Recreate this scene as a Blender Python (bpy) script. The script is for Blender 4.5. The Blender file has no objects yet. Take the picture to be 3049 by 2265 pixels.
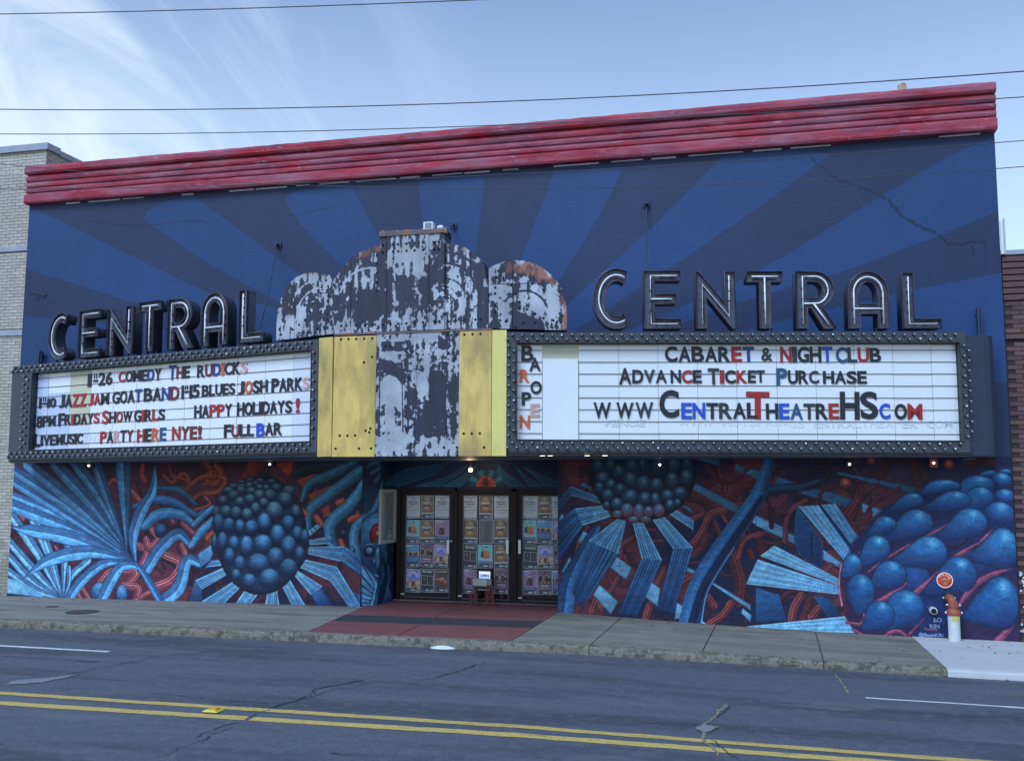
import bpy, bmesh, math, random
import numpy as np
from mathutils import Vector, Matrix
random.seed(7); rng = np.random.default_rng(7)
C = bpy.context.scene.collection
rad = math.radians
# ------------------------------------------------------------------ camera, world, sun, exposure
FPX = 2820.454916; CX, CY = 1524.5, 1132.5
RM = np.array([[0.97158118, -0.02142529, -0.23573495],
               [0.23668114, 0.10253413, 0.96616188],
               [0.00347058, -0.99449872, 0.10469119]])
CAM = np.array([14.44734, -16.43502, 2.26658])
cam = bpy.data.cameras.new('camera'); camo = bpy.data.objects.new('camera', cam); C.objects.link(camo)
cam.sensor_fit = 'HORIZONTAL'; cam.sensor_width = 36.0; cam.lens = FPX / 3049 * 36
cam.clip_start = .1; cam.clip_end = 3000
mw = Matrix.Identity(4)
for i in range(3):
    mw[i][0] = RM[i][0]; mw[i][1] = -RM[i][1]; mw[i][2] = -RM[i][2]; mw[i][3] = CAM[i]
camo.matrix_world = mw
S = bpy.context.scene; S.camera = camo
S.view_settings.view_transform = 'Standard'; S.view_settings.look = 'None'
S.view_settings.gamma = 1; S.view_settings.use_curve_mapping = False
S.view_settings.exposure = 1.02
SUN_EL, SUN_AZ = 50.0, 200.0          # azimuth of the sun, clockwise from +Y (behind the photographer, a bit to the left)
w = bpy.data.worlds.new('World'); S.world = w; w.use_nodes = True
nt = w.node_tree; nt.nodes.clear()
def N(nt, t, **k):
    n = nt.nodes.new(t)
    for a, b in k.items(): setattr(n, a, b)
    return n
def setin(n, **k):
    for a, b in k.items():
        n.inputs[a.replace('_', ' ')].default_value = b
out = N(nt, 'ShaderNodeOutputWorld'); bg = N(nt, 'ShaderNodeBackground'); bg.inputs[1].default_value = .098
sky = N(nt, 'ShaderNodeTexSky', sky_type='NISHITA'); sky.sun_disc = False
sky.sun_elevation = rad(SUN_EL); sky.sun_rotation = rad(SUN_AZ); sky.air_density = 1.05; sky.dust_density = .25; sky.ozone_density = 3.6
tc = N(nt, 'ShaderNodeTexCoord')
mp = N(nt, 'ShaderNodeMapping', vector_type='TEXTURE'); mp.inputs['Scale'].default_value = (1.1, .7, .26); mp.inputs['Rotation'].default_value = (0.1, .95, 0.15)
nz = N(nt, 'ShaderNodeTexNoise'); setin(nz, Scale=2.3, Detail=12.0, Roughness=.6, Distortion=.9)
sep = N(nt, 'ShaderNodeSeparateXYZ')
L = nt.links.new
L(tc.outputs['Generated'], mp.inputs[0]); L(mp.outputs[0], nz.inputs[0]); L(tc.outputs['Generated'], sep.inputs[0])
r1 = N(nt, 'ShaderNodeMapRange'); r1.inputs[1].default_value = .48; r1.inputs[2].default_value = .72
L(nz.outputs[0], r1.inputs[0])
# cloud is thicker towards the west (left) and low down, thin overhead
gx = N(nt, 'ShaderNodeMapRange'); gx.inputs[1].default_value = -.25; gx.inputs[2].default_value = -.75; gx.inputs[3].default_value = .0; gx.inputs[4].default_value = .8
L(sep.outputs[0], gx.inputs[0])
mu = N(nt, 'ShaderNodeMath', operation='MULTIPLY'); L(r1.outputs[0], mu.inputs[0]); L(gx.outputs[0], mu.inputs[1])
gz = N(nt, 'ShaderNodeMapRange'); gz.inputs[1].default_value = .52; gz.inputs[2].default_value = .12; gz.inputs[3].default_value = 0; gz.inputs[4].default_value = .7
L(sep.outputs[2], gz.inputs[0])
gx2 = N(nt, 'ShaderNodeMapRange'); gx2.inputs[1].default_value = -.1; gx2.inputs[2].default_value = -.7; gx2.inputs[3].default_value = .6; gx2.inputs[4].default_value = 1
L(sep.outputs[0], gx2.inputs[0])
m2 = N(nt, 'ShaderNodeMath', operation='MULTIPLY'); L(gz.outputs[0], m2.inputs[0]); L(gx2.outputs[0], m2.inputs[1])
ad = N(nt, 'ShaderNodeMath', operation='ADD', use_clamp=True); L(mu.outputs[0], ad.inputs[0]); L(m2.outputs[0], ad.inputs[1])
mx = N(nt, 'ShaderNodeMix', data_type='RGBA'); L(ad.outputs[0], mx.inputs[0]); L(sky.outputs[0], mx.inputs[6]); mx.inputs[7].default_value = (5.2, 5.9, 6.6, 1)
L(mx.outputs[2], bg.inputs[0]); L(bg.outputs[0], out.inputs[0])
sl = bpy.data.lights.new('sun', 'SUN'); slo = bpy.data.objects.new('sun', sl); C.objects.link(slo)
sl.energy = 1.4; sl.angle = rad(26); sl.color = (.60, .76, 1)
d = Vector((math.sin(rad(SUN_AZ)) * math.cos(rad(SUN_EL)), math.cos(rad(SUN_AZ)) * math.cos(rad(SUN_EL)), math.sin(rad(SUN_EL))))
slo.rotation_euler = d.to_track_quat('Z', 'Y').to_euler(); slo.location = (9, -30, 30)

# ------------------------------------------------------------------ measuring helpers (photo pixel -> point on a real plane)
K = 2224 / 3049.
def ray(px, py): return RM @ np.array([px - CX, py - CY, FPX])
def onY(px, py, y=0.):
    r = ray(px, py); return CAM + r * ((y - CAM[1]) / r[1])
def onZ(px, py, z=0.):
    r = ray(px, py); return CAM + r * ((z - CAM[2]) / r[2])
def onP(px, py, p0, n):
    r = ray(px, py); n = np.array(n, float); return CAM + r * (((np.array(p0) - CAM) @ n) / (r @ n))
def zm(x0, y0, s): return lambda x, y: (x0 + x / s, y0 + y / s)
ZA = zm(0, 1340, 2.9263); ZB = zm(600, 1340, 3.1767); ZC = zm(1620, 1340, 2.7528); ZD = zm(2250, 1340, 2.3605)
ZE = zm(1040, 1340, 3.4423); Z6 = zm(0, 940, 2.3167); Z7 = zm(780, 640, 2.1735); Z8 = zm(1480, 960, 2.8152); Z9 = zm(2240, 960, 2.7491)
ZDO = zm(1120, 1340, 3.1776); DS = lambda x, y: (x / K, y / K)
ZU = zm(60, 380, 1.48267); ZV = zm(1500, 240, 1.43577)
itp = np.interp
def z_wall(x): return float(itp(x, [-40, 0, 7.7, 11.3, 13.5, 16.1, 18.5, 60], [-.2, -.075, -.03, .005, -.093, -.163, -.19, -.6]))
def z_kt(x): return float(itp(x, [-40, 2, 12.2, 17, 60], [-.14, -.104, -.10, -.187, -.6]))
def z_kb(x): return float(itp(x, [-40, 2, 12.2, 17, 60], [-.27, -.235, -.225, -.288, -.7]))
def z_wl(x): return float(itp(x, [-40, 4.8, 10, 15.6, 60], [-.2, -.177, -.19, -.25, -.6]))
def z_yl(x): return float(itp(x, [-40, 6.6, 12.3, 15.8, 60], [-.15, -.144, -.133, -.165, -.5]))
YK = -2.6; YWL = -4.3; YYL = -7.25
def z_road(x, y): return float(itp(-y, [2.6, 4.3, 7.25, 12.5], [z_kb(x), z_wl(x), z_yl(x), z_yl(x) - .12]))
def z_walk(x, y):
    if y >= 0: return float(itp(y, [0, .9], [z_wall(x), 0.0]))
    return float(itp(-y, [0, 2.6], [z_wall(x), z_kt(x)]))
def gnd(px, py, f):
    z = -.1
    for _ in range(30):
        p = onZ(px, py, z); z = f(p[0], p[1])
    return p

# ------------------------------------------------------------------ object helpers
def thing(name, label, cat, loc=(0, 0, 0), group=None):
    o = bpy.data.objects.new(name, None); C.objects.link(o); o.location = loc; o.empty_display_size = .2
    o['label'] = label; o['category'] = cat
    if group: o['group'] = group
    return o
def tag(o, label=None, cat=None, group=None, kind=None):
    if label: o['label'] = label
    if cat: o['category'] = cat
    if group: o['group'] = group
    if kind: o['kind'] = kind
    return o
LOCAL = set()
def wmat(o):
    m = o.matrix_parent_inverse @ o.matrix_basis if o.parent else o.matrix_basis.copy()
    return wmat(o.parent) @ m if o.parent else m
def par(o, p):
    """parts are drawn in world coordinates unless their thing is in LOCAL (drawn in its own frame)"""
    o.parent = p
    r = p
    while r.parent: r = r.parent
    o.matrix_parent_inverse = Matrix.Identity(4) if r.name in LOCAL else wmat(p).inverted()
    return o
def link(name, me, mat=None, parent=None, kind=None, smooth=False):
    o = bpy.data.objects.new(name, me); C.objects.link(o)
    if mat is not None and len(me.materials) == 0: me.materials.append(mat)
    if parent is not None: par(o, parent)
    if kind: o['kind'] = kind
    if smooth:
        for p in me.polygons: p.use_smooth = True
    return o
def mesh(name, vs, fs, mat=None, parent=None, kind=None, uv=None, smooth=False):
    me = bpy.data.meshes.new(name); me.from_pydata([tuple(map(float, v)) for v in vs], [], fs); me.update()
    if uv is not None:
        l = me.uv_layers.new(name='uv')
        for p in me.polygons:
            for li in p.loop_indices: l.data[li].uv = uv(me.vertices[me.loops[li].vertex_index].co)
    return link(name, me, mat, parent, kind, smooth)
class MB:
    def __init__(s): s.v = []; s.f = []
    def box(s, a, b):
        x0, y0, z0 = a; x1, y1, z1 = b; n = len(s.v)
        s.v += [(x0, y0, z0), (x1, y0, z0), (x1, y1, z0), (x0, y1, z0), (x0, y0, z1), (x1, y0, z1), (x1, y1, z1), (x0, y1, z1)]
        s.f += [(n, n + 3, n + 2, n + 1), (n + 4, n + 5, n + 6, n + 7), (n, n + 1, n + 5, n + 4), (n + 1, n + 2, n + 6, n + 5), (n + 2, n + 3, n + 7, n + 6), (n + 3, n, n + 4, n + 7)]
        return s
    def prism(s, pts, f0, f1):           # pts 2D; f0(p),f1(p)-> 3D points front/back
        n = len(s.v); m = len(pts)
        s.v += [f0(p) for p in pts] + [f1(p) for p in pts]
        s.f.append(tuple(range(n, n + m))); s.f.append(tuple(range(n + 2 * m - 1, n + m - 1, -1)))
        for i in range(m):
            j = (i + 1) % m; s.f.append((n + i, n + m + i, n + m + j, n + j))
        return s
    def tube(s, pts, r, seg=6, closed=False, cap=True):
        pts = [Vector(p) for p in pts]; m = len(pts); n = len(s.v)
        rr = r if hasattr(r, '__len__') else [r] * m
        for i, p in enumerate(pts):
            if closed: t = pts[(i + 1) % m] - pts[i - 1]
            else: t = pts[min(i + 1, m - 1)] - pts[max(i - 1, 0)]
            t.normalize(); a = t.cross(Vector((0, 0, 1)))
            if a.length < .1: a = t.cross(Vector((0, 1, 0)))
            a.normalize(); b = t.cross(a)
            for k in range(seg):
                an = 2 * math.pi * k / seg; s.v.append(tuple(p + (a * math.cos(an) + b * math.sin(an)) * rr[i]))
        for i in range(m if closed else m - 1):
            j = (i + 1) % m
            for k in range(seg):
                l = (k + 1) % seg; s.f.append((n + i * seg + k, n + i * seg + l, n + j * seg + l, n + j * seg + k))
        if cap and not closed:
            s.f.append(tuple(n + k for k in range(seg))[::-1]); s.f.append(tuple(n + (m - 1) * seg + k for k in range(seg)))
        return s
    def lathe(s, prof, c, ax='Z', seg=16):     # prof [(r,h)], open ends capped
        n = len(s.v); m = len(prof); c = Vector(c)
        for r_, h in prof:
            for k in range(seg):
                a = 2 * math.pi * k / seg; q = (r_ * math.cos(a), r_ * math.sin(a), h)
                if ax == 'Y': q = (q[0], q[2], q[1])
                if ax == 'X': q = (q[2], q[0], q[1])
                s.v.append(tuple(c + Vector(q)))
        for i in range(m - 1):
            for k in range(seg):
                l = (k + 1) % seg; s.f.append((n + i * seg + k, n + i * seg + l, n + (i + 1) * seg + l, n + (i + 1) * seg + k))
        s.f.append(tuple(n + k for k in range(seg))[::-1]); s.f.append(tuple(n + (m - 1) * seg + k for k in range(seg)))
        return s
    def build(s, name, mat=None, parent=None, kind=None, smooth=False, uv=None):
        o = mesh(name, s.v, s.f, mat, parent, kind, uv, smooth)
        bm = bmesh.new(); bm.from_mesh(o.data); bmesh.ops.recalc_face_normals(bm, faces=bm.faces); bm.to_mesh(o.data); bm.free()
        return o
def box(name, a, b, mat, parent=None, kind=None): return MB().box(a, b).build(name, mat, parent, kind)
def dupm(o, parent=None, mtx=None, name=None):
    c = o.copy(); C.objects.link(c)
    if parent is not None: par(c, parent)
    if mtx is not None: c.matrix_basis = mtx
    return c

# ------------------------------------------------------------------ materials
def lin(c):
    c = np.asarray(c, float) / 255.; return np.where(c <= .04045, c / 12.92, ((c + .055) / 1.055) ** 2.4)
def enc(a): a = np.clip(a, 0, 1); return np.where(a <= .0031308, a * 12.92, 1.055 * a ** (1 / 2.4) - .055)
ILL = np.array([.60, .70, .90]) / .8        # how a white surface of .8 reads in the photograph's open shade
def alb(r, g, b, k=1.): return tuple(np.clip(lin((r, g, b)) / ILL * k, .004, .88)) + (1,)
MATS = {}
def mat(name, col, rough=.7, metal=0., noise=0., nscale=8., bump=0., bscale=40., spec=.5, emit=None, estr=0., stretch=(1, 1, 1), col2=None, thr=None, detail=5.):
    m = bpy.data.materials.new(name); m.use_nodes = True; t = m.node_tree; b = t.nodes['Principled BSDF']
    b.inputs['Roughness'].default_value = rough; b.inputs['Metallic'].default_value = metal; b.inputs['Specular IOR Level'].default_value = spec
    b.inputs['Base Color'].default_value = col if len(col) == 4 else tuple(col) + (1,)
    if noise or col2 or bump:
        tcn = N(t, 'ShaderNodeTexCoord'); mpn = N(t, 'ShaderNodeMapping'); mpn.inputs['Scale'].default_value = stretch
        t.links.new(tcn.outputs['Object'], mpn.inputs[0])
    if noise or col2:
        nn = N(t, 'ShaderNodeTexNoise'); setin(nn, Scale=nscale, Detail=detail, Roughness=.6); t.links.new(mpn.outputs[0], nn.inputs[0])
        mr = N(t, 'ShaderNodeMapRange'); lo, hi = thr or (.3, .7); mr.inputs[1].default_value = lo; mr.inputs[2].default_value = hi
        t.links.new(nn.outputs[0], mr.inputs[0]); x = N(t, 'ShaderNodeMix', data_type='RGBA'); t.links.new(mr.outputs[0], x.inputs[0])
        c = np.array(col[:3]); x.inputs[6].default_value = tuple(c * (1 - noise)) + (1,)
        x.inputs[7].default_value = (tuple(np.clip(c * (1 + noise), 0, .9)) + (1,)) if col2 is None else (tuple(col2[:3]) + (1,))
        t.links.new(x.outputs[2], b.inputs['Base Color']); m['mix'] = 1
    if bump:
        n2 = N(t, 'ShaderNodeTexNoise'); setin(n2, Scale=bscale, Detail=6., Roughness=.65); t.links.new(mpn.outputs[0], n2.inputs[0])
        bp = N(t, 'ShaderNodeBump'); bp.inputs['Strength'].default_value = min(1, bump); bp.inputs['Distance'].default_value = .01 * max(1, bump)
        t.links.new(n2.outputs[0], bp.inputs['Height']); t.links.new(bp.outputs[0], b.inputs['Normal'])
    if emit: b.inputs['Emission Color'].default_value = tuple(emit[:3]) + (1,); b.inputs['Emission Strength'].default_value = estr
    return m
def layer(m, col, scale, lo, hi, stretch=(1, 1, 1), detail=6., distort=0., loc=(0, 0, 0), amount=1., rough=.62):
    """lays another procedural colour (wear, stains) over a material's base colour"""
    t = m.node_tree; b = t.nodes['Principled BSDF']; inp = b.inputs['Base Color']
    tcn = N(t, 'ShaderNodeTexCoord'); mpn = N(t, 'ShaderNodeMapping'); mpn.inputs['Scale'].default_value = stretch; mpn.inputs['Location'].default_value = loc
    t.links.new(tcn.outputs['Object'], mpn.inputs[0])
    nn = N(t, 'ShaderNodeTexNoise'); setin(nn, Scale=scale, Detail=detail, Roughness=rough, Distortion=distort); t.links.new(mpn.outputs[0], nn.inputs[0])
    mr = N(t, 'ShaderNodeMapRange'); mr.inputs[1].default_value = lo; mr.inputs[2].default_value = hi; mr.inputs[4].default_value = amount; t.links.new(nn.outputs[0], mr.inputs[0])
    x = N(t, 'ShaderNodeMix', data_type='RGBA'); t.links.new(mr.outputs[0], x.inputs[0])
    if inp.links: t.links.new(inp.links[0].from_socket, x.inputs[6])
    else: x.inputs[6].default_value = inp.default_value
    x.inputs[7].default_value = tuple(col[:3]) + (1,)
    t.links.new(x.outputs[2], inp)
    return mr
def imgmat(name, img, rough=.6, bump=.0, bscale=30., spec=.4, bdist=.01, ext='EXTEND'):
    m = bpy.data.materials.new(name); m.use_nodes = True; t = m.node_tree; b = t.nodes['Principled BSDF']
    b.inputs['Roughness'].default_value = rough; b.inputs['Specular IOR Level'].default_value = spec
    im = N(t, 'ShaderNodeTexImage', image=img, extension=ext); u = N(t, 'ShaderNodeUVMap', uv_map='uv'); t.links.new(u.outputs[0], im.inputs[0])
    t.links.new(im.outputs[0], b.inputs['Base Color'])
    if bump:
        tcn = N(t, 'ShaderNodeTexCoord'); n2 = N(t, 'ShaderNodeTexNoise'); setin(n2, Scale=bscale, Detail=7., Roughness=.7, Distortion=1.2); t.links.new(tcn.outputs['Object'], n2.inputs[0])
        bp = N(t, 'ShaderNodeBump'); bp.inputs['Strength'].default_value = bump; bp.inputs['Distance'].default_value = bdist
        t.links.new(n2.outputs[0], bp.inputs['Height']); t.links.new(bp.outputs[0], b.inputs['Normal'])
    return m

# ------------------------------------------------------------------ glyphs (Blender's own built-in font, used for lettering and flat print)
_gl = {}
def glyph(txt, off=.0):
    k = (txt, off)
    if k not in _gl:
        c = bpy.data.curves.new('t', 'FONT'); c.body = txt; c.size = 1; c.offset = off; c.resolution_u = 5
        o = bpy.data.objects.new('t', c); C.objects.link(o); dg = bpy.context.evaluated_depsgraph_get()
        me = bpy.data.meshes.new_from_object(o.evaluated_get(dg)); bpy.data.objects.remove(o); me.calc_loop_triangles()
        v = np.array([q.co[:2] for q in me.vertices]).reshape(-1, 2); tr = np.array([q.vertices[:] for q in me.loop_triangles])
        bpy.data.meshes.remove(me); _gl[k] = (v, tr)
    return _gl[k]
_gm = {}
def glyph_mesh(ch, off, depth, bev):
    k = (ch, off)
    if k not in _gm:
        c = bpy.data.curves.new('t', 'FONT'); c.body = ch; c.size = 1; c.offset = off; c.resolution_u = 5; c.extrude = depth; c.bevel_depth = bev; c.bevel_resolution = 1
        o = bpy.data.objects.new('t', c); C.objects.link(o); dg = bpy.context.evaluated_depsgraph_get()
        me = bpy.data.meshes.new_from_object(o.evaluated_get(dg)); bpy.data.objects.remove(o)
        v = np.array([q.co[:] for q in me.vertices]); lo = v.min(0); hi = v.max(0)
        for q in me.vertices: q.co = ((q.co[0] - lo[0]) / (hi[0] - lo[0]), -q.co[2], (q.co[1] - lo[1]) / (hi[1] - lo[1]))
        me.materials.clear(); me.materials.append(None); me.name = 'letter_face'
        _gm[k] = me
    return _gm[k]

# ------------------------------------------------------------------ painter for flat print and wall paint
def cr(pts, n=10):
    pts = [np.array(p, float) for p in pts]
    if len(pts) == 2: return [pts[0] + (pts[1] - pts[0]) * t for t in np.linspace(0, 1, n)]
    P = [2 * pts[0] - pts[1]] + pts + [2 * pts[-1] - pts[-2]]; o = []
    for i in range(1, len(P) - 2):
        for t in np.linspace(0, 1, n, endpoint=(i == len(P) - 3)):
            a, b, c, e = P[i - 1], P[i], P[i + 1], P[i + 2]
            o.append(.5 * ((2 * b) + (c - a) * t + (2 * a - 5 * b + 4 * c - e) * t * t + (3 * b - a - 3 * c + e) * t ** 3))
    return o
class Canvas:
    def __init__(s, w, h, fn, bgc=(0, 0, 0)):
        s.w, s.h, s.fn = w, h, fn; s.a = np.zeros((h, w, 3), np.float32) + np.array(bgc, np.float32)
    def m(s, pts): return np.array([s.fn(*p) for p in pts], float)
    def win(s, P, pad=3):
        x0 = max(0, int(P[:, 0].min() - pad)); x1 = min(s.w, int(P[:, 0].max() + pad) + 1); y0 = max(0, int(P[:, 1].min() - pad)); y1 = min(s.h, int(P[:, 1].max() + pad) + 1)
        if x1 <= x0 or y1 <= y0: return None
        yy, xx = np.mgrid[y0:y1, x0:x1]; return x0, x1, y0, y1, xx + .5, yy + .5
    def put(s, W, al, col):
        x0, x1, y0, y1 = W[:4]; al = np.clip(al, 0, 1)[..., None]; s.a[y0:y1, x0:x1] = s.a[y0:y1, x0:x1] * (1 - al) + np.asarray(col, np.float32) * al
    def sd(s, P, xx, yy):
        ins = np.zeros(xx.shape, bool); dm = np.full(xx.shape, 1e9)
        for i in range(len(P)):
            a, b = P[i], P[(i + 1) % len(P)]; e = b - a; L2 = max(e @ e, 1e-9)
            t = np.clip(((xx - a[0]) * e[0] + (yy - a[1]) * e[1]) / L2, 0, 1); dx = xx - a[0] - t * e[0]; dy = yy - a[1] - t * e[1]; dm = np.minimum(dm, dx * dx + dy * dy)
            c = ((a[1] <= yy) != (b[1] <= yy)); xi = a[0] + (yy - a[1]) * e[0] / (e[1] if abs(e[1]) > 1e-9 else 1e-9); ins ^= c & (xx < xi)
        dm = np.sqrt(dm); return np.where(ins, -dm, dm)
    def poly(s, pts, c0, c1=None, g=None, line=None, soft=1., op=1., raw=False):
        P = np.array(pts, float) if raw else s.m(pts); W = s.win(P)
        if W is None: return
        xx, yy = W[4:]; sdv = s.sd(P, xx, yy); col = np.zeros(xx.shape + (3,)) + np.array(c0)
        if c1 is not None:
            G = np.array(g, float) if raw else s.m(g); e = G[1] - G[0]; t = np.clip(((xx - G[0][0]) * e[0] + (yy - G[0][1]) * e[1]) / (e @ e), 0, 1)[..., None]; col = np.array(c0) * (1 - t) + np.array(c1) * t
        if line is not None:
            q = np.clip(1 - np.abs(sdv + .8) / 1.1, 0, 1)[..., None] * .8; col = col * (1 - q) + np.array(line) * q
        s.put(W, (.5 - sdv / soft) * op if soft == 1 else np.clip(.5 - sdv / soft, 0, 1) * op, col)
    def quad(s, pts, n, c0, c1, dark, line=None):     # pages run a->b and d->c ; n leaves across a..d
        P = s.m(pts); W = s.win(P)
        if W is None: return
        xx, yy = W[4:]; A = []; bb = []
        for (x, y), (u, v) in zip(P, [(0, 0), (1, 0), (1, 1), (0, 1)]):
            A += [[x, y, 1, 0, 0, 0, -u * x, -u * y], [0, 0, 0, x, y, 1, -v * x, -v * y]]; bb += [u, v]
        h = np.linalg.lstsq(np.array(A), np.array(bb), rcond=None)[0]
        den = h[6] * xx + h[7] * yy + 1; u = (h[0] * xx + h[1] * yy + h[2]) / den; v = (h[3] * xx + h[4] * yy + h[5]) / den
        sdv = s.sd(P, xx, yy); t = np.clip(u, 0, 1)[..., None]; col = np.array(c0) * (1 - t) + np.array(c1) * t
        wid = min(np.linalg.norm(P[0] - P[3]), np.linalg.norm(P[1] - P[2])) / max(n, 1)
        fr = (v * n) % 1; st = np.clip((np.abs(fr - .5) - .28) / .2, 0, 1) * min(1, max(.45, wid / 3.)); st = st[..., None]
        col = col * (1 - st) + np.array(dark) * st
        col = col * (1 + .10 * np.sin(v * n * 2.1 + 1.3 * u)[..., None])
        if line is not None:
            q = np.clip(1 - np.abs(sdv + .8) / 1.1, 0, 1)[..., None] * .7; col = col * (1 - q) + np.array(line) * q
        s.put(W, .5 - sdv, col)
    def tube(s, pts, r, col, dark=None, strands=0, two=False, hi=None, op=1., edge=None, tip=None):
        pp = cr([s.fn(*p) for p in pts], 9); sc = s.scale(*pts[0]); m = len(pp)
        tt = np.linspace(0, 1, m)
        if hasattr(r, '__len__'): rr = np.interp(tt, np.linspace(0, 1, len(r)), r) * sc
        else: rr = np.full(m, r * sc)
        if tip == 'leaf': rr = rr * np.clip(np.sin(np.pi * (tt * .93 + .04)) ** .6, .05, 1)
        if tip == 'leafb': rr = rr * np.interp(tt, [0, .1, .35, .75, 1], [.1, .32, .75, 1., .75])
        P = np.array(pp); W = s.win(P, rr.max() + 3)
        if W is None: return
        xx, yy = W[4:]; best = np.full(xx.shape, 1e9); sv = np.zeros(xx.shape); rv = np.ones(xx.shape); tv = np.zeros(xx.shape)
        for i in range(m - 1):
            a, b = P[i], P[i + 1]; e = b - a; L2 = max(e @ e, 1e-9); t = np.clip(((xx - a[0]) * e[0] + (yy - a[1]) * e[1]) / L2, 0, 1)
            dx = xx - a[0] - t * e[0]; dy = yy - a[1] - t * e[1]; rl = rr[i] * (1 - t) + rr[i + 1] * t; dd = np.sqrt(dx * dx + dy * dy); q = dd / np.maximum(rl, .3)
            k = q < best; best = np.where(k, q, best); sg = np.sign(e[0] * dy - e[1] * dx); sv = np.where(k, q * sg, sv); rv = np.where(k, rl, rv); tv = np.where(k, (i + t) / (m - 1), tv)
        # canvas y runs down: the light painted on the tubes comes from above left
        base = np.array(col, float); dk = np.array(dark if dark is not None else base * .28); hh = np.array(hi if hi is not None else np.clip(base * 1.35 + 12, 0, 255))
        dirx = np.array([1. if (P[-1] - P[0])[0] >= 0 else -1.])[0]; up = -sv * dirx
        f = np.sqrt(np.clip(1 - best ** 2, 0, 1)); lam = np.clip(.38 + .5 * up * (.8) + .62 * f, 0, 1.25)[..., None]
        c = dk + (base - dk) * np.clip(lam, 0, 1)
        h2 = np.clip(1 - np.abs(up - .3) / (.2 if strands else .33), 0, 1)[..., None] * (.85 if strands else .5); c = c * (1 - h2) + hh * h2
        if two:
            c = np.where((sv * dirx > -.05)[..., None], base * (1.18 - .35 * np.abs(sv)[..., None]) + 8, base * .62 + dk * .3); q = np.clip(1 - np.abs(sv + .05 * dirx) * rv / 1.2, 0, 1)[..., None] * .75; c = c * (1 - q) + dk * q
            c = c * (1 + .035 * np.sin(tv * 37 + sv * 3)[..., None])
        if strands:
            fr = (sv * .5 + .5) * strands % 1; q = np.clip((np.abs(fr - .5) - .2) / .2, 0, 1)[..., None] * .75; c = c * (1 - q) + dk * q
        ew = 2.6 if two else 1.7; eg = np.clip((best - (1 - ew / np.maximum(rv, ew + .1))) * rv / ew, 0, 1)[..., None] * .95; c = c * (1 - eg) + (dk if edge is None else np.array(edge)) * eg
        s.put(W, np.clip((1 - best) * rv + .5, 0, 1) * op, c)
    def scale(s, x, y):
        a = np.array(s.fn(x, y)); b = np.array(s.fn(x + 20, y)); c = np.array(s.fn(x, y + 20)); return (np.linalg.norm(a - b) + np.linalg.norm(a - c)) / 40
    def egg(s, x, y, rx, ry, top, bot, tail=None, rim=None, spot=None, op=1., spy=-.45, spx=0.):
        sc = s.scale(x, y); c = np.array(s.fn(x, y)); rx *= sc; ry *= sc
        a = np.linspace(0, 2 * np.pi, 26, endpoint=False); P = np.stack([c[0] + rx * np.cos(a), c[1] + ry * np.sin(a)], 1)
        if tail is not None:
            T = np.array(s.fn(*tail)); r2 = min(rx, ry) * .30; T = c + (T - c) * .86
            Q = np.concatenate([P, np.stack([T[0] + r2 * np.cos(a), T[1] + r2 * np.sin(a)], 1)]); Q = Q[np.lexsort((Q[:, 1], Q[:, 0]))]
            def half(pts):
                o = []
                for p in pts:
                    while len(o) > 1 and np.cross(o[-1] - o[-2], p - o[-2]) <= 0: o.pop()
                    o.append(p)
                return o[:-1]
            P = np.array(half(list(Q)) + half(list(Q[::-1])))
        W = s.win(P)
        if W is None: return
        xx, yy = W[4:]; sdv = s.sd(P, xx, yy); R = max(rx, ry)
        if tail is not None:
            dt = (T - c) / (np.linalg.norm(T - c) + 1e-6); pj = np.maximum(0, (xx - c[0]) * dt[0] + (yy - c[1]) * dt[1]) * .62; xs_, ys_ = xx - dt[0] * pj, yy - dt[1] * pj
        else: xs_, ys_ = xx, yy
        v = (ys_ - c[1]) / ry; u = (xs_ - c[0]) / rx
        dd = np.sqrt((u - spx) ** 2 * .9 + (v - spy) ** 2); t = np.clip(dd / 1.35, 0, 1); 
        if tail is not None: t = np.clip(np.sqrt((u - spx) ** 2 * .8 + (v - spy) ** 2 * .9) / 1.62, 0, 1)
        t = (t * t * (3 - 2 * t))[..., None]; col = np.array(top) * (1 - t) + np.array(bot) * t
        if spot is not None:
            q = np.clip(1 - dd / .42, 0, 1)[..., None] ** 1.3 * .75; col = col * (1 - q) + np.array(spot) * q
        eg = np.clip(1 + sdv / max(2., R * .12), 0, 1)[..., None]; col = col * (1 - .55 * eg)
        if rim is not None:
            q = np.clip(1 - np.abs(sdv + 1.6) / 1.0, 0, 1)[..., None] * .5; col = col * (1 - q) + np.array(rim) * q
        s.put(W, (.5 - sdv) * op, col)
    def text(s, txt, x, y, h, col, raw=True, off=.02, wd=None, rot=0., op=1.):
        v, tr = glyph(txt, off)
        if not len(tr): return
        lo = v.min(0); hi = v.max(0); k = h / .73; kx = k if wd is None else wd / (hi[0] - lo[0])
        vx = (v[:, 0] - lo[0]) * kx; vy = -(v[:, 1]) * k; c_, s_ = math.cos(rot), math.sin(rot)
        X = x + vx * c_ - vy * s_; Y = y + vx * s_ + vy * c_; P = np.stack([X, Y], 1)
        x0 = max(0, int(P[:, 0].min()) - 1); x1 = min(s.w, int(P[:, 0].max()) + 2); y0 = max(0, int(P[:, 1].min()) - 1); y1 = min(s.h, int(P[:, 1].max()) + 2)
        if x1 <= x0 or y1 <= y0: return
        ss = 3; acc = np.zeros(((y1 - y0) * ss, (x1 - x0) * ss), bool); Q = (P - [x0, y0]) * ss
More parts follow.
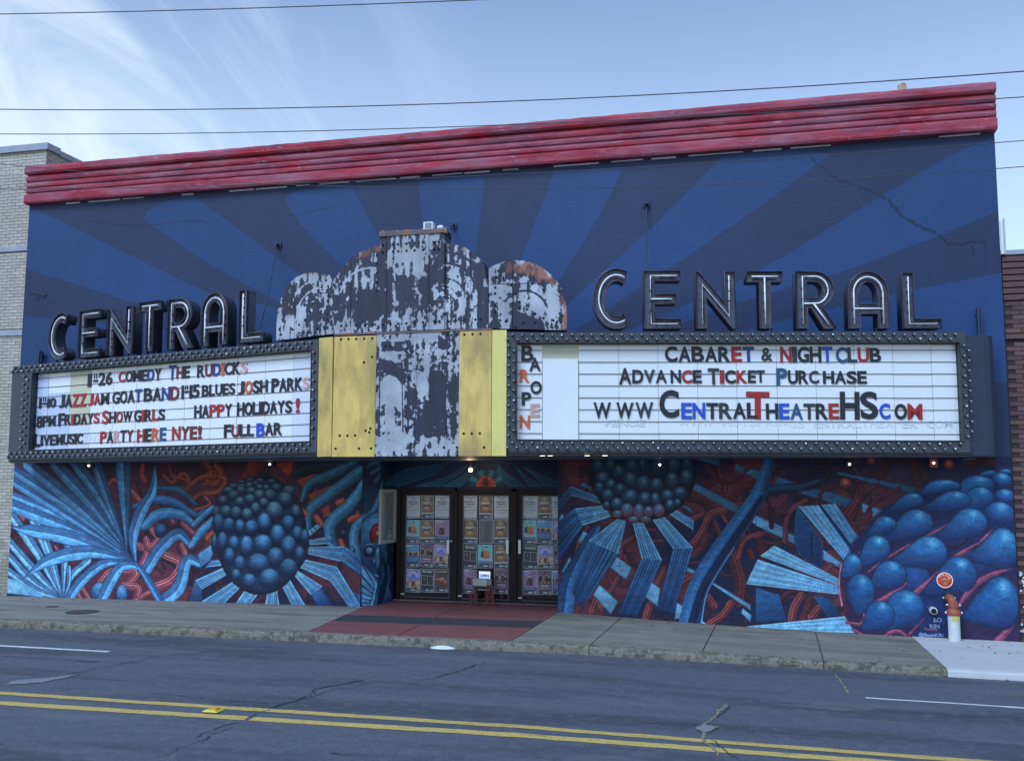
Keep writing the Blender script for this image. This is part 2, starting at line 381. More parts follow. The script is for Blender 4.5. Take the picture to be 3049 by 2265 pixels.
        for t in tr:
            a, b, c = Q[t]; bx0 = max(0, int(min(a[0], b[0], c[0]))); bx1 = min(acc.shape[1], int(max(a[0], b[0], c[0])) + 2); by0 = max(0, int(min(a[1], b[1], c[1]))); by1 = min(acc.shape[0], int(max(a[1], b[1], c[1])) + 2)
            if bx1 <= bx0 or by1 <= by0: continue
            yy, xx = np.mgrid[by0:by1, bx0:bx1]; xx = xx + .5; yy = yy + .5
            e = lambda p, q: (q[0] - p[0]) * (yy - p[1]) - (q[1] - p[1]) * (xx - p[0])
            e0, e1, e2 = e(a, b), e(b, c), e(c, a); acc[by0:by1, bx0:bx1] |= ((e0 >= 0) & (e1 >= 0) & (e2 >= 0)) | ((e0 <= 0) & (e1 <= 0) & (e2 <= 0))
        al = acc.reshape(y1 - y0, ss, x1 - x0, ss).mean((1, 3))
        s.put((x0, x1, y0, y1), al * op, col)
    def image(s, name, paint=True, k=1.):
        a = lin(np.clip(s.a, 0, 255)) / ILL * k; a = enc(np.clip(a, .003, .88))
        im = bpy.data.images.new(name, s.w, s.h); px = np.ones((s.h, s.w, 4), np.float32); px[..., :3] = a[::-1]
        im.pixels.foreach_set(px.ravel()); im.update(); im.pack(); return im
def fbm(h, w, s0, oct=4, seed=0, sx=1., sy=1.):
    r = np.random.default_rng(seed); o = np.zeros((h, w)); am = 1.; tot = 0
    for k in range(oct):
        gw = max(2, int(w / s0 * (2 ** k) * sx)) + 2; gh = max(2, int(h / s0 * (2 ** k) * sy)) + 2
        g = r.random((gh, gw)); yi = np.linspace(0, gh - 1.001, h); xi = np.linspace(0, gw - 1.001, w)
        y0 = yi.astype(int); x0 = xi.astype(int); fy = (yi - y0)[:, None]; fx = (xi - x0)[None]; fy = fy * fy * (3 - 2 * fy); fx = fx * fx * (3 - 2 * fx)
        o += am * (g[y0][:, x0] * (1 - fy) * (1 - fx) + g[y0][:, x0 + 1] * (1 - fy) * fx + g[y0 + 1][:, x0] * fy * (1 - fx) + g[y0 + 1][:, x0 + 1] * fy * fx); tot += am; am *= .55
    return o / tot
#@@PART2
# ------------------------------------------------------------------ the mural (flat paint on the walls)
PPM = 118.; MX0, MX1, MZ0, MZ1 = -.05, 18.65, -.5, 2.95
def mural_fn(px, py): p = onY(px, py); return ((p[0] - MX0) * PPM, (MZ1 - p[2]) * PPM)
mc = Canvas(int((MX1 - MX0) * PPM), int((MZ1 - MZ0) * PPM), mural_fn, (26, 34, 74))
f1 = fbm(mc.h, mc.w, 120, 5, 1); f2 = fbm(mc.h, mc.w, 300, 4, 2)
g_ = np.clip((f1 - .42) * 6, 0, 1)[..., None]; mc.a = np.array([24, 32, 74]) * (1 - g_) + np.array([92, 46, 68]) * g_
g_ = (np.clip((f2 - .5) * 5, 0, 1) * np.linspace(1, .0, mc.h)[:, None])[..., None]; mc.a = mc.a * (1 - g_) + np.array([104, 52, 48]) * g_
def mapz(Z, pts): return [Z(*p) for p in pts]
BL = (92, 150, 214); BL2 = (70, 124, 190); BD = (22, 44, 96); PK = (172, 98, 118); PKD = (66, 30, 56); OR = (122, 56, 50); NV = (16, 28, 66)
def tb(Z, pts, r, col, **k): s_ = {ZA: 2.9263, ZB: 3.1767, ZC: 2.7528, ZD: 2.3605, ZE: 3.4423}[Z]; r = [q / s_ for q in r] if hasattr(r, '__len__') else r / s_; cvs.tube(mapz(Z, pts), r, col, **k)
def pl(Z, pts, *a, **k):
    if 'g' in k: k['g'] = mapz(Z, k['g'])
    cvs.poly(mapz(Z, pts), *a, **k)
def qd(Z, pts, *a, **k): cvs.quad(mapz(Z, pts), *a, **k)
def eg(Z, x, y, rx, ry, top, bot, tail=None, **k):
    s_ = {ZA: 2.9263, ZB: 3.1767, ZC: 2.7528, ZD: 2.3605, ZE: 3.4423}[Z]
    cvs.egg(*Z(x, y), rx / s_, ry / s_, top, bot, tail=None if tail is None else Z(*tail), **k)
cvs = mc
rr_ = random.Random(3)
# background of tangled red strands, both walls
def tangle(Z, x0, x1, y0, y1, n, r=(10, 24), cols=((70, 34, 54), (86, 42, 56), (54, 30, 56))):
    for _ in range(n):
        x = rr_.uniform(x0, x1); y = rr_.uniform(y0, y1); a = rr_.uniform(0, 6.28); P = [(x, y)]
        for k in range(4): a += rr_.uniform(-1.1, 1.1); x += math.cos(a) * 60; y += math.sin(a) * 60; P.append((x, y))
        tb(Z, P, rr_.uniform(*r), rr_.choice(cols), strands=rr_.choice([0, 2, 3]), dark=(24, 20, 46))
tangle(ZA, 100, 700, 100, 1300, 25); tangle(ZA, 1150, 1900, 100, 1300, 45); tangle(ZB, 100, 1500, 120, 1450, 50); tangle(ZC, 120, 1980, 60, 1400, 60); tangle(ZD, 0, 900, 60, 1250, 35)
pl(ZA, [(95, 110), (2300, 40), (2300, 330), (1500, 420), (1200, 330), (900, 250), (100, 260)], (52, 34, 58), (80, 44, 60), g=[(1000, 60), (1000, 400)], soft=60, op=.75)
for P, r in (([(1240, 130), (1230, 210), (1260, 270)], 26), ([(1420, 220), (1500, 280), (1600, 200), (1650, 300), (1590, 350)], 18), ([(1770, 110), (1830, 170), (1800, 260), (1880, 290), (1930, 200), (1880, 130)], 30),
             ([(1660, 300), (1780, 230), (1950, 250), (1900, 350), (1750, 370), (1680, 420)], 24), ([(1780, 300), (1860, 260), (1880, 190), (1840, 170)], 12), ([(1470, 130), (1500, 220), (1620, 260), (1640, 330)], 13), ([(930, 330), (990, 260), (1080, 320)], 22)):
    tb(ZA, P, r, (158, 80, 60), strands=4, dark=(70, 34, 46))
pl(ZB, [(360, 270), (440, 130), (470, 90), (640, 100), (560, 190), (500, 270)], (150, 62, 48), (88, 40, 50), g=[(420, 120), (520, 260)])
pl(ZB, [(690, 120), (860, 110), (850, 210), (810, 235)], (158, 62, 48)); pl(ZB, [(900, 290), (960, 260), (1120, 200), (1140, 240), (960, 350)], (150, 60, 46)); pl(ZB, [(1000, 420), (1200, 340), (1240, 380), (1040, 480)], (140, 62, 56)); pl(ZB, [(1130, 560), (1200, 520), (1220, 600), (1160, 640)], (150, 70, 56))
for P, r in (([(1180, 820), (1270, 880), (1230, 1000)], 34), ([(1330, 690), (1385, 770), (1300, 850), (1270, 780)], 34), ([(1440, 900), (1580, 980), (1500, 1130), (1340, 1200)], 44), ([(870, 1170), (980, 1060), (1180, 1060), (1100, 1170)], 40),
             ([(1080, 1180), (1200, 1200), (1180, 1300)], 36), ([(1180, 1310), (1300, 1240)], 26), ([(1590, 640), (1720, 760)], 26), ([(1150, 360), (1215, 440)], 26), ([(720, 1210), (780, 1300)], 24), ([(1610, 900), (1580, 830)], 30),
             ([(640, 1180), (700, 1290)], 22), ([(480, 840), (520, 900)], 16), ([(140, 530), (200, 600)], 20), ([(1700, 520), (1830, 470), (1790, 400)], 16), ([(1800, 740), (1850, 800)], 24), ([(1500, 620), (1480, 560)], 22)):
    tb(ZA, P, r, PK if P[0][1] > 600 else (176, 96, 96), strands=4, dark=PKD)
# lower left fan of broad pale blades
for P, r in (([(540, 1290), (330, 900), (95, 560)], 46), ([(540, 1290), (420, 900), (290, 620)], 40), ([(545, 1290), (470, 1000), (350, 640)], 34), ([(550, 1290), (560, 1000), (590, 830)], 36),
             ([(540, 1290), (330, 1080), (75, 790)], 40), ([(540, 1290), (300, 1150), (75, 920)], 38), ([(530, 1290), (300, 1210), (70, 1050)], 36), ([(575, 1290), (620, 1100), (770, 960)], 34), ([(555, 1290), (600, 1150), (600, 1020)], 24)):
    tb(ZA, P, [8, r * .7, r, r * .9], (112, 166, 222), two=True, dark=(30, 56, 112))
pl(ZA, [(60, 1105), (180, 1150), (330, 1230), (400, 1285), (60, 1245)], (134, 184, 234), (104, 158, 216), g=[(60, 1120), (300, 1270)], line=(60, 90, 150))
eg(ZA, 870, 1240, 95, 90, (92, 146, 206), (30, 56, 110)); eg(ZA, 1060, 1260, 60, 90, (92, 146, 206), (30, 56, 110)); eg(ZA, 1400, 700, 60, 60, (60, 100, 160), NV)
tb(ZA, [(1380, 330), (1560, 350), (1700, 470)], [18, 34, 22], (52, 88, 130), dark=(22, 34, 62)); tb(ZA, [(1170, 490), (1350, 430), (1530, 460), (1700, 560), (1775, 520)], [20, 40, 40, 24, 14], (60, 106, 164), dark=(24, 40, 84))
tb(ZA, [(1260, 660), (1380, 560), (1560, 560), (1690, 645)], [40, 50, 44, 26], (76, 130, 192), dark=(26, 50, 100)); tb(ZA, [(1685, 650), (1770, 570), (1850, 500)], [26, 30, 26], (84, 138, 200), dark=(26, 50, 100))
tb(ZA, [(1280, 1030), (1400, 850), (1550, 730), (1660, 820)], [52, 56, 50, 30], (82, 138, 202), two=True, dark=(26, 48, 100)); tb(ZA, [(1665, 830), (1760, 700), (1860, 610)], [30, 40, 36], (86, 142, 206), dark=(26, 50, 100))
tb(ZA, [(1420, 1320), (1560, 1190), (1630, 960), (1745, 990)], [60, 62, 54, 30], (88, 146, 210), two=True, dark=(28, 52, 104)); pl(ZA, [(1720, 900), (1850, 815), (1865, 880), (1830, 960), (1750, 1020)], (110, 164, 222), (60, 110, 176), g=[(1780, 840), (1780, 1010)], line=(40, 70, 120))
# big leaves
LV = [([(830, 95), (930, 400), (1100, 870)], 52), ([(640, 95), (880, 420), (1105, 870)], 56), ([(470, 110), (800, 470), (1110, 880)], 62), ([(240, 125), (720, 520), (1120, 900)], 60), ([(110, 170), (640, 520), (1130, 920)], 52),
      ([(105, 265), (620, 590), (1140, 935)], 46), ([(95, 385), (600, 600), (1140, 950)], 38), ([(95, 480), (640, 690), (1150, 955)], 62)]
for P, r in LV[::-1]:
    q = min(1., .72 + .3 * (P[0][1] - 90) / 300); tb(ZA, P, [r * .8, r * .95, r * .85, r * .5, 5], tuple(c * q for c in (88, 146, 214)), two=True, dark=(24, 44, 96))
tb(ZA, [(1068, 60), (1080, 300), (1105, 880)], [40, 74, 66, 40, 8], (68, 118, 172), two=True, dark=(24, 42, 84))
tb(ZA, [(1350, 130), (1330, 350), (1220, 550), (1160, 760), (1180, 980)], [5, 44, 58, 50, 12], (86, 142, 206), two=True, dark=(24, 46, 98))
tb(ZA, [(88, 668), (280, 700), (600, 760), (850, 850), (1170, 965)], [3, 50, 62, 48, 10], (96, 156, 224), two=True, dark=(26, 48, 102))
tb(ZA, [(205, 1112), (420, 960), (700, 890), (900, 900), (1170, 975)], [3, 52, 60, 44, 12], (96, 156, 224), two=True, dark=(26, 48, 102))
tb(ZA, [(590, 1310), (700, 1150), (860, 1010), (1000, 970), (1180, 985)], [44, 48, 44, 30, 12], (88, 148, 214), two=True, dark=(26, 48, 102))
tb(ZA, [(880, 1310), (960, 1150), (1050, 1020), (1160, 1000), (1220, 1040)], [50, 56, 46, 34, 18], (88, 148, 214), two=True, dark=(26, 48, 102))
tb(ZA, [(1185, 980), (1290, 1130), (1400, 1320)], [14, 34, 36], (72, 128, 196), two=True, dark=(24, 46, 100))
# right-hand tentacles of the left wall
for P, r, c in (([(860, 240), (1000, 170), (1250, 150), (1400, 130)], [20, 60, 60, 30], (34, 52, 74)), ([(950, 470), (1020, 320), (1200, 240), (1330, 180), (1460, 110)], [24, 44, 50, 50, 44], (56, 100, 140)),
                ([(1010, 760), (1020, 580), (1190, 430), (1360, 310), (1500, 200)], [40, 52, 56, 58, 60], (62, 112, 156)), ([(1235, 890), (1220, 700), (1380, 540), (1460, 440), (1540, 290)], [52, 66, 64, 58, 36], (70, 122, 172)),
                ([(1470, 1010), (1440, 820), (1480, 700), (1600, 600)], [52, 52, 52, 52], (72, 124, 178))):
    tb(ZB, P, r, c, dark=tuple(q * .3 for q in c))
for x, y, rx, ry in ((1420, 950, 36, 42), (1475, 590, 22, 22), (1340, 780, 24, 24)): eg(ZB, x, y, rx, ry, (80, 120, 170), NV)
for P in ([(935, 560), (980, 600)], [(1080, 630), (1130, 700)], [(1290, 500), (1330, 480)], [(60, 830), (110, 780)], [(1400, 660), (1480, 620)], [(1310, 860), (1330, 900)]): tb(ZB, P, 30, (188, 92, 84), strands=4, dark=(96, 40, 52))
# spokes of folded pages round the ball
PG = ((132, 180, 230), (92, 144, 204), (30, 58, 112)); PS = ((58, 104, 164), (24, 52, 104), (18, 34, 76))
for P, n in (([(1960, 950), (1840, 960), (1785, 1025), (1965, 1000)], 3),): qd(ZA, P, n, *PG)
for P, n in (([(1965, 1010), (1700, 1130), (1755, 1212), (1985, 1080)], 5), ([(2030, 1140), (1725, 1332), (1945, 1342), (2098, 1190)], 7)): qd(ZA, P, n, *PG, line=(150, 195, 235))
pl(ZA, [(1700, 1130), (1755, 1210), (1760, 1320), (1640, 1330)], (62, 96, 150), (36, 60, 104), g=[(1700, 1140), (1700, 1320)])
for P, n in (([(415, 1310), (315, 1455), (455, 1462), (560, 1325)], 6), ([(625, 1303), (600, 1470), (738, 1472), (710, 1300)], 6), ([(760, 1285), (860, 1475), (988, 1472), (830, 1212)], 7)): qd(ZB, P, n, *PG, line=(150, 195, 235))
for P, n in (([(1030, 1365), (1080, 1475), (1285, 1475), (1145, 1285)], 0), ([(1215, 1235), (1395, 1480), (1500, 1482), (1500, 1370), (1285, 1100)][:4], 7), ([(1315, 1050), (1505, 1190), (1512, 1030), (1350, 905)], 7)): qd(ZB, P, max(n, 1), *PS)
qd(ZB, [(1215, 1235), (1395, 1482), (1512, 1482), (1285, 1100)], 7, (110, 160, 216), (84, 134, 196), (28, 54, 108)); qd(ZB, [(1325, 1040), (1510, 1180), (1515, 1020), (1350, 905)], 7, (92, 142, 200), (56, 100, 160), (28, 54, 108)); pl(ZB, [(1230, 812), (1215, 880), (1295, 902)], (50, 90, 146))
for P, n in (([(870, 1175), (1030, 1365), (1145, 1285), (915, 1140)], 6), ([(935, 1112), (1215, 1235), (1285, 1100), (985, 1032)], 7), ([(1005, 982), (1315, 1052), (1350, 905), (1015, 912)], 6), ([(1020, 897), (1215, 882), (1230, 812), (1020, 848)], 4), ([(1000, 778), (1020, 815), (1128, 722), (1090, 698)][:4], 3)): qd(ZB, P, n, *PG, line=(150, 195, 235))
# the ball of pods
eg(ZB, 560, 800, 455, 535, (44, 72, 122), (26, 44, 88), spy=0)
BALL = [(455, 285, 35, 20), (550, 290, 40, 22), (660, 295, 35, 22), (375, 305, 35, 22), (510, 315, 30, 22), (300, 340, 50, 25), (380, 345, 40, 25), (450, 335, 38, 30), (545, 350, 38, 28), (610, 355, 30, 25), (705, 355, 50, 35), (250, 385, 60, 35), (370, 385, 45, 38), (465, 390, 45, 38), (300, 430, 50, 45), (200, 480, 45, 45), (360, 490, 45, 45), (455, 470, 50, 50), (545, 430, 50, 50), (645, 430, 55, 52), (820, 400, 60, 60), (585, 500, 45, 45), (510, 560, 45, 60), (785, 480, 65, 75), (140, 590, 40, 55), (225, 590, 58, 60), (325, 600, 55, 62), (428, 615, 52, 60), (685, 590, 78, 92), (888, 590, 45, 68), (158, 695, 55, 80), (255, 720, 55, 72), (360, 730, 48, 68), (468, 740, 60, 72), (590, 700, 66, 96), (818, 700, 58, 75), (120, 880, 25, 80), (195, 870, 45, 86), (305, 890, 50, 72), (425, 915, 62, 92), (575, 895, 85, 86), (715, 815, 68, 96), (905, 800, 48, 76), (975, 830, 40, 76), (820, 915, 70, 94), (925, 985, 45, 72), (262, 1010, 48, 78), (360, 1080, 50, 74), (535, 1080, 100, 92), (697, 1020, 72, 90), (820, 1120, 75, 84), (325, 1185, 42, 56), (450, 1240, 60, 66), (640, 1220, 90, 88)]
for x, y, rx, ry in sorted(BALL, key=lambda q: q[1]):
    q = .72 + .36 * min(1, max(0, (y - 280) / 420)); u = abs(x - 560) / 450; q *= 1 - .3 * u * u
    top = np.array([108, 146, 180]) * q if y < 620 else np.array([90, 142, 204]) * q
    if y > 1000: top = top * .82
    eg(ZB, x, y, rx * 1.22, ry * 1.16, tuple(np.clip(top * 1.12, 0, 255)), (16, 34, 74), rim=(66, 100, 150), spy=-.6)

# ---- right wall
for P, r, c in (([(1330, 120), (1400, 200), (1390, 260), (1330, 300)], 22, OR), ([(1440, 255), (1520, 265), (1620, 225)], 18, OR), ([(1530, 420), (1610, 320), (1730, 260)], 28, OR), ([(1300, 400), (1360, 470)], 26, OR), ([(1150, 400), (1280, 420), (1360, 500)], 24, (110, 52, 58)),
                ([(1215, 775), (1300, 660), (1360, 530), (1480, 490)], 34, (186, 100, 108)), ([(1210, 860), (1290, 790), (1330, 700)], 30, (150, 74, 84)), ([(1215, 560), (1300, 520)], 24, (176, 96, 106)), ([(630, 880), (640, 780), (725, 715)], 22, PK), ([(680, 822), (750, 822)], 15, PK),
                ([(895, 745), (975, 740)], 15, PK), ([(845, 650), (900, 655)], 18, PK), ([(1460, 540), (1500, 600)], 18, (186, 100, 108)), ([(1395, 590), (1440, 700)], 24, (150, 74, 84)), ([(530, 1175), (600, 1050)], 24, PK), ([(930, 1090), (985, 970)], 26, (170, 92, 104)), ([(510, 1000), (550, 1090)], 18, (150, 80, 92)),
                ([(830, 1380), (865, 1270)], 34, (176, 96, 108)), ([(260, 870), (280, 760)], 18, PK), ([(360, 620), (330, 680)], 14, PK), ([(1120, 1100), (1210, 1030)], 44, (170, 88, 100)), ([(1340, 1200), (1390, 1270)], 34, (160, 84, 96)), ([(270, 1330), (300, 1260)], 30, (176, 74, 62)), ([(390, 1330), (430, 1230), (450, 1290)], 34, (188, 104, 112)),
                ([(1590, 1240), (1605, 1080), (1570, 930), (1530, 830)], 48, (130, 62, 82)), ([(1590, 880), (1640, 740), (1740, 690), (1820, 680)], 24, (186, 104, 116)), ([(1620, 740), (1640, 690)], 14, (176, 96, 106)), ([(1355, 1420), (1460, 1350), (1530, 1250)], 32, (188, 98, 108)), ([(1760, 740), (1800, 820)], 24, (120, 56, 52)),
                ([(1700, 880), (1680, 820)], 26, (130, 60, 56)), ([(1830, 460), (1930, 440), (1975, 395)], 16, PK), ([(1870, 480), (1880, 600)], 18, (92, 44, 62)), ([(1975, 560), (1975, 700)], 14, PK)):
    tb(ZC, P, r, tuple(q * .74 for q in c), strands=3, dark=(48, 22, 46), hi=tuple(min(255, q * 1.12) for q in c))
PLK = [[(1210, 320), (1225, 258), (1605, 458), (1560, 512)], [(1700, 592), (1730, 530), (1990, 640), (1990, 725)], [(540, 962), (592, 868), (720, 958), (672, 1062)], [(400, 1182), (452, 1098), (608, 1240), (545, 1345)], [(820, 1192), (868, 1070), (952, 1130), (930, 1285)], [(1065, 1385), (1085, 1240), (1145, 1282), (1140, 1370)],
       [(1355, 1085), (1372, 1072), (1692, 1265), (1692, 1312)], [(1225, 70), (1260, 30), (1445, 65), (1430, 130)], [(1555, 165), (1570, 105), (1655, 145), (1620, 190)], [(1650, 195), (1695, 145), (1790, 180), (1750, 242)], [(270, 742), (320, 658), (358, 682), (305, 765)], [(112, 582), (142, 518), (182, 552), (140, 610)], [(138, 1000), (205, 870), (240, 905), (190, 1005)],
       [(1880, 270), (1920, 218), (1990, 240), (1990, 285)], [(290, 285), (320, 258), (380, 300), (400, 335)], [(1610, 1330), (1625, 1290), (1700, 1350), (1690, 1410)], [(1170, 955), (1240, 985), (1220, 1010), (1160, 990)]]
for i, P in enumerate(PLK):
    dim = P[0][1] < 350; c = (74, 122, 172) if dim else (118, 170, 226); pl(ZC, P, c, tuple(q * .74 for q in c), g=[P[1], P[3]], line=(36, 62, 110))
tb(ZC, [(160, 1340), (200, 1080), (300, 860), (430, 640)], [90, 70, 50, 36], (48, 96, 156), dark=(16, 36, 80), two=True)
# folded books under the dark ball
def book(page, side, n):
    qd(ZC, side, n, (58, 108, 168), (26, 58, 112), (16, 36, 80)); qd(ZC, page, n, (124, 174, 226), (96, 150, 210), (24, 50, 104), line=(120, 170, 220))
qd(ZC, [(210, 290), (105, 420), (100, 520), (225, 370)], 3, (48, 90, 134), (30, 60, 100), NV); qd(ZC, [(465, 385), (210, 288), (222, 375), (455, 435)], 4, (84, 130, 176), (64, 108, 156), (20, 40, 80))
book([(490, 450), (250, 475), (315, 620), (548, 542)], [(250, 475), (100, 590), (110, 920), (318, 620)], 7)
book([(600, 560), (360, 740), (610, 850), (670, 582)], [(360, 740), (230, 1160), (300, 1310), (608, 850)], 9)
book([(722, 592), (795, 885), (968, 900), (812, 592)], [(795, 885), (605, 1345), (762, 1350), (966, 900)], 7)
book([(886, 570), (1055, 808), (1222, 798), (985, 543)], [(1055, 808), (930, 1300), (1060, 1330), (1222, 800)], 7)
book([(1018, 520), (1222, 655), (1226, 572), (1070, 478)], [(1222, 655), (1180, 720), (1200, 700), (1226, 575)], 5)
qd(ZC, [(1108, 450), (1212, 515), (1215, 495), (1185, 462)], 2, (70, 112, 160), (60, 100, 150), NV)
eg(ZC, 800, 180, 440, 395, (20, 34, 66), (12, 18, 44), spy=0)
DB = [(440, 140, 60, 70), (540, 130, 60, 60), (720, 140, 65, 75), (800, 130, 60, 70), (940, 140, 70, 80), (1060, 130, 65, 80), (1170, 130, 50, 80), (475, 235, 60, 60), (610, 180, 55, 60), (705, 250, 60, 70), (815, 280, 60, 70), (920, 290, 55, 60), (1050, 250, 55, 75), (1165, 230, 55, 72), (450, 310, 42, 50), (545, 285, 50, 50), (620, 320, 50, 50), (520, 370, 52, 52), (705, 385, 68, 62), (825, 400, 60, 57), (910, 405, 45, 57), (1010, 375, 55, 52), (1115, 355, 60, 54), (595, 440, 50, 52), (1030, 450, 40, 50), (1090, 430, 30, 32), (510, 450, 30, 35), (600, 520, 42, 32), (680, 490, 50, 55), (775, 500, 45, 60), (855, 500, 42, 42), (940, 490, 45, 52), (730, 565, 45, 28), (830, 565, 42, 28)]
for x, y, rx, ry in sorted(DB, key=lambda q: q[1]):
    q = .75 + .5 * min(1, max(0, y / 500)); eg(ZC, x, y, rx * 1.12, ry * 1.14, (62 * q, 96 * q, 136 * q), (20, 34, 66) if y < 470 else (120, 62, 84), rim=(44, 70, 110), spy=-.4, spot=(110 * q, 150 * q, 185 * q))
# the trunk
tb(ZC, [(1795, 370), (1860, 320), (1990, 310), (2120, 300), (2250, 250)], [30, 44, 36, 30, 20], (34, 62, 100), dark=(14, 26, 56))
tb(ZC, [(1195, 1400), (1260, 1130), (1420, 850), (1600, 600), (1760, 350), (1850, 60)], [92, 80, 76, 74, 62, 36], (44, 92, 150), dark=(14, 30, 70), edge=(60, 110, 170))
tb(ZC, [(1215, 1400), (1300, 1130), (1460, 860), (1640, 600), (1780, 380)], [34, 28, 26, 26, 14], (16, 34, 78), dark=(12, 26, 60))
tb(ZC, [(1290, 1400), (1330, 1180), (1420, 1010), (1560, 790)], [10, 9, 8, 5], (84, 134, 190), dark=(20, 40, 84))
pl(ZC, [(1280, 1420), (1285, 1385), (1330, 1425)], (118, 170, 226))
# ---- far right: open books, vines, big pods
for P in ([(0, 455), (270, 598), (272, 660), (0, 530)], [(470, 692), (608, 792), (600, 832), (470, 768)], [(440, 270), (690, 345), (675, 412), (470, 352)], [(745, 372), (900, 420), (828, 470), (745, 430)], [(150, 186), (285, 230), (128, 245)], [(300, 290), (440, 270), (470, 350), (330, 310)], [(575, 150), (1130, 262), (1100, 300), (570, 170)]):
    c = (112, 164, 222) if P[0][1] > 300 else (62, 106, 158); pl(ZD, P, c, tuple(q * .72 for q in c), g=[P[0], P[2]], line=(36, 62, 110))
for P, r, c in (([(650, 460), (700, 380), (745, 310), (860, 240)], [50, 36, 30, 14], (140, 72, 82)), ([(740, 320), (730, 250), (705, 200)], [18, 20, 10], (130, 66, 76)), ([(780, 440), (850, 340), (930, 310), (1010, 265)], 15, (140, 68, 76)), ([(205, 640), (215, 500), (260, 410), (350, 355)], 20, (176, 96, 110)), ([(180, 430), (215, 450)], 14, (150, 80, 90)),
                ([(50, 388), (150, 388), (208, 340)], 11, PK), ([(430, 375), (470, 290), (560, 240)], 13, (132, 66, 74)), ([(100, 400), (110, 540)], 16, (80, 42, 66)), ([(250, 1190), (270, 1100), (320, 1020)], 32, (186, 100, 112)), ([(330, 1190), (380, 1060)], 30, (130, 58, 70)), ([(390, 1170), (440, 1110)], 30, (180, 96, 104)), ([(880, 175), (960, 60), (1100, 70), (1190, 200)], 34, (92, 48, 60)),
                ([(1100, 100), (1130, 230)], 26, (104, 50, 60)), ([(1480, 120), (1560, 70), (1650, 90)], 36, (100, 48, 62)), ([(490, 850), (530, 810)], 22, PK), ([(0, 610), (60, 580)], 18, PK), ([(20, 680), (50, 760)], 24, (110, 52, 60)), ([(680, 520), (760, 500), (800, 440)], 22, (130, 66, 84))):
    tb(ZD, P, r, tuple(q * .74 for q in c), strands=3, dark=(44, 20, 46), hi=tuple(min(255, q * 1.12) for q in c))
for x, y, r in ((628, 235, 46), (810, 75, 36), (1355, 100, 40)): eg(ZD, x, y, r, r, (168, 82, 80), (72, 34, 50), spy=-.3, spot=(210, 130, 120))
pl(ZD, [(275, 480), (292, 392), (470, 640), (468, 830), (395, 800), (310, 740), (270, 640)], (40, 84, 142), (18, 42, 92), g=[(300, 420), (420, 820)], line=(70, 110, 160)); pl(ZD, [(385, 590), (395, 580), (400, 790), (388, 790)], (14, 28, 66))
qd(ZD, [(295, 392), (622, 775), (678, 715), (450, 384)], 12, (122, 172, 224), (92, 146, 208), (34, 66, 122)); qd(ZD, [(455, 382), (690, 720), (718, 608), (560, 374)], 8, (116, 168, 222), (88, 142, 204), (34, 66, 122)); pl(ZD, [(440, 384), (460, 382), (700, 705), (680, 720)], (18, 36, 84))
pl(ZD, [(0, 960), (60, 985), (160, 1010), (215, 1190), (0, 1205)], (46, 98, 158), (26, 60, 112), g=[(80, 980), (120, 1190)]); pl(ZD, [(400, 1020), (520, 1040), (600, 1165), (500, 1165)], (36, 80, 134), (22, 50, 100), g=[(450, 1030), (560, 1160)])
qd(ZD, [(130, 668), (588, 905), (588, 950), (30, 742)], 9, (122, 174, 228), (96, 150, 212), (30, 60, 116), line=(140, 190, 236)); qd(ZD, [(12, 765), (586, 955), (586, 1012), (-70, 940)], 12, (122, 174, 228), (96, 150, 212), (34, 66, 124), line=(140, 190, 236))
tb(ZD, [(600, 800), (585, 950), (605, 1090)], 9, (170, 110, 150), dark=(80, 50, 96))
qd(ZD, [(-60, 1235), (625, 1165), (700, 1282), (-60, 1262)], 9, (136, 188, 240), (118, 172, 230), (52, 92, 158), line=(160, 205, 245))
pl(ZD, [(600, 900), (680, 640), (900, 400), (1250, 230), (1850, 100), (1900, 1400), (720, 1320), (640, 1180)], (24, 40, 92), (52, 34, 80), g=[(1200, 300), (1100, 1300)], soft=8)
POD = [(1640, 165, 60, 26, None), (1750, 150, 50, 20, None), (1720, 215, 75, 62, None), (1560, 245, 118, 75, (1440, 300)), (1320, 250, 118, 48, (1130, 320)), (1745, 330, 75, 62, None), (1575, 330, 92, 80, None), (1400, 350, 108, 70, (1140, 430)), (1100, 350, 78, 54, (880, 470)), (1710, 455, 108, 100, None), (1510, 505, 112, 104, (1270, 620)), (1130, 505, 112, 96, (890, 640)),
       (910, 520, 76, 60, (700, 720)), (1740, 690, 112, 150, (1500, 760)), (1220, 715, 122, 118, (950, 790)), (850, 690, 94, 98, (730, 800)), (680, 805, 64, 82, None), (1430, 870, 122, 132, (1180, 1010)), (945, 875, 112, 106, (820, 940)), (735, 990, 100, 128, (720, 1160)), (1050, 1110, 132, 135, None), (1720, 1070, 135, 195, (1440, 1180)), (875, 1155, 100, 102, None)]
pl(ZD, [(1120, 1010), (1280, 940), (1440, 1020), (1440, 1300), (1080, 1310)], (20, 46, 104), (24, 40, 92), g=[(1200, 1000), (1200, 1300)], soft=14)
eg(ZD, 1110, 900, 120, 130, (40, 88, 160), (22, 44, 100)); eg(ZD, 1560, 820, 180, 150, (30, 60, 120), (40, 34, 80)); eg(ZD, 1340, 600, 150, 90, (28, 58, 116), (44, 40, 92))
def strandset(P, r): tb(ZD, P, [q * .75 for q in r] if isinstance(r, list) else r * .75, (150, 84, 122), strands=4, dark=(84, 40, 80))
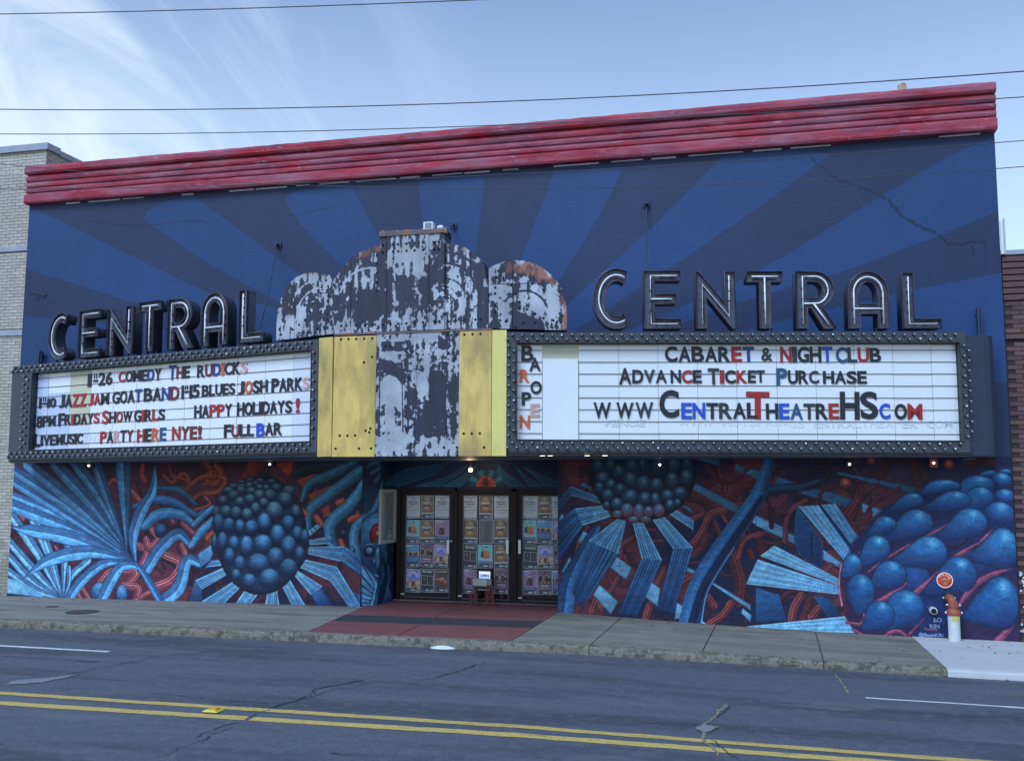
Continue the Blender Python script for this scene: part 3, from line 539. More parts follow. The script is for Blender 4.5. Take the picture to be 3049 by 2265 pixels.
for P, r in (([(780, 860), (900, 770), (1080, 660)], [6, 18, 10]), ([(1180, 610), (1300, 550), (1380, 490)], [8, 16, 6]), ([(840, 1070), (960, 1010), (1060, 930)], [22, 34, 10]), ([(1110, 1010), (1260, 880), (1420, 740), (1560, 650)], [30, 20, 30, 8]), ([(1420, 1100), (1520, 960), (1640, 880), (1790, 830)], [16, 36, 30, 12]), ([(1560, 660), (1620, 600), (1660, 560)], [8, 16, 8]),
             ([(1080, 1290), (1180, 1180)], [14, 6]), ([(1690, 1350), (1800, 1220), (1842, 1050)], [40, 26, 6]), ([(760, 1080), (750, 1210), (640, 1210)], [10, 22, 14]), ([(900, 1310), (980, 1265), (1060, 1300)], [20, 26, 10]), ([(690, 1260), (760, 1300)], [14, 12]), ([(720, 730), (740, 690)], [8, 6])): strandset(P, r)
for x, y, rx, ry, tl in POD:
    if tl is None and x < 1690: tl = (x - rx * 1.25, y + ry * 1.0)
    d = 1.0 if y > 140 else .8; big = y > 860
    eg(ZD, x, y, rx * 1.02, ry * 1.02, (54, 120, 186) if not big else (40, 104, 172), (20, 40, 96), tail=tl, rim=(52, 92, 150), spot=(124, 182, 230), spx=.18, spy=-.58)
# signature
cvs.text('BO', *cvs.fn(*ZD(1250, 1208)), 8, (130, 156, 200), off=.03, rot=-.1); cvs.text('KiN', *cvs.fn(*ZD(1222, 1250)), 8, (130, 156, 200), off=.03, rot=-.05)
cvs.text('The mirac', *cvs.fn(*ZD(1180, 1262)), 4.2, (200, 90, 130), off=.03); cvs.text('@BookKIN', *cvs.fn(*ZD(1145, 1305)), 6.5, (150, 170, 225), off=.02)
def grain(cv, seed, amp=.16):
    h, w_ = cv.h, cv.w; g1 = fbm(h, w_, 9, 3, seed, sx=.6, sy=1.3) - .5; g2 = fbm(h, w_, 60, 3, seed + 1) - .5
    cv.a *= (1 + amp * 2.2 * g1 + amp * g2)[..., None]
    rd = np.abs(fbm(h, w_, 9, 3, seed + 3, sx=.6, sy=1.5) - .5); cv.a *= (1 - .30 * np.clip((.03 - rd) / .03, 0, 1) * np.clip(cv.a.mean(2) / 110, .15, 1))[..., None]
    rd = np.abs(fbm(h, w_, 24, 4, seed + 5, sx=1.3, sy=.8) - .5); cv.a *= (1 + .25 * np.clip((.02 - rd) / .02, 0, 1) * np.clip(cv.a.mean(2) / 110, .1, 1))[..., None]
    r = np.random.default_rng(seed); k = (r.random((h, w_)) > .9988)[..., None]; cv.a = np.where(k, cv.a * .6 + 110, cv.a)
mc.a = 255 * (np.clip(mc.a * [.96, 1.01, .97], 0, 255) / 255) ** 1.12 * 1.08
grain(mc, 11)
IM_MURAL = mc.image('mural_paint', k=1.03)
# ---- entrance cheeks and the panel above the doors: unrolled onto one canvas
EP = [np.array([7.6, 0.]), np.array([7.83, .25]), np.array([7.9, .9]), np.array([11.6, .9])]
SL = [0]; 
for i in range(3): SL.append(SL[-1] + float(np.linalg.norm(EP[i + 1] - EP[i])))
EPPM = 130.; EZ0, EZ1 = -.35, 2.95
def ent_fn(px, py):
    i = 0 if px < 1137 else (1 if px < 1184 else 2)
    if px > 1150 and py < 1458: i = 2 if px > 1184 else 1
    e = EP[i + 1] - EP[i]; n = np.array([-e[1], e[0], 0]); p = onP(px, py, [EP[i][0], EP[i][1], 0], n)
    s_ = SL[i] + ((p[:2] - EP[i]) @ e) / np.linalg.norm(e); return (s_ * EPPM, (EZ1 - p[2]) * EPPM)
ec = Canvas(int(SL[3] * EPPM) + 2, int((EZ1 - EZ0) * EPPM), ent_fn, (22, 44, 92)); cvs = ec
tb(ZE, [(100, 1500), (160, 1100)], 90, (30, 60, 112), dark=(16, 30, 64)); pl(ZE, [(100, 650), (330, 580), (330, 760), (130, 900)], (104, 52, 84)); pl(ZE, [(150, 200), (330, 450), (330, 590), (150, 640)], (20, 44, 82), (34, 74, 112), g=[(240, 250), (240, 600)])
tb(ZE, [(20, 960), (60, 760), (240, 640), (320, 470), (345, 330)], [40, 46, 44, 40, 30], (66, 118, 170), dark=(20, 36, 80))
for P in ([(180, 170), (330, 110)], [(225, 240), (330, 180)], [(275, 320), (330, 270)]): tb(ZE, P, [24, 34], (44, 92, 130), dark=(16, 32, 62))
eg(ZE, 300, 880, 150, 160, (92, 152, 214), (40, 84, 140)); eg(ZE, 292, 868, 62, 78, (150, 52, 60), (96, 34, 50)); eg(ZE, 288, 858, 14, 22, (200, 150, 160), (110, 50, 60)); eg(ZE, 318, 858, 12, 20, (200, 150, 160), (110, 50, 60))
pl(ZE, [(130, 940), (330, 940), (350, 1400), (250, 1600), (110, 1600), (110, 1000)], (46, 90, 140), (24, 50, 98), g=[(200, 950), (250, 1500)])
eg(ZE, 205, 1020, 72, 72, (110, 162, 218), (34, 66, 120)); eg(ZE, 205, 1028, 58, 56, (22, 40, 82), (22, 40, 82)); eg(ZE, 205, 1026, 42, 38, (124, 176, 226), (58, 100, 156)); eg(ZE, 300, 1080, 26, 60, (120, 170, 220), (50, 90, 144)); eg(ZE, 255, 1145, 22, 38, (96, 146, 204), (30, 60, 110)); eg(ZE, 305, 1170, 24, 44, (112, 160, 214), (40, 76, 130))
tb(ZE, [(150, 1170), (230, 1260), (310, 1300)], 16, (84, 136, 196), dark=(18, 36, 80)); tb(ZE, [(130, 1130), (200, 1220), (300, 1340)], 12, (26, 50, 100), dark=(14, 28, 64))
qd(ZE, [(125, 1150), (275, 1400), (230, 1590), (130, 1600)][:4], 6, (110, 160, 216), (70, 120, 180), (24, 48, 100)); tb(ZE, [(150, 1180), (250, 1310), (285, 1400), (240, 1580)], [10, 26, 36, 30], (96, 150, 210), two=True, dark=(26, 52, 104))
eg(ZE, 370, 1110, 38, 60, (52, 110, 150), (20, 44, 88)); eg(ZE, 440, 1095, 34, 100, (60, 100, 150), (24, 46, 96)); eg(ZE, 440, 1095, 18, 60, (22, 42, 84), (22, 42, 84)); tb(ZE, [(345, 1190), (350, 1300), (320, 1400), (290, 1560)], 24, (40, 84, 136), dark=(16, 32, 72)); tb(ZE, [(400, 1180), (410, 1280), (400, 1390), (350, 1560)], 14, (54, 98, 150), dark=(16, 32, 72))
pl(ZE, [(390, 1360), (460, 1560), (345, 1580)], (78, 128, 190), (28, 56, 110), g=[(400, 1400), (420, 1570)]); tb(ZE, [(480, 1180), (430, 1290), (400, 1400)], 12, (60, 100, 150), dark=(16, 32, 72))
pl(ZE, [(345, 380), (500, 380), (520, 100), (345, 100)], (14, 34, 70), (20, 56, 96), g=[(400, 100), (400, 380)])
# curtains and fan over the doors (photo zoom of the entrance)
ZDO_s = 3.1776
def dpoly(pts, *a, **k):
    if 'g' in k: k['g'] = mapz(ZDO, k['g'])
    ec.poly(mapz(ZDO, pts), *a, **k)
dpoly([(200, 20), (1800, 20), (1800, 360), (200, 360)], (16, 40, 84)); 
for P in ([(80, 320), (300, 170), (700, 110), (560, 230), (220, 345)], [(360, 345), (640, 260), (860, 140), (820, 200), (600, 345)], [(620, 345), (830, 230), (960, 130), (900, 260), (800, 345)], [(1150, 130), (1240, 220), (1420, 345), (1260, 345), (1130, 240)], [(1300, 130), (1420, 250), (1600, 345), (1450, 345)], [(1380, 150), (1560, 230), (1720, 300), (1720, 345), (1600, 340)]):
    dpoly(P, (30, 92, 140), (20, 58, 104), g=[P[0], P[2]], line=(50, 120, 160))
for a0 in range(0, 180, 20):
    if 30 <= a0 < 150 or True:
        c0 = (1040, 345); r1_, r2_ = 96, 150; a1, a2 = rad(a0), rad(a0 + 20)
        dpoly([(c0[0] + 100 * math.cos(a1), c0[1] - 105 * math.sin(a1)), (c0[0] + 170 * math.cos(a1), c0[1] - 165 * math.sin(a1)), (c0[0] + 170 * math.cos(a2), c0[1] - 165 * math.sin(a2)), (c0[0] + 100 * math.cos(a2), c0[1] - 105 * math.sin(a2))], (36, 110, 150) if (a0 // 20) % 2 else (20, 60, 100))
        dpoly([c0, (c0[0] + 96 * math.cos(a1 + .03), c0[1] - 100 * math.sin(a1 + .03)), (c0[0] + 96 * math.cos(a2 - .03), c0[1] - 100 * math.sin(a2 - .03))], (176, 84, 92), (110, 36, 52), g=[(c0[0] + 96 * math.cos(a1), c0[1] - 100 * math.sin(a1)), c0])
eg_ = ec.egg(*ZDO(1038, 295), 26 / ZDO_s, 40 / ZDO_s, (110, 26, 44), (60, 14, 34))
ec.a = 255 * (np.clip(ec.a * [.96, 1.01, .97], 0, 255) / 255) ** 1.12 * 1.08
grain(ec, 21)
IM_ENT = ec.image('entrance_paint', k=1.0)

# ---- upper wall: sunburst in two blues
UPPM = 70.; UZ0, UZ1 = 2.3, 8.1
uc = Canvas(int(18.7 * UPPM), int((UZ1 - UZ0) * UPPM), lambda px, py: (onY(px, py)[0] * UPPM, (UZ1 - onY(px, py)[2]) * UPPM), (27, 45, 86)); cvs = uc
LB = (24, 58, 115); LB2 = (42, 82, 150)
rays = [[ZU(30, 360), ZU(70, 360), ZU(480, 560), ZU(830, 730), ZU(1120, 790), ZU(1400, 1000), ZU(900, 900), ZU(560, 790), ZU(20, 620)],
        [ZU(20, 830), ZU(600, 890), ZU(1400, 1050), ZU(1400, 1300), ZU(-20, 1300)],
        [ZU(545, 405), ZU(560, 370), ZU(640, 325), ZU(760, 300), ZU(900, 400), ZU(1220, 640), ZU(1500, 850), ZU(1500, 960), ZU(1120, 760), ZU(830, 600)],
        [ZU(1168, 318), ZU(1200, 285), ZU(1300, 265), ZU(1460, 250), ZU(1590, 500), ZU(1750, 900), ZU(1600, 800), ZU(1410, 600), ZU(1240, 430)],
        [ZU(1758, 232), ZU(2052, 212), ZU(2010, 560), ZU(1900, 900), ZU(1800, 700)],
        [ZV(215, 395), ZV(512, 372), ZV(420, 560), ZV(240, 850), ZV(60, 1100), ZV(40, 850)],
        [ZV(930, 330), ZV(1230, 300), ZV(1400, 312), ZV(1190, 470), ZV(860, 700), ZV(560, 900), ZV(270, 1090), ZV(270, 960), ZV(620, 640), ZV(800, 460)],
        [ZV(1930, 310), ZV(2100, 240), ZV(2110, 560), ZV(1870, 660), ZV(1500, 800), ZV(1000, 950), ZV(700, 1060), ZV(480, 1090), ZV(960, 880), ZV(1200, 750), ZV(1620, 490)],
        [ZV(2130, 820), ZV(1700, 905), ZV(1300, 1000), ZV(900, 1100), ZV(2200, 1300)]]
for P in rays: uc.poly(P, LB, None, soft=1.3)
n1 = fbm(uc.h, uc.w, 240, 4, 31) - .5; n2 = fbm(uc.h, uc.w, 30, 4, 33, sy=.5) - .5; uc.a *= (1 + .22 * n1 + .10 * n2)[..., None]
def crack(cv, pts, wd, col, jit=3, seed=1, op=.9):
    r = random.Random(seed); P = [np.array(cv.fn(*p)) for p in pts]; out = []
    for a, b in zip(P[:-1], P[1:]):
        for t in np.linspace(0, 1, 9, endpoint=False): out.append(a + (b - a) * t + np.array([r.uniform(-jit, jit), r.uniform(-jit, jit)]))
    out.append(P[-1])
    for a, b in zip(out[:-1], out[1:]):
        e = b - a; n = np.array([-e[1], e[0]]) / (np.linalg.norm(e) + 1e-6) * wd * r.uniform(.4, 1.2) / 2; cv.poly([a - n, b - n, b + n, a + n], col, raw=True, op=op)
crack(uc, [ZV(1320, 340), ZV(1420, 420), ZV(1560, 470), ZV(1640, 510), ZV(1700, 575), ZV(1790, 630), ZV(1860, 660)], 3.6, (10, 26, 62), 2.0, 4, .62); crack(uc, [ZV(1860, 660), ZV(1900, 700), ZV(1960, 695), ZV(2060, 690)], 3.2, (8, 20, 54), 1.4, 5, .8)
crack(uc, [ZU(300, 410), ZU(440, 430), ZU(560, 430), ZU(700, 415), ZU(830, 415)], 1.2, (10, 26, 62), 1, 6); crack(uc, [ZU(1190, 395), ZU(1300, 370), ZU(1420, 340)], 1., (10, 26, 62), 1, 7); crack(uc, [ZU(60, 760), ZU(200, 780)], 1, (10, 26, 62), 1, 8)
crack(uc, [ZV(2060, 690), ZV(2062, 820)], 1, (8, 22, 56), 1, 9); crack(uc, [ZV(2000, 700), ZV(2010, 745)], 1, (8, 22, 56), 1, 9)
IM_UP = uc.image('sunburst_paint')
# ================================================================== the theatre
M_mural = imgmat('mural_paint_on_stucco', IM_MURAL, rough=.55, bump=.8, bscale=16, bdist=.02, spec=.35)
M_ent = imgmat('entrance_mural_paint', IM_ENT, rough=.55, bump=.5, bscale=16, bdist=.015, spec=.35)
M_up = imgmat('sunburst_wall_paint', IM_UP, rough=.55, bump=.5, bscale=12, bdist=.014, spec=.4)
M_red = mat('worn_red_cornice_paint', alb(150, 50, 68, 1.0), rough=.8, noise=.22, nscale=3, bump=.8, bscale=30, stretch=(1, 1, 3))
layer(M_red, (.16, .055, .10), 2.2, .45, .66, stretch=(.4, 1, 3), detail=9, amount=.8, loc=(6, 1, 3))
layer(M_red, (.52, .40, .50), 6.5, .585, .70, stretch=(.5, 1, 2.2), detail=11, distort=1.0, amount=.85, rough=.72)
layer(M_red, (.40, .22, .28), 1.9, .42, .66, stretch=(.35, 1, 1.8), detail=10, amount=.62, loc=(2, 9, 4), rough=.7)
M_red.node_tree.nodes['Principled BSDF'].inputs['Specular IOR Level'].default_value = .2
layer(M_red, (.055, .02, .035), 3., .60, .80, stretch=(.5, 1, 4), detail=8, amount=.5, loc=(3, 0, 1))
M_roof = mat('tar_roof', (.05, .05, .055), rough=.9)
M_chip = mat('chipped_pale_plaster_edge', (.62, .62, .66), rough=.9, noise=.2, nscale=20)
bld = thing('theatre_building', 'wide old theatre with blue sunburst wall, red cornice and street level mural', 'theatre', (9.3, 0, -.2))
mur_uv = lambda v: ((v.x - MX0) / (MX1 - MX0), (v.z - MZ0) / (MZ1 - MZ0))
XR = 18.55
def wallbox(name, x0, x1, z0, z1, m, uv, y1=.3):
    return MB().box((x0, 0, z0), (x1, y1, z1)).build(name, m, bld, uv=uv)
W1 = wallbox('mural_wall', 0, 7.6, -.7, 2.66, M_mural, mur_uv); W1['label'] = 'left mural wall with blue palm leaves and a ball of pods'
W2 = wallbox('mural_wall', 11.27, XR, -.7, 2.66, M_mural, mur_uv, ); W2['label'] = 'right mural wall with folded books, trunk and big blue pods'
up_uv = lambda v: (v.x * UPPM / uc.w, 1 - (UZ1 - v.z) * UPPM / uc.h)
W3 = wallbox('upper_wall', 0, XR, 2.662, 7.95, M_up, up_uv); W3['label'] = 'upper wall painted with a sunburst in two blues'
# entrance recess
def ewall(i, z0, z1, t=.12):
    a, b = EP[i], EP[i + 1]; e = (b - a) / np.linalg.norm(b - a); n = np.array([e[1], -e[0]]) * -1
    q = [a, b, b + n * t, a + n * t]
    vs = [(p[0], p[1], z) for z in (z0, z1) for p in q]; fs = [(0, 1, 5, 4), (1, 2, 6, 5), (2, 3, 7, 6), (3, 0, 4, 7), (3, 2, 1, 0), (4, 5, 6, 7)]
    o = mesh('entrance_wall', vs, fs, M_ent, bld); l = o.data.uv_layers.new(name='uv')
    for p in o.data.polygons:
        for li in p.loop_indices:
            v = np.array(o.data.vertices[o.data.loops[li].vertex_index].co); s_ = SL[i] + (v[:2] - a) @ e
            l.data[li].uv = (s_ * EPPM / ec.w, 1 - (EZ1 - v[2]) * EPPM / ec.h)
    return o
ewall(0, -.5, 2.655)
q = ewall(1, -.5, 1.2); # below the display case
box_top = onP(*ZE(420, 400), [EP[1][0], EP[1][1], 0], [EP[2][1] - EP[1][1], -(EP[2][0] - EP[1][0]), 0])[2]; box_bot = onP(*ZE(420, 945), [EP[1][0], EP[1][1], 0], [EP[2][1] - EP[1][1], -(EP[2][0] - EP[1][0]), 0])[2]
bpy.data.objects.remove(q); ewall(1, -.5, box_bot + .03); ewall(1, box_top - .03, 2.655)
ZDT = onY(*ZDO(700, 360), .9)[2]
ewall(2, ZDT, 2.655)
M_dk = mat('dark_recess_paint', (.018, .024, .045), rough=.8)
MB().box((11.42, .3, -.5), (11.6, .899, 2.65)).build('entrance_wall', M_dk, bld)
# roof and rear volume
mb = MB().box((.02, .3, -.7), (XR - .02, 30, 8.1)); mb2 = mb
inner = MB()
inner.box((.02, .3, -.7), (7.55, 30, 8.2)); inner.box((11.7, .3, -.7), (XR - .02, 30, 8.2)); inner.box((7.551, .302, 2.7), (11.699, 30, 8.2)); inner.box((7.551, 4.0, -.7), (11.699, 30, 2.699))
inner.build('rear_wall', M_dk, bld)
box('roof', (.0, .31, 8.2), (XR, 30, 8.28), M_roof, bld)
# cornice: five rolls with dark grooves, edge rounded by hand
prof = [(0, 7.955), (-.13, 7.965), (-.15, 8.0), (-.15, 8.13), (-.12, 8.165), (-.075, 8.175), (-.075, 8.195), (-.11, 8.205), (-.12, 8.24), (-.11, 8.285), (-.075, 8.295), (-.075, 8.312), (-.11, 8.322), (-.12, 8.36), (-.11, 8.405), (-.075, 8.415), (-.075, 8.432), (-.11, 8.442), (-.125, 8.48), (-.12, 8.54), (-.07, 8.552), (-.07, 8.575), (-.15, 8.585), (-.18, 8.62), (-.18, 8.70), (-.15, 8.755), (-.10, 8.775), (.25, 8.775), (.25, 7.96)]
nx = 260; vs = []; fs = []; m_ = len(prof); wob = fbm(2, nx, 3, 3, 5)[0] - .5; wob2 = fbm(m_, nx, 4, 2, 8) - .5
for i in range(nx):
    x = -.02 + (XR + .04) * i / (nx - 1)
    for j, (y, z) in enumerate(prof):
        e = 1 if 0 < j < m_ - 2 else 0
        vs.append((x, y + e * wob2[j, i] * .009, z + e * (wob2[j, i] * .006 + (.0 if z < 8.7 else wob[i] * .018)) - .12 * 0))
for i in range(nx - 1):
    for j in range(m_):
        k = (j + 1) % m_; fs.append((i * m_ + j, i * m_ + k, (i + 1) * m_ + k, (i + 1) * m_ + j))
fs.append(tuple(range(m_))[::-1]); fs.append(tuple((nx - 1) * m_ + j for j in range(m_)))
mesh('cornice', vs, fs, M_red, bld)
mb = MB()                                    # the ragged pale line where plaster has broken away below the cornice
x = .1
while x < XR - .2:
    l_ = rng.uniform(.15, .9)
    if rng.random() < .8: mb.box((x, -.012 - rng.random() * .01, 7.925 + rng.random() * .012), (x + l_, -.001, 7.953))
    x += l_ + rng.uniform(0, .25)
mb.build('chipped_edge', M_chip, bld, kind='stuff')
# ---------------- doors
M_frame = mat('dark_bronze_door_frame', (.022, .014, .013), rough=.5, spec=.22, noise=.2, nscale=5)
M_alu = mat('brushed_aluminium', (.62, .62, .6), rough=.35, metal=.7)
M_glass = bpy.data.materials.new('door_glass'); M_glass.use_nodes = True; t = M_glass.node_tree; t.nodes.clear()
o_ = N(t, 'ShaderNodeOutputMaterial'); a_ = N(t, 'ShaderNodeBsdfTransparent'); a_.inputs[0].default_value = (.93, .94, .95, 1); g__ = N(t, 'ShaderNodeBsdfGlossy'); g__.inputs['Roughness'].default_value = .04; g__.inputs[0].default_value = (.9, .9, .95, 1)
f_ = N(t, 'ShaderNodeFresnel'); f_.inputs[0].default_value = 1.5; ge_ = N(t, 'ShaderNodeNewGeometry'); io_ = N(t, 'ShaderNodeMapRange'); io_.inputs[3].default_value = 1.5; io_.inputs[4].default_value = 1 / 1.5; t.links.new(ge_.outputs['Backfacing'], io_.inputs[0]); t.links.new(io_.outputs[0], f_.inputs[0]); x_ = N(t, 'ShaderNodeMixShader'); t.links.new(f_.outputs[0], x_.inputs[0]); t.links.new(a_.outputs[0], x_.inputs[1]); t.links.new(g__.outputs[0], x_.inputs[2]); t.links.new(x_.outputs[0], o_.inputs[0])
def DP(x, y, yy=.9): return onY(*ZDO(x, y), yy)
YD = .9
DOORS = [(228, 745, 275, 697, 'left', 690), (768, 1290, 818, 1256, 'middle', 1250), (1332, 1850, 1380, 1800, 'right', 1365)]
zb_, zt_ = .0, ZDT
fr = MB()
xs = [DP(a, 900)[0] for a in (200, 228, 745, 768, 1290, 1332, 1850)]
X_END = 11.42
for a, b in ((xs[0], xs[1]), (xs[2], xs[3]), (xs[4], xs[5])): fr.box((a, YD - .03, zb_ - .02), (b, YD + .09, zt_))
fr.box((xs[1], YD - .03, zt_ - .05), (X_END, YD + .09, zt_ - .001))
fr.build('door_frame', M_frame, bld)
box('threshold', (7.92, YD - .06, -.03), (X_END, YD + .1, .015), mat('worn_metal_sill', (.16, .15, .16), rough=.5, noise=.3), bld)
for (a, b, g0, g1, side, hx) in DOORS:
    x0, x1 = DP(a, 900)[0] + .004, min(DP(b, 900)[0] - .004, X_END - .01); gx0, gx1 = DP(g0, 900)[0], min(DP(g1, 900)[0], X_END - .05); gz0, gz1 = DP(480, 1392)[2], DP(480, 422)[2]
    mb = MB(); z0, z1 = .018, zt_ - .052
    mb.box((x0, YD, z0), (gx0, YD + .045, z1)); mb.box((gx1, YD, z0), (x1, YD + .045, z1)); mb.box((gx0, YD, z0), (gx1, YD + .045, gz0)); mb.box((gx0, YD, gz1), (gx1, YD + .045, z1))
    dr = mb.build('door', M_frame, bld); dr['label'] = side + ' glass door in a dark frame, covered with posters'
    par(box('glass', (gx0, YD + .018, gz0), (gx1, YD + .026, gz1), M_glass), dr)
    mb = MB(); e = .012
    for A, B in (((gx0, gz0), (gx0 + e, gz1)), ((gx1 - e, gz0), (gx1, gz1)), ((gx0 + e, gz0), (gx1 - e, gz0 + e)), ((gx0 + e, gz1 - e), (gx1 - e, gz1))): mb.box((A[0], YD - .004, A[1]), (B[0], YD + .017, B[1]))
    par(mb.build('glazing_bead', mat('dull_metal_bead', (.12, .12, .13), rough=.5)), dr)
    hxw = DP(hx, 900)[0]; hz0, hz1 = DP(hx, 975)[2], DP(hx, 845)[2]
    mb = MB().box((hxw - .022, YD - .075, hz0), (hxw + .022, YD - .055, hz1)); mb.box((hxw - .01, YD - .055, hz0 + .06), (hxw + .01, YD, hz0 + .09)); mb.box((hxw - .01, YD - .055, hz1 - .09), (hxw + .01, YD, hz1 - .06))
    par(mb.build('handle', M_alu), dr)
    bx = x1 - .07 if side != 'right' else x0 + .05
    par(MB().lathe([(.018, -.012), (.018, 0)], (bx, YD, DP(bx, 775)[2] if False else 1.12), 'Y', 10).build('lock', M_alu), dr)
    par(box('door_plate', (x0 + .02, YD - .006, .10), (x0 + .09, YD, .125), M_alu), dr)
# display case on the cheek wall
a, b = EP[1], EP[2]; e = (b - a) / np.linalg.norm(b - a); n2_ = np.array([e[1], -e[0]]); 
n2_ = n2_ if n2_ @ (np.array([14.4, -16]) - a) > 0 else -n2_
def CW(s_, o, z): p = a + e * s_ + n2_ * o; return (p[0], p[1], z)
Lc = float(np.linalg.norm(b - a))
M_case = mat('pale_grey_case_frame', (.42, .44, .42), rough=.5, noise=.1); M_in = mat('grey_case_back', (.36, .40, .42), rough=.7, noise=.25, nscale=6)
case = thing('display_case', 'narrow pale framed glass display case set in the mural beside the doors', 'display case', (7.9, .4, 1.0))
def cbox(mb, s0, s1, o0, o1, z0, z1):
    n = len(mb.v); mb.v += [CW(s0, o0, z0), CW(s1, o0, z0), CW(s1, o1, z0), CW(s0, o1, z0), CW(s0, o0, z1), CW(s1, o0, z1), CW(s1, o1, z1), CW(s0, o1, z1)]
    mb.f += [(n, n + 3, n + 2, n + 1), (n + 4, n + 5, n + 6, n + 7), (n, n + 1, n + 5, n + 4), (n + 1, n + 2, n + 6, n + 5), (n + 2, n + 3, n + 7, n + 6), (n + 3, n, n + 4, n + 7)]
mb = MB(); zb0, zt0 = box_bot, box_top
cbox(mb, .01, .09, .0, .05, zb0, zt0); cbox(mb, Lc - .07, Lc - .005, .0, .05, zb0, zt0); cbox(mb, .09, Lc - .07, .0, .05, zb0, zb0 + .07); cbox(mb, .09, Lc - .07, 0, .05, zt0 - .06, zt0); mb.build('case_frame', M_case, case)
mb = MB(); cbox(mb, .02, Lc - .02, -.035, -.02, zb0, zt0); mb.build('case_back', M_in, case)
mb = MB(); cbox(mb, .09, Lc - .07, .012, .018, zb0 + .07, zt0 - .06); mb.build('glass', M_glass, case)
M_sm = mat('small_white_figures', (.6, .6, .66), rough=.5, noise=.4, nscale=40)
mb = MB(); mb.lathe([(.03, 0), (.035, .05), (.02, .09), (.028, .13), (.01, .16)], CW(Lc - .17, -.012, zb0 + .08), 'Z', 8); mb.lathe([(.02, 0), (.025, .04), (.012, .08)], CW(Lc - .25, -.012, zb0 + .08), 'Z', 8); mb.build('figurine', M_sm, case)

# ================================================================== marquee
M_grey = mat('dark_grey_marquee_steel', alb(58, 68, 84, 1.0), rough=.55, noise=.12, nscale=4, bump=.15, bscale=60, spec=.4)
M_blk = mat('black_painted_steel', (.022, .026, .032), rough=.45, noise=.2, nscale=6)
M_sof = mat('painted_marquee_soffit', (.10, .115, .15), rough=.6, noise=.15, nscale=2)
M_acr = mat('white_acrylic_letter_panel', (.78, .80, .83), rough=.13, noise=.02, nscale=1.5, spec=.6)
M_acr2 = mat('dull_white_letter_panel', (.66, .70, .78), rough=.25, noise=.05, nscale=2, spec=.5); M_acr3 = mat('aged_cream_letter_panel', (.58, .55, .40), rough=.3, noise=.06, nscale=2)
M_acr4 = mat('blue_grey_letter_panel', (.50, .58, .76), rough=.18, noise=.04, nscale=2, spec=.6)
M_rail = mat('thin_dark_letter_rail', (.03, .035, .05), rough=.4)
def frame(p0, p1, z0, z1):
    X = Vector((p1[0] - p0[0], p1[1] - p0[1], z1 - z0)); Ln = X.length; X.normalize(); Yv = Vector((0, 0, 1)).cross(X).normalized(); Zv = X.cross(Yv)
    M = Matrix.Identity(4)
    for i in range(3): M[i][0] = X[i]; M[i][1] = Yv[i]; M[i][2] = Zv[i]; M[i][3] = (p0[0], p0[1], z0)[i]
    return M, Ln
PA, PB, PC_, PD_ = (.36, -.553), (7.98, -2.2), (10.65, -2.2), (17.80, -.72)
ML, LL = frame(PA, PB, 2.578, 2.66); MR, LR = frame(PC_, PD_, 2.66, 2.655)
MCn, LC = frame(PB, PC_, 2.66, 2.66)
def loc(M, q, off=0.):
    Mi = M.inverted(); c = Mi @ Vector(CAM); r = ray(*q); p = Mi @ Vector(CAM + r) - c; t = (off - c[1]) / p[1]; return (c[0] + p[0] * t, c[2] + p[2] * t)
def at(M, s_, o, t): return M @ Vector((s_, o, t))
can = thing('marquee_canopy', 'dark steel V shaped theatre marquee canopy carrying both letter boards', 'marquee', (9.3, -1, 2.66))
plan = [(.40, -.375), (8.0, -2.02), (10.63, -2.02), (17.79, -.54), (17.80, -.70), (18.08, -.645), (18.17, -.60), (18.24, -.50), (18.28, -.35), (18.30, -.15), (18.30, -.003), (.40, -.003)]
zbx = lambda x: float(itp(x, [.36, 7.98], [2.578, 2.66]))
mb = MB(); mb.prism(plan, lambda p: (p[0], p[1], zbx(p[0]) + .006), lambda p: (p[0], p[1], zbx(p[0]) + 1.86)); mb.build('canopy_body', mat('dark_navy_canopy_steel', alb(36, 50, 74), rough=.55, noise=.12, nscale=3), can)
mb = MB(); pl2 = [(p[0], p[1] + .03 if p[1] < -.1 else p[1]) for p in plan]; mb.prism(pl2, lambda p: (p[0], p[1], zbx(p[0]) - .002), lambda p: (p[0], p[1], zbx(p[0]) + .005)); mb.build('soffit', M_sof, can)
box('soffit', (7.62, .0, 2.662), (11.5, .88, 2.69), M_sof, can)
M_lamp = mat('lit_soffit_lamp', (.9, .9, .9), emit=(1, .82, .6), estr=2.6); M_warm = mat('glowing_bulb', (1, .9, .7), emit=(1, .72, .40), estr=16)
for Z, x, y in ((ZB, 380, 78), (ZB, 820, 72), (ZB, 1285, 50), (ZB, 1805, 66), (ZA, 1755, 78), (ZA, 2110, 72), (Z8, 160, 1090), (Z8, 327, 1102), (Z8, 560, 1085), (Z8, 760, 1090)):
    p = onZ(*Z(x, y), 2.645); 
    if p[1] > -.1: p = onY(*Z(x, y), -.35)
    p[1] = min(max(p[1], -1.95), -.25)
    r_ = MB().lathe([(.062, -.010), (.062, 0), (.045, 0), (.045, -.006)], (p[0], p[1], zbx(p[0]) - .002), 'Z', 14).build('soffit_lamp', M_blk, can)
    par(MB().lathe([(.043, -.010), (.043, -.004)], (p[0], p[1], zbx(p[0]) - .004), 'Z', 14).build('bulb', M_lamp), r_)
mb = MB(); c0 = onP(*Z9(1790, 1017), at(MR, 0, -.02, 0), MR.col[1][:3]); mb.tube([c0, Vector(c0) + Vector((.04, 0, -.10)), Vector(c0) + Vector((.05, 0, -.18)), Vector(c0) + Vector((-.12, 0, -.19))], .006, 5); mb.build('loose_wire', M_rail, can)

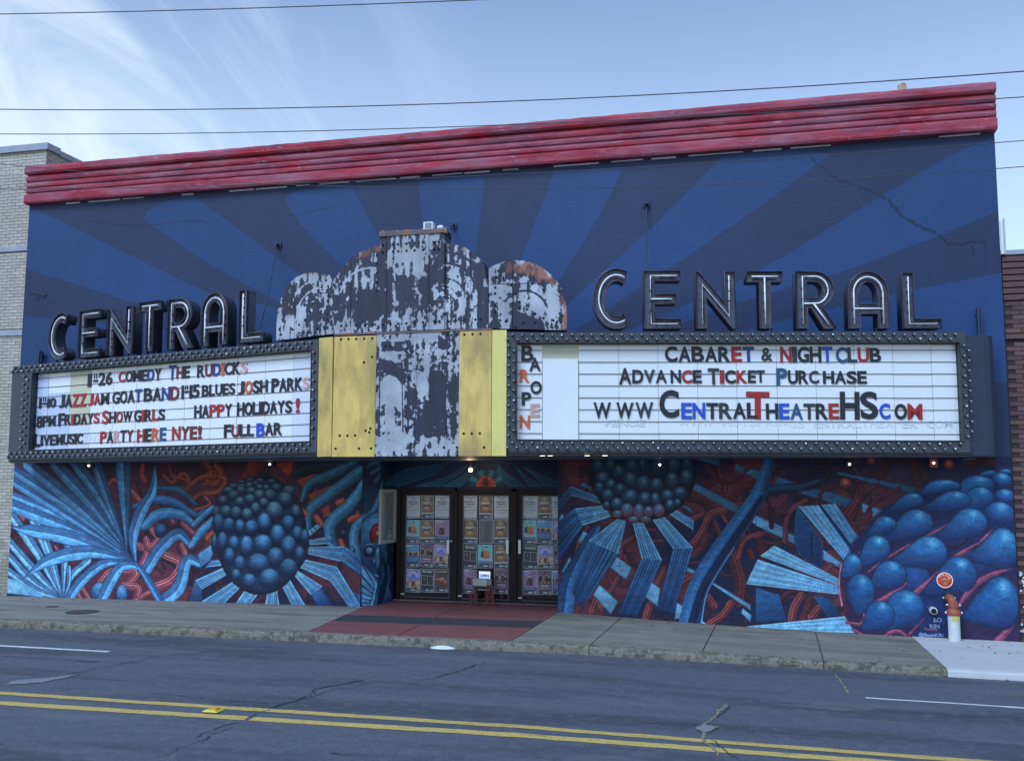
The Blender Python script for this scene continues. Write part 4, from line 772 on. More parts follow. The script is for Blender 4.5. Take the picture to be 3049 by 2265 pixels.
# bulbs
def sph(r, seg=8, rings=5):
    mb = MB(); mb.lathe([(.001, -r)] + [(r * math.sin(math.pi * k / rings), -r * math.cos(math.pi * k / rings)) for k in range(1, rings)] + [(.001, r)], (0, 0, 0), 'Y', seg); return mb
M_bulb = mat('frosted_grey_marquee_bulb', (.33, .35, .38), rough=.2, spec=.9); M_bulbw = mat('clean_white_marquee_bulb', (.85, .88, .9), rough=.15, spec=.9)
mb = MB(); mb.lathe([(.024, 0), (.024, -.020), (.012, -.024), (.015, -.034), (.0165, -.044), (.013, -.054), (.005, -.061)], (0, 0, 0), 'Y', 8)
for (i, v) in enumerate(mb.v): pass
bulb_me = bpy.data.meshes.new('light_bulb'); bulb_me.from_pydata(mb.v, [], mb.f); 
bm = bmesh.new(); bm.from_mesh(bulb_me); bmesh.ops.recalc_face_normals(bm, faces=bm.faces); bm.to_mesh(bulb_me); bm.free(); bulb_me.materials.append(M_blk); bulb_me.materials.append(M_bulb)
for p in bulb_me.polygons:
    p.use_smooth = True; yy = sum(bulb_me.vertices[i].co.y for i in p.vertices) / len(p.vertices); p.material_index = 0 if yy > -.024 else 1
bulb_w = bulb_me.copy(); bulb_w.materials[1] = M_bulbw
def board(label, M, s0, s1, so0, so1, dividers, side_l, side_r, special, rng_):
    b_ = thing('letter_board', label, 'sign board', M.translation, None); b_.matrix_basis = M; LOCAL.add(b_.name)
    T0, T1, TO0, TO1, D = .0, 1.91, .235, 1.742, .09
    mb = MB(); mb.box((s0, -.03, TO1), (s1, .04, T1)); mb.build('frame_rail', M_grey, b_)
    mb = MB(); mb.box((s0, -.03, .055), (s1, .04, TO0)); mb.build('frame_rail', M_grey, b_)
    mb = MB(); mb.box((s0, -.03, TO0), (so0, .04, TO1)); mb.build('frame_rail', M_grey, b_)
    mb = MB(); mb.box((so1, -.03, TO0), (s1, .04, TO1)); mb.build('frame_rail', M_grey, b_)
    mb = MB(); mb.box((s0 + .02, -.005, -.01), (s1, .04, .054)); mb.tube([(s0 + .02, -.012, .03), (s1, -.012, .03)], .014, 6); mb.build('bottom_trim', M_blk, b_)
    mb = MB(); e = .015     # raised inner lip
    mb.box((so0 - e, -.045, TO0 - e), (so1 + e, -.031, TO0)); mb.box((so0 - e, -.045, TO1), (so1 + e, -.031, TO1 + e)); mb.box((so0 - e, -.045, TO0), (so0, -.031, TO1)); mb.box((so1, -.045, TO0), (so1 + e, -.031, TO1))
    mb.box((so0 - .004, .041, TO0), (so0 + .004, D, TO1)); mb.box((so1 - .004, .041, TO0), (so1 + .004, D, TO1)); mb.box((so0, .041, TO1 - .004), (so1, D, TO1 + .004)); mb.box((so0, .041, TO0 - .004), (so1, D, TO0 + .004)); mb.build('inner_lip', M_blk, b_)
    bk = box('backing', (so0, D + .012, TO0), (so1, D + .02, TO1), M_acr3, b_)
    xs_ = [so0 + .004] + dividers + [so1 - .004]
    for i in range(len(xs_) - 1):
        a, c = xs_[i] + .004, xs_[i + 1] - .004; mt = M_acr; sp = special.get(i)
        if isinstance(sp, str): continue
        if isinstance(sp, tuple):
            zc = TO0 + (TO1 - TO0) * sp[1]; box('letter_panel', (a, D, zc + .003), (c, D + .010, TO1 - .03), sp[2], b_); box('letter_panel', (a, D, TO0 + .01), (c, D + .010, zc - .003), sp[3], b_); continue
        if sp: mt = sp
        tz = TO1 - rng_.uniform(.015, .03); box('letter_panel', (a, D + rng_.uniform(-.003, .003), TO0 + .01), (c, D + .010, tz), mt, b_)
    for i in range(8):
        t = TO0 + (TO1 - TO0) * (1 - (.066 + .1238 * i)); 
        seg = special.get('rail', [(so0 + .005, so1 - .005)])
        mb = MB()
        for a, c in seg: mb.box((a, D - .012, t - .004), (c, D - .004, t + .004))
        mb.build('letter_rail', M_rail, b_)
    k = 0
    def bulb(s_, t):
        nonlocal k; k += 1; me = bulb_w if rng_.random() < .06 else bulb_me
        o = bpy.data.objects.new('light_bulb', me); C.objects.link(o); o.parent = b_; tilt = rng_.uniform(-.12, .12)
        o.matrix_basis = Matrix.Translation((s_, -.03, t)) @ Matrix.Rotation(tilt, 4, 'X') @ Matrix.Rotation(rng_.uniform(-.12, .12), 4, 'Z')
    dx = .155; n = int((s1 - s0 - .12) / dx)
    for i in range(n + 1):
        s_ = s0 + .09 + i * dx
        if s_ < s1 - .02: bulb(s_, T1 - .045); 
        if s_ + dx / 2 - .12 > 0 and s_ - dx / 2 > s0: bulb(s_ - dx / 2, T1 - .118)
        if s_ < s1 - .02: bulb(s_, TO0 - .05)
        if s_ - dx / 2 > s0: bulb(s_ - dx / 2, TO0 - .128)
    for cols in (side_l, side_r):
        for ci, cx_ in enumerate(cols):
            for j in range(10): bulb(cx_, TO0 + .06 + j * .155 + (.0775 if ci else 0)) if TO0 + .06 + j * .155 + (.0775 if ci else 0) < TO1 else None
    return b_
sL0 = 0.0; soL0 = loc(ML, Z6(222, 680))[0]; soL1 = loc(ML, Z6(2150, 560))[0]; sL1 = loc(ML, Z6(2190, 560), -.03)[0]
dvL = [loc(ML, Z6(x, y), .09)[0] for x, y in ((322, 800), (474, 760), (620, 740), (776, 720), (936, 700), (1101, 680), (1272, 660), (1453, 640), (1635, 620), (1825, 600), (2020, 590))]
bl_in = loc(ML, Z6(160, 640))[0]
BLb = board('left letter board of the marquee listing comedy and jazz dates, framed by bulbs', ML, sL0, sL1, soL0, soL1, dvL, [loc(ML, Z6(172, 640))[0], loc(ML, Z6(196, 640))[0]], [(soL1 + sL1) / 2], {0: M_acr4, 1: ('split', .72, M_acr, M_acr4), 2: ('split', .30, M_acr3, M_acr2), 11: M_acr2}, random.Random(4))
soR0 = loc(MR, Z8(165, 550))[0]; soR1 = loc(MR, Z9(1703, 560))[0]; sR0 = loc(MR, Z8(80, 550))[0]; sR1 = LR
dvR = [loc(MR, Z8(x, 550), .09)[0] for x in (380, 685, 1022, 1352, 1682, 2010)] + [loc(MR, Z9(x, 550), .09)[0] for x in (203, 523, 842, 1158, 1475)]
g0, g1 = dvR[0], dvR[1]
BRb = board('right letter board of the marquee with website and blank sheet, framed by bulbs', MR, sR0, sR1, soR0, soR1, dvR, [loc(MR, Z8(98, 550))[0], loc(MR, Z8(140, 550))[0]], [soR1 + .055, soR1 + .125], {1: 'skip', 'rail': [(soR0 + .005, g0), (g1, soR1 - .005)]}, random.Random(5))
zt = .235 + 1.507 * .845
me = MB(); me.box((g0 + .006, .070, .24), (g1 - .01, .082, zt)); o = me.build('blank_sheet', M_acr, BRb); o['label'] = 'blank white sheet covering part of the board under a beige strip'
# the outer corner of the right end
# ---------------- centre: yellow and bare metal panels
M_yel = mat('weathered_yellow_enamel', alb(198, 180, 110, 1.0), rough=.5, noise=.08, nscale=3, stretch=(1, 1, .6), bump=.15, bscale=30)
layer(M_yel, (.34, .245, .085), 3.0, .46, .72, stretch=(3, 3, .7), detail=7, amount=.55); layer(M_yel, (.22, .17, .07), 1.3, .45, .62, stretch=(1, 1, .5), detail=8, amount=.6, loc=(3, 3, 3)); layer(M_yel, (.10, .09, .05), 14., .66, .75, stretch=(1, 1, .5), detail=5, amount=.4)
M_yel2 = mat('paler_yellow_enamel', alb(206, 204, 132, 1.0), rough=.5, noise=.06, nscale=3, stretch=(1, 1, .6)); layer(M_yel2, (.25, .24, .14), 3.0, .55, .85, stretch=(2, 2, .8), detail=7, amount=.5)
# peeling paint of the crest: flat print on the sheet metal, one canvas for each of the three planes
CPPM = 150.
def crest_canvas(M, s0, s1, t0, t1, off, feats, seed, base):
    fn = lambda px, py: ((loc(M, (px, py), off)[0] - s0) * CPPM, (t1 - loc(M, (px, py), off)[1]) * CPPM)
    w_, h_ = int((s1 - s0) * CPPM), int((t1 - t0) * CPPM); D = Canvas(w_, h_, fn, (base, 0, 0))          # R: how much dark paint is left, G: rust
    for kind_, pts, val, soft in feats:
        P = [Z7(*p) for p in pts]
        if kind_ == 'p': D.poly(P, (val, 0, 0), soft=soft, op=1.)
        elif kind_ == 'r':
            g_ = Canvas(w_, h_, fn, (0, 0, 0)); g_.poly(P, (val, 0, 0), soft=soft); D.a[..., 1] = np.maximum(D.a[..., 1], g_.a[..., 0])
        elif kind_ == 'l':
            for a_, b_ in zip(P[:-1], P[1:]):
                a_, b_ = np.array(fn(*a_)), np.array(fn(*b_)); e = b_ - a_; n = np.array([-e[1], e[0]]) / (np.linalg.norm(e) + 1e-6) * soft / 2; D.poly([a_ - n, b_ - n, b_ + n, a_ + n], (val, 0, 0), raw=True)
    nf = fbm(h_, w_, 12, 4, seed, sx=1.2, sy=.75); ns = fbm(h_, w_, 24, 4, seed + 1, sx=2.8, sy=.32); nb = fbm(h_, w_, 7, 3, seed + 2)
    n = .42 * nf + .38 * ns + .20 * nb; n = (n - n.mean()) / n.std() * .18 + .5
    m = np.clip((D.a[..., 0] / 255. + .03 - n) * 22 + .5, 0, 1)[..., None]; v = fbm(h_, w_, 60, 4, seed + 4)[..., None]; st = fbm(h_, w_, 30, 4, seed + 5, sx=3, sy=.3)[..., None]
    lightc = np.array([146, 160, 188]) * (.78 + .42 * v) * (.9 + .2 * st); darkc = np.array([30, 38, 62]) * (.7 + .6 * st); col = lightc * (1 - m) + darkc * m
    ru = np.clip((D.a[..., 1] / 255. - fbm(h_, w_, 20, 5, seed + 7, sx=1.4, sy=.6) * 1.0) * 6 + .2, 0, 1)[..., None] * .8; col = col * (1 - ru) + np.array([116, 72, 62]) * (.7 + .6 * v) * ru
    D.a = col; im = D.image('peeling_paint_%d' % seed); mm = imgmat('peeling_painted_metal_%d' % seed, im, rough=.5, bump=.25, bscale=40, spec=.5)
    return mm, (s0, s1, t0, t1)
arcs = lambda cx, cy, r_, a0, a1, k=1.: [(cx + r_ * k * math.cos(rad(a0 + (a1 - a0) * i / 12)), cy - r_ * math.sin(rad(a0 + (a1 - a0) * i / 12))) for i in range(13)]
FC = [('p', [(440, 200), (760, 190), (800, 420), (800, 780), (440, 800)], 178, 14), ('p', [(575, 410), (750, 395), (760, 470), (575, 480)], 95, 14), ('p', [(620, 520), (800, 520), (795, 690), (620, 690)], 235, 8), ('p', [(480, 690), (800, 660), (1480, 640), (1480, 760), (460, 790)], 96, 16),
      ('p', [(760, 90), (1190, 80), (1190, 170), (760, 190)], 120, 10), ('p', [(812, 230), (1075, 225), (1075, 390), (812, 400)], 62, 18), ('p', [(812, 400), (1075, 400), (1080, 600), (812, 620)], 150, 16), ('p', [(880, 400), (985, 400), (975, 620), (890, 620)], 200, 12), ('p', [(1085, 230), (1170, 230), (1160, 420), (1085, 430)], 165, 12),
      ('p', [(1180, 200), (1300, 230), (1400, 330), (1360, 460), (1180, 440)], 120, 14), ('p', [(1110, 420), (1350, 420), (1350, 680), (1110, 690)], 112, 14), ('p', [(1355, 300), (1470, 330), (1480, 740), (1400, 740), (1405, 480)], 190, 10), ('p', [(760, 90), (812, 100), (806, 740), (770, 740), (770, 400)], 150, 8),
      ('l', arcs(1190, 470, 230, 10, 100), 190, 5), ('l', arcs(1190, 500, 190, 10, 100), 200, 6), ('l', arcs(1190, 530, 120, 20, 120), 180, 5), ('l', arcs(1180, 540, 80, 20, 130), 180, 4), ('l', arcs(700, 540, 200, 80, 170), 60, 5), ('r', [(560, 250), (770, 160), (770, 235), (600, 300)], 150, 14), ('r', [(1190, 170), (1440, 240), (1440, 290), (1200, 215)], 130, 14),
      ('p', [(735, 755), (1278, 735), (1278, 1540), (725, 1540)], 128, 8), ('p', [(740, 760), (1130, 745), (1130, 815), (745, 818)], 70, 10), ('p', [(770, 820), (910, 818), (910, 880), (770, 880)], 205, 3), ('p', [(775, 885), (915, 882), (915, 960), (775, 935)], 84, 6), ('p', [(1140, 772), (1228, 845), (1205, 868), (1140, 862)], 250, 2), ('p', [(1120, 870), (1190, 870), (1190, 910), (1110, 910)], 40, 4),
      ('p', [(738, 960), (830, 935), (915, 1010), (915, 1080), (740, 1040)], 165, 6), ('p', [(762, 1090), (775, 1050), (815, 1028), (860, 1040), (905, 1080), (910, 1400), (762, 1400)], 30, 3), ('l', [(760, 1400), (762, 1080), (790, 1040), (825, 1027), (870, 1045), (908, 1090), (912, 1400)], 255, 3), ('p', [(765, 1190), (800, 1190), (810, 1360), (765, 1370)], 150, 8), ('p', [(850, 1230), (908, 1280), (908, 1370), (850, 1370)], 150, 10),
      ('p', [(915, 1000), (995, 1000), (995, 1300), (915, 1300)], 162, 8), ('p', [(1010, 1060), (1075, 1060), (1075, 1170), (1010, 1170)], 60, 10), ('p', [(1080, 1050), (1110, 1010), (1160, 1010), (1195, 1060), (1195, 1420), (1070, 1440)], 250, 5), ('p', [(1000, 1200), (1080, 1200), (1080, 1450), (1000, 1420)], 200, 12), ('l', arcs(1170, 1060, 120, 20, 160), 50, 5), ('p', [(730, 1420), (1275, 1440), (1275, 1540), (725, 1540)], 84, 14), ('p', [(1200, 1050), (1275, 1050), (1275, 1420), (1205, 1420)], 140, 8)]
FL = [('p', [(80, 360), (480, 360), (480, 820), (80, 820)], 118, 4), ('p', [(150, 470), (300, 400), (330, 470), (200, 620)], 175, 12), ('p', [(140, 520), (270, 520), (210, 640), (140, 640)], 190, 10), ('p', [(100, 640), (280, 660), (280, 800), (90, 800)], 70, 14), ('p', [(290, 500), (440, 520), (460, 660), (300, 700)], 150, 12), ('p', [(250, 380), (440, 400), (440, 470), (280, 430)], 60, 10), ('l', [(120, 525), (460, 500)], 230, 2),
      ('l', arcs(400, 620, 210, 95, 175), 60, 5), ('l', arcs(400, 640, 170, 95, 175), 55, 5), ('r', [(250, 360), (350, 360), (330, 385), (260, 385)], 190, 8), ('r', [(85, 640), (120, 600), (120, 800), (85, 800)], 90, 12)]
FR_ = [('p', [(1450, 280), (1990, 280), (1990, 760), (1450, 760)], 96, 4), ('p', [(1460, 350), (1700, 330), (1900, 420), (1880, 470), (1460, 440)], 120, 10), ('p', [(1625, 612), (1820, 690), (1830, 745), (1600, 745)], 245, 3), ('p', [(1470, 560), (1500, 560), (1520, 740), (1470, 745)], 200, 8), ('p', [(1640, 480), (1860, 500), (1900, 640), (1700, 620)], 66, 14), ('l', [(1480, 448), (1900, 440)], 220, 2), ('l', arcs(1700, 640, 150, 20, 150), 190, 5),
       ('r', [(1560, 290), (1760, 290), (1930, 430), (1900, 470), (1700, 400), (1560, 380)], 190, 26), ('r', [(1640, 380), (1690, 380), (1690, 640), (1650, 640)], 130, 16), ('r', [(1900, 480), (1985, 560), (1985, 745), (1925, 745)], 175, 20)]
MCR, RC_ = crest_canvas(MCn, -.05, LC + .05, -.08, 4.35, .0, FC, 51, 128); MLR, RL_ = crest_canvas(ML, LL - 1.75, LL + .1, 1.7, 3.5, .10, FL, 61, 118); MRR, RR_ = crest_canvas(MR, -.1, 1.75, 1.7, 4.0, .06, FR_, 71, 100)
ME = {k: ((MCn, MCR, RC_)) for k in ('arch_a', 'arch_b', 'tow_a', 'arch_c', 'low_a', 'low_b')}; ME['lobe_l'] = (ML, MLR, RL_); ME['lobe_r'] = (MR, MRR, RR_)
M_hole = mat('black_bulb_hole', (.004, .004, .006), rough=.9); M_ring = mat('hole_rim', (.10, .12, .16), rough=.6)
crest = thing('marquee_crest', 'peeling bare metal crest with stepped arches between two yellow panels at the marquee centre', 'sign crest', (9.3, -2.1, 2.66))
def plate(M, pts, off, depth, m, name='metal_panel', raw=False):
    """pts are photo points on the plane lying `off` behind the frame's face"""
    P = pts if raw else [loc(M, q, off) for q in pts]
    mb = MB(); mb.prism(P, lambda p: tuple(at(M, p[0], off, p[1])), lambda p: tuple(at(M, p[0], off + depth, p[1])))
    if not isinstance(m, tuple): return mb.build(name, m, crest)
    Mi = m[0].inverted(); R_ = m[2]
    def uv(v): q_ = Mi @ v; return ((q_[0] - R_[0]) / (R_[1] - R_[0]), (q_[2] - R_[2]) / (R_[3] - R_[2]))
    return mb.build(name, m[1], crest, uv=uv)
def zq(pts): return [Z7(*p) for p in pts]
# lower panels
s_y0 = loc(ML, Z7(368, 1100))[0]
box_l = lambda M, s0, s1, t0, t1, off, dep, m, nm: plate(M, [(s0, t0), (s1, t0), (s1, t1), (s0, t1)], off, dep, m, nm, raw=True)
box_l(ML, sL1 + .004, LL, -.02, 1.93, -.02, .05, M_yel, 'yellow_panel')
sc_ = [loc(MCn, Z7(x, 1100))[0] for x in (739, 1000, 1276)]
T_ = 1.93
box_l(MCn, .004, sc_[0] - .003, -.025, T_, -.012, .05, M_yel, 'yellow_panel'); box_l(MCn, sc_[0], sc_[1] - .004, -.02, T_ + .02, -.006, .045, ME['low_a'], 'metal_panel'); box_l(MCn, sc_[1], sc_[2], -.02, T_ + .02, -.006, .045, ME['low_b'], 'metal_panel')
box_l(MCn, sc_[2] + .003, LC - .004, -.02, T_ + .02, -.012, .05, M_yel, 'yellow_panel'); box_l(MR, .002, sR0 - .003, -.02, T_ + .02, -.014, .05, M_yel2, 'yellow_panel')
# upper crest
def band(x0, x1, top):    # cut the outline between two columns
    P = [(x, y) for x, y in top if x0 < x < x1]; ys = [itp(x0, [t[0] for t in top], [t[1] for t in top]), itp(x1, [t[0] for t in top], [t[1] for t in top])]
    bt = lambda x: itp(x, [88, 460, 1080, 1470, 1980], [812, 768, 742, 733, 746])
    return [(x0, bt(x0)), (x1, bt(x1)), (x1, ys[1])] + P[::-1] + [(x0, ys[0])]
lob = [(92, 800), (94, 700), (102, 620), (118, 555), (142, 498), (178, 442), (222, 402), (280, 376), (332, 368), (392, 374), (440, 390), (474, 412)]
plate(ML, zq(band(92, 210, lob)), .10, .28, ME['lobe_l']); plate(ML, zq(band(212, 470, lob)), .10, .28, ME['lobe_l'])
ach = [(456, 440), (480, 392), (520, 336), (580, 276), (650, 232), (720, 207), (765, 198)]
plate(MCn, zq(band(458, 574, ach)), .03, .32, ME['arch_a']); plate(MCn, zq(band(577, 762, ach)), .03, .32, ME['arch_a'])
tw = [(760, 104), (900, 98), (1060, 92), (1190, 86)]
plate(MCn, zq(band(762, 806, tw)), .0, .36, ME['arch_b']); plate(MCn, zq(band(809, 1079, tw)), -.012, .38, ME['tow_a']); plate(MCn, zq(band(1082, 1180, tw)), .0, .36, ME['arch_c'])
ar = [(1180, 185), (1190, 182), (1250, 190), (1310, 210), (1370, 246), (1410, 286), (1437, 324), (1450, 400), (1464, 420)]
plate(MCn, zq(band(1182, 1350, ar)), .03, .32, ME['arch_c']); plate(MCn, zq(band(1353, 1462, ar)), .03, .32, ME['arch_b'])
lr = [(1462, 352), (1500, 326), (1560, 305), (1640, 293), (1700, 297), (1760, 313), (1820, 345), (1870, 386), (1912, 432), (1946, 492), (1966, 560), (1975, 650), (1978, 742)]
plate(MR, zq(band(1468, 1620, lr)), .06, .28, ME['lobe_r']); plate(MR, zq(band(1623, 1974, lr)), .06, .28, ME['lobe_r'])
M_rust = mat('rusty_metal_strip', (.16, .12, .12), rough=.7, noise=.35, nscale=6); layer(M_rust, (.28, .11, .05), 6, .5, .6, detail=7)
plate(MCn, zq([(758, 140), (760, 106), (1178, 86), (1196, 92), (1200, 118), (1180, 112)]), -.03, .03, M_rust, 'top_strip')
box_l(MCn, 0, LC, T_ + .022, T_ + .05, -.02, .06, M_rust, 'ledge_strip'); 
MH = MB(); MH.lathe([(.021, -.004), (.021, .004)], (0, 0, 0), 'Y', 10); hole_me = MH.build('bulb_hole', M_hole); hm = hole_me.data; bpy.data.objects.remove(hole_me); hm.materials.clear(); hm.materials.append(M_hole)
for p in hm.polygons: p.use_smooth = False
HL = {'L': [(113, 738), (120, 775), (200, 742), (240, 710), (240, 765), (295, 760), (278, 680), (310, 627), (330, 572), (348, 520), (388, 468), (415, 423), (428, 462), (430, 525), (430, 565), (428, 640), (428, 678), (405, 733), (362, 738)],
      'C': [(780, 195), (848, 190), (880, 190), (933, 187), (987, 183), (1042, 180), (1110, 177), (1145, 175), (780, 240), (848, 237), (882, 236), (936, 232), (988, 230), (1043, 226), (1112, 220), (1142, 218)],
      'A': [(1188, 230), (745, 258), (745, 316), (744, 375), (744, 435), (743, 493), (1190, 290), (1190, 350), (1190, 410), (1190, 468), (513, 717), (545, 717), (615, 712), (665, 714), (717, 712), (1205, 688), (1255, 684), (1310, 680), (1382, 677), (1415, 677)],
      'C2': [(780, 710), (832, 707), (882, 703), (935, 701), (990, 697), (1042, 694), (1115, 688), (1148, 688)],
      'R': [(1530, 362), (1513, 403), (1563, 408), (1510, 470), (1508, 508), (1508, 590), (1508, 627), (1540, 682), (1578, 688), (1612, 455), (1645, 507), (1667, 563), (1668, 603), (1715, 610), (1768, 640), (1822, 667), (1885, 682), (1943, 653), (1932, 695), (1692, 698), (1768, 698), (1640, 728)],
      'Y': [(512, 805), (560, 803), (610, 802), (662, 800), (714, 798), (713, 918), (661, 953), (503, 1427), (553, 1427), (603, 1425), (671, 1395), (702, 1381), (694, 1405), (629, 1510), (706, 1509), (477, 1512), (1310, 774), (1363, 771), (1414, 769), (1306, 1413), (1358, 1413), (1410, 1412), (1437, 1503)],
      'D': [(938, 762), (1203, 776), (1227, 776), (1262, 775), (1203, 898), (1255, 930), (935, 1385), (960, 1375), (1195, 1380), (1178, 1504), (1262, 1504), (800, 850), (830, 850), (940, 865), (962, 878), (952, 1060), (985, 1100)]}
for k_, (M, off) in {'L': (ML, .10), 'C': (MCn, -.012), 'A': (MCn, .03), 'C2': (MCn, -.012), 'R': (MR, .06), 'Y': (MCn, -.012), 'D': (MCn, -.006)}.items():
    for x, y in HL[k_]:
        s_, t = loc(M, Z7(x, y), off); o = bpy.data.objects.new('bulb_hole', hm); C.objects.link(o); o.matrix_basis = M @ Matrix.Translation((s_, off, t)); mw_ = o.matrix_basis.copy(); o.parent = crest; o.matrix_parent_inverse = wmat(crest).inverted(); o.matrix_basis = mw_
# ---------------- changeable letters
LC_ = {'K': ('black', mat('black_letter_plastic', (.014, .017, .024), rough=.5)), 'R': ('red', mat('red_letter_plastic', (.36, .018, .018), rough=.45)), 'D': ('dark red', mat('dark_red_letter_plastic', (.17, .02, .022), rough=.5)), 'B': ('blue', mat('blue_letter_plastic', (.012, .045, .20), rough=.45)),
       'U': ('bright blue', mat('bright_blue_letter_plastic', (.01, .08, .50), rough=.4)), 'T': ('teal blue', mat('teal_blue_letter_plastic', (.015, .08, .18), rough=.45)), 'O': ('orange', mat('orange_letter_plastic', (.62, .13, .035), rough=.5)), 'P': ('pale pink', mat('faded_pink_letter_plastic', (.62, .36, .32), rough=.5)), 'G': ('charcoal', mat('charcoal_letter_plastic', (.03, .037, .042), rough=.55))}
Wt = {'I': .4, '!': .42, 'M': 1.22, 'W': 1.35, 'L': .84, 'E': .85, 'F': .85, 'J': .82, 'T': .92, '1': .4, 'S': .9}
ordn = ['first', 'second', 'third', 'fourth', 'fifth']
KIND = {'8': 'digit eight', '2': 'digit two', '6': 'digit six', '5': 'digit five', '1': 'digit one', '0': 'digit zero', '&': 'ampersand', '!': 'exclamation mark', '"': 'double tick mark'}
def put_letter(M, ch, x0, x1, yt0, yb0, colr, label, group, Z, off=.078, skew=None):
    xm = (x0 + x1) / 2; a = loc(M, Z(x0, (yt0 + yb0) / 2), off); b = loc(M, Z(x1, (yt0 + yb0) / 2), off); tt = loc(M, Z(xm, yt0), off)[1]; tb_ = loc(M, Z(xm, yb0), off)[1]
    g_off = {'8': .028, '&': .025, 'M': .026, 'W': .026, '!': .03, 'A': .028, 'B': .028, 'R': .028, 'S': .028}.get(ch, .033)
    w_ = b[0] - a[0]; h_ = tt - tb_
    if ch in 'I1': me = ibar
    elif ch == '"': me = tick
    else: me = glyph_mesh(ch, g_off, .5, 0)
    o = bpy.data.objects.new('sign_letter', me); C.objects.link(o)
    o.matrix_basis = M @ Matrix.Translation((a[0], off + .0, tb_)) @ Matrix.Rotation(rr_.uniform(-.018, .018), 4, 'Y') @ Matrix.Diagonal((w_, .010, h_, 1))
    o.material_slots[0].link = 'OBJECT'; o.material_slots[0].material = LC_[colr][1]
    tag(o, label, 'letter', group); return o
t_ = MB().box((0, -.5, 0), (1, .5, 1)).build('letter_face', None); t_.data.materials.append(None); ibar = t_.data; bpy.data.objects.remove(t_)
t_ = MB(); t_.box((.15, -.5, .4), (.3, .5, 1)); t_.box((.6, -.5, .4), (.75, .5, 1)); t_.box((0, -.5, 0), (1, .5, .28)); t_ = t_.build('letter_face', None); t_.data.materials.append(None); tick = t_.data; bpy.data.objects.remove(t_)
ROWN = ['top', 'second', 'third', 'bottom']
def words(M, Z, lst, side, nrows):
    for (row, wname, wd, x0, x1, ytl, ybl, ytr, ybr, cols, big) in lst:
        ws = [Wt.get(c, 1.) * (1.12 if (big and i == 0) else 1) for i, c in enumerate(wd)]; tot = sum(ws) + .06 * (len(ws) - 1); x = x0; sc = (x1 - x0) / tot; cnt = {}
        for i, c in enumerate(wd):
            xa, xb = x, x + ws[i] * sc; x = xb + .06 * sc; f = ((xa + xb) / 2 - x0) / (x1 - x0); yt = ytl + (ytr - ytl) * f; yb = ybl + (ybr - ybl) * f
            if big and i == 0: yt -= (yb - yt) * .12; yb += (yb - yt) * .05
            cnt[c] = cnt.get(c, 0) + 1; same = wd.count(c) > 1
            nm = KIND.get(c, 'letter ' + c); cn = LC_[cols[i]][0]
            lab = f'{cn} {ordn[cnt[c]-1] + " " if same else ""}{nm} of {wname}, {ROWN[row] if nrows == 4 else ROWN[row] if row < 2 else "bottom"} row, {side} board'
            put_letter(M, c, xa, xb, yt, yb, cols[i], lab, f'changeable letters on the {side} board', Z)
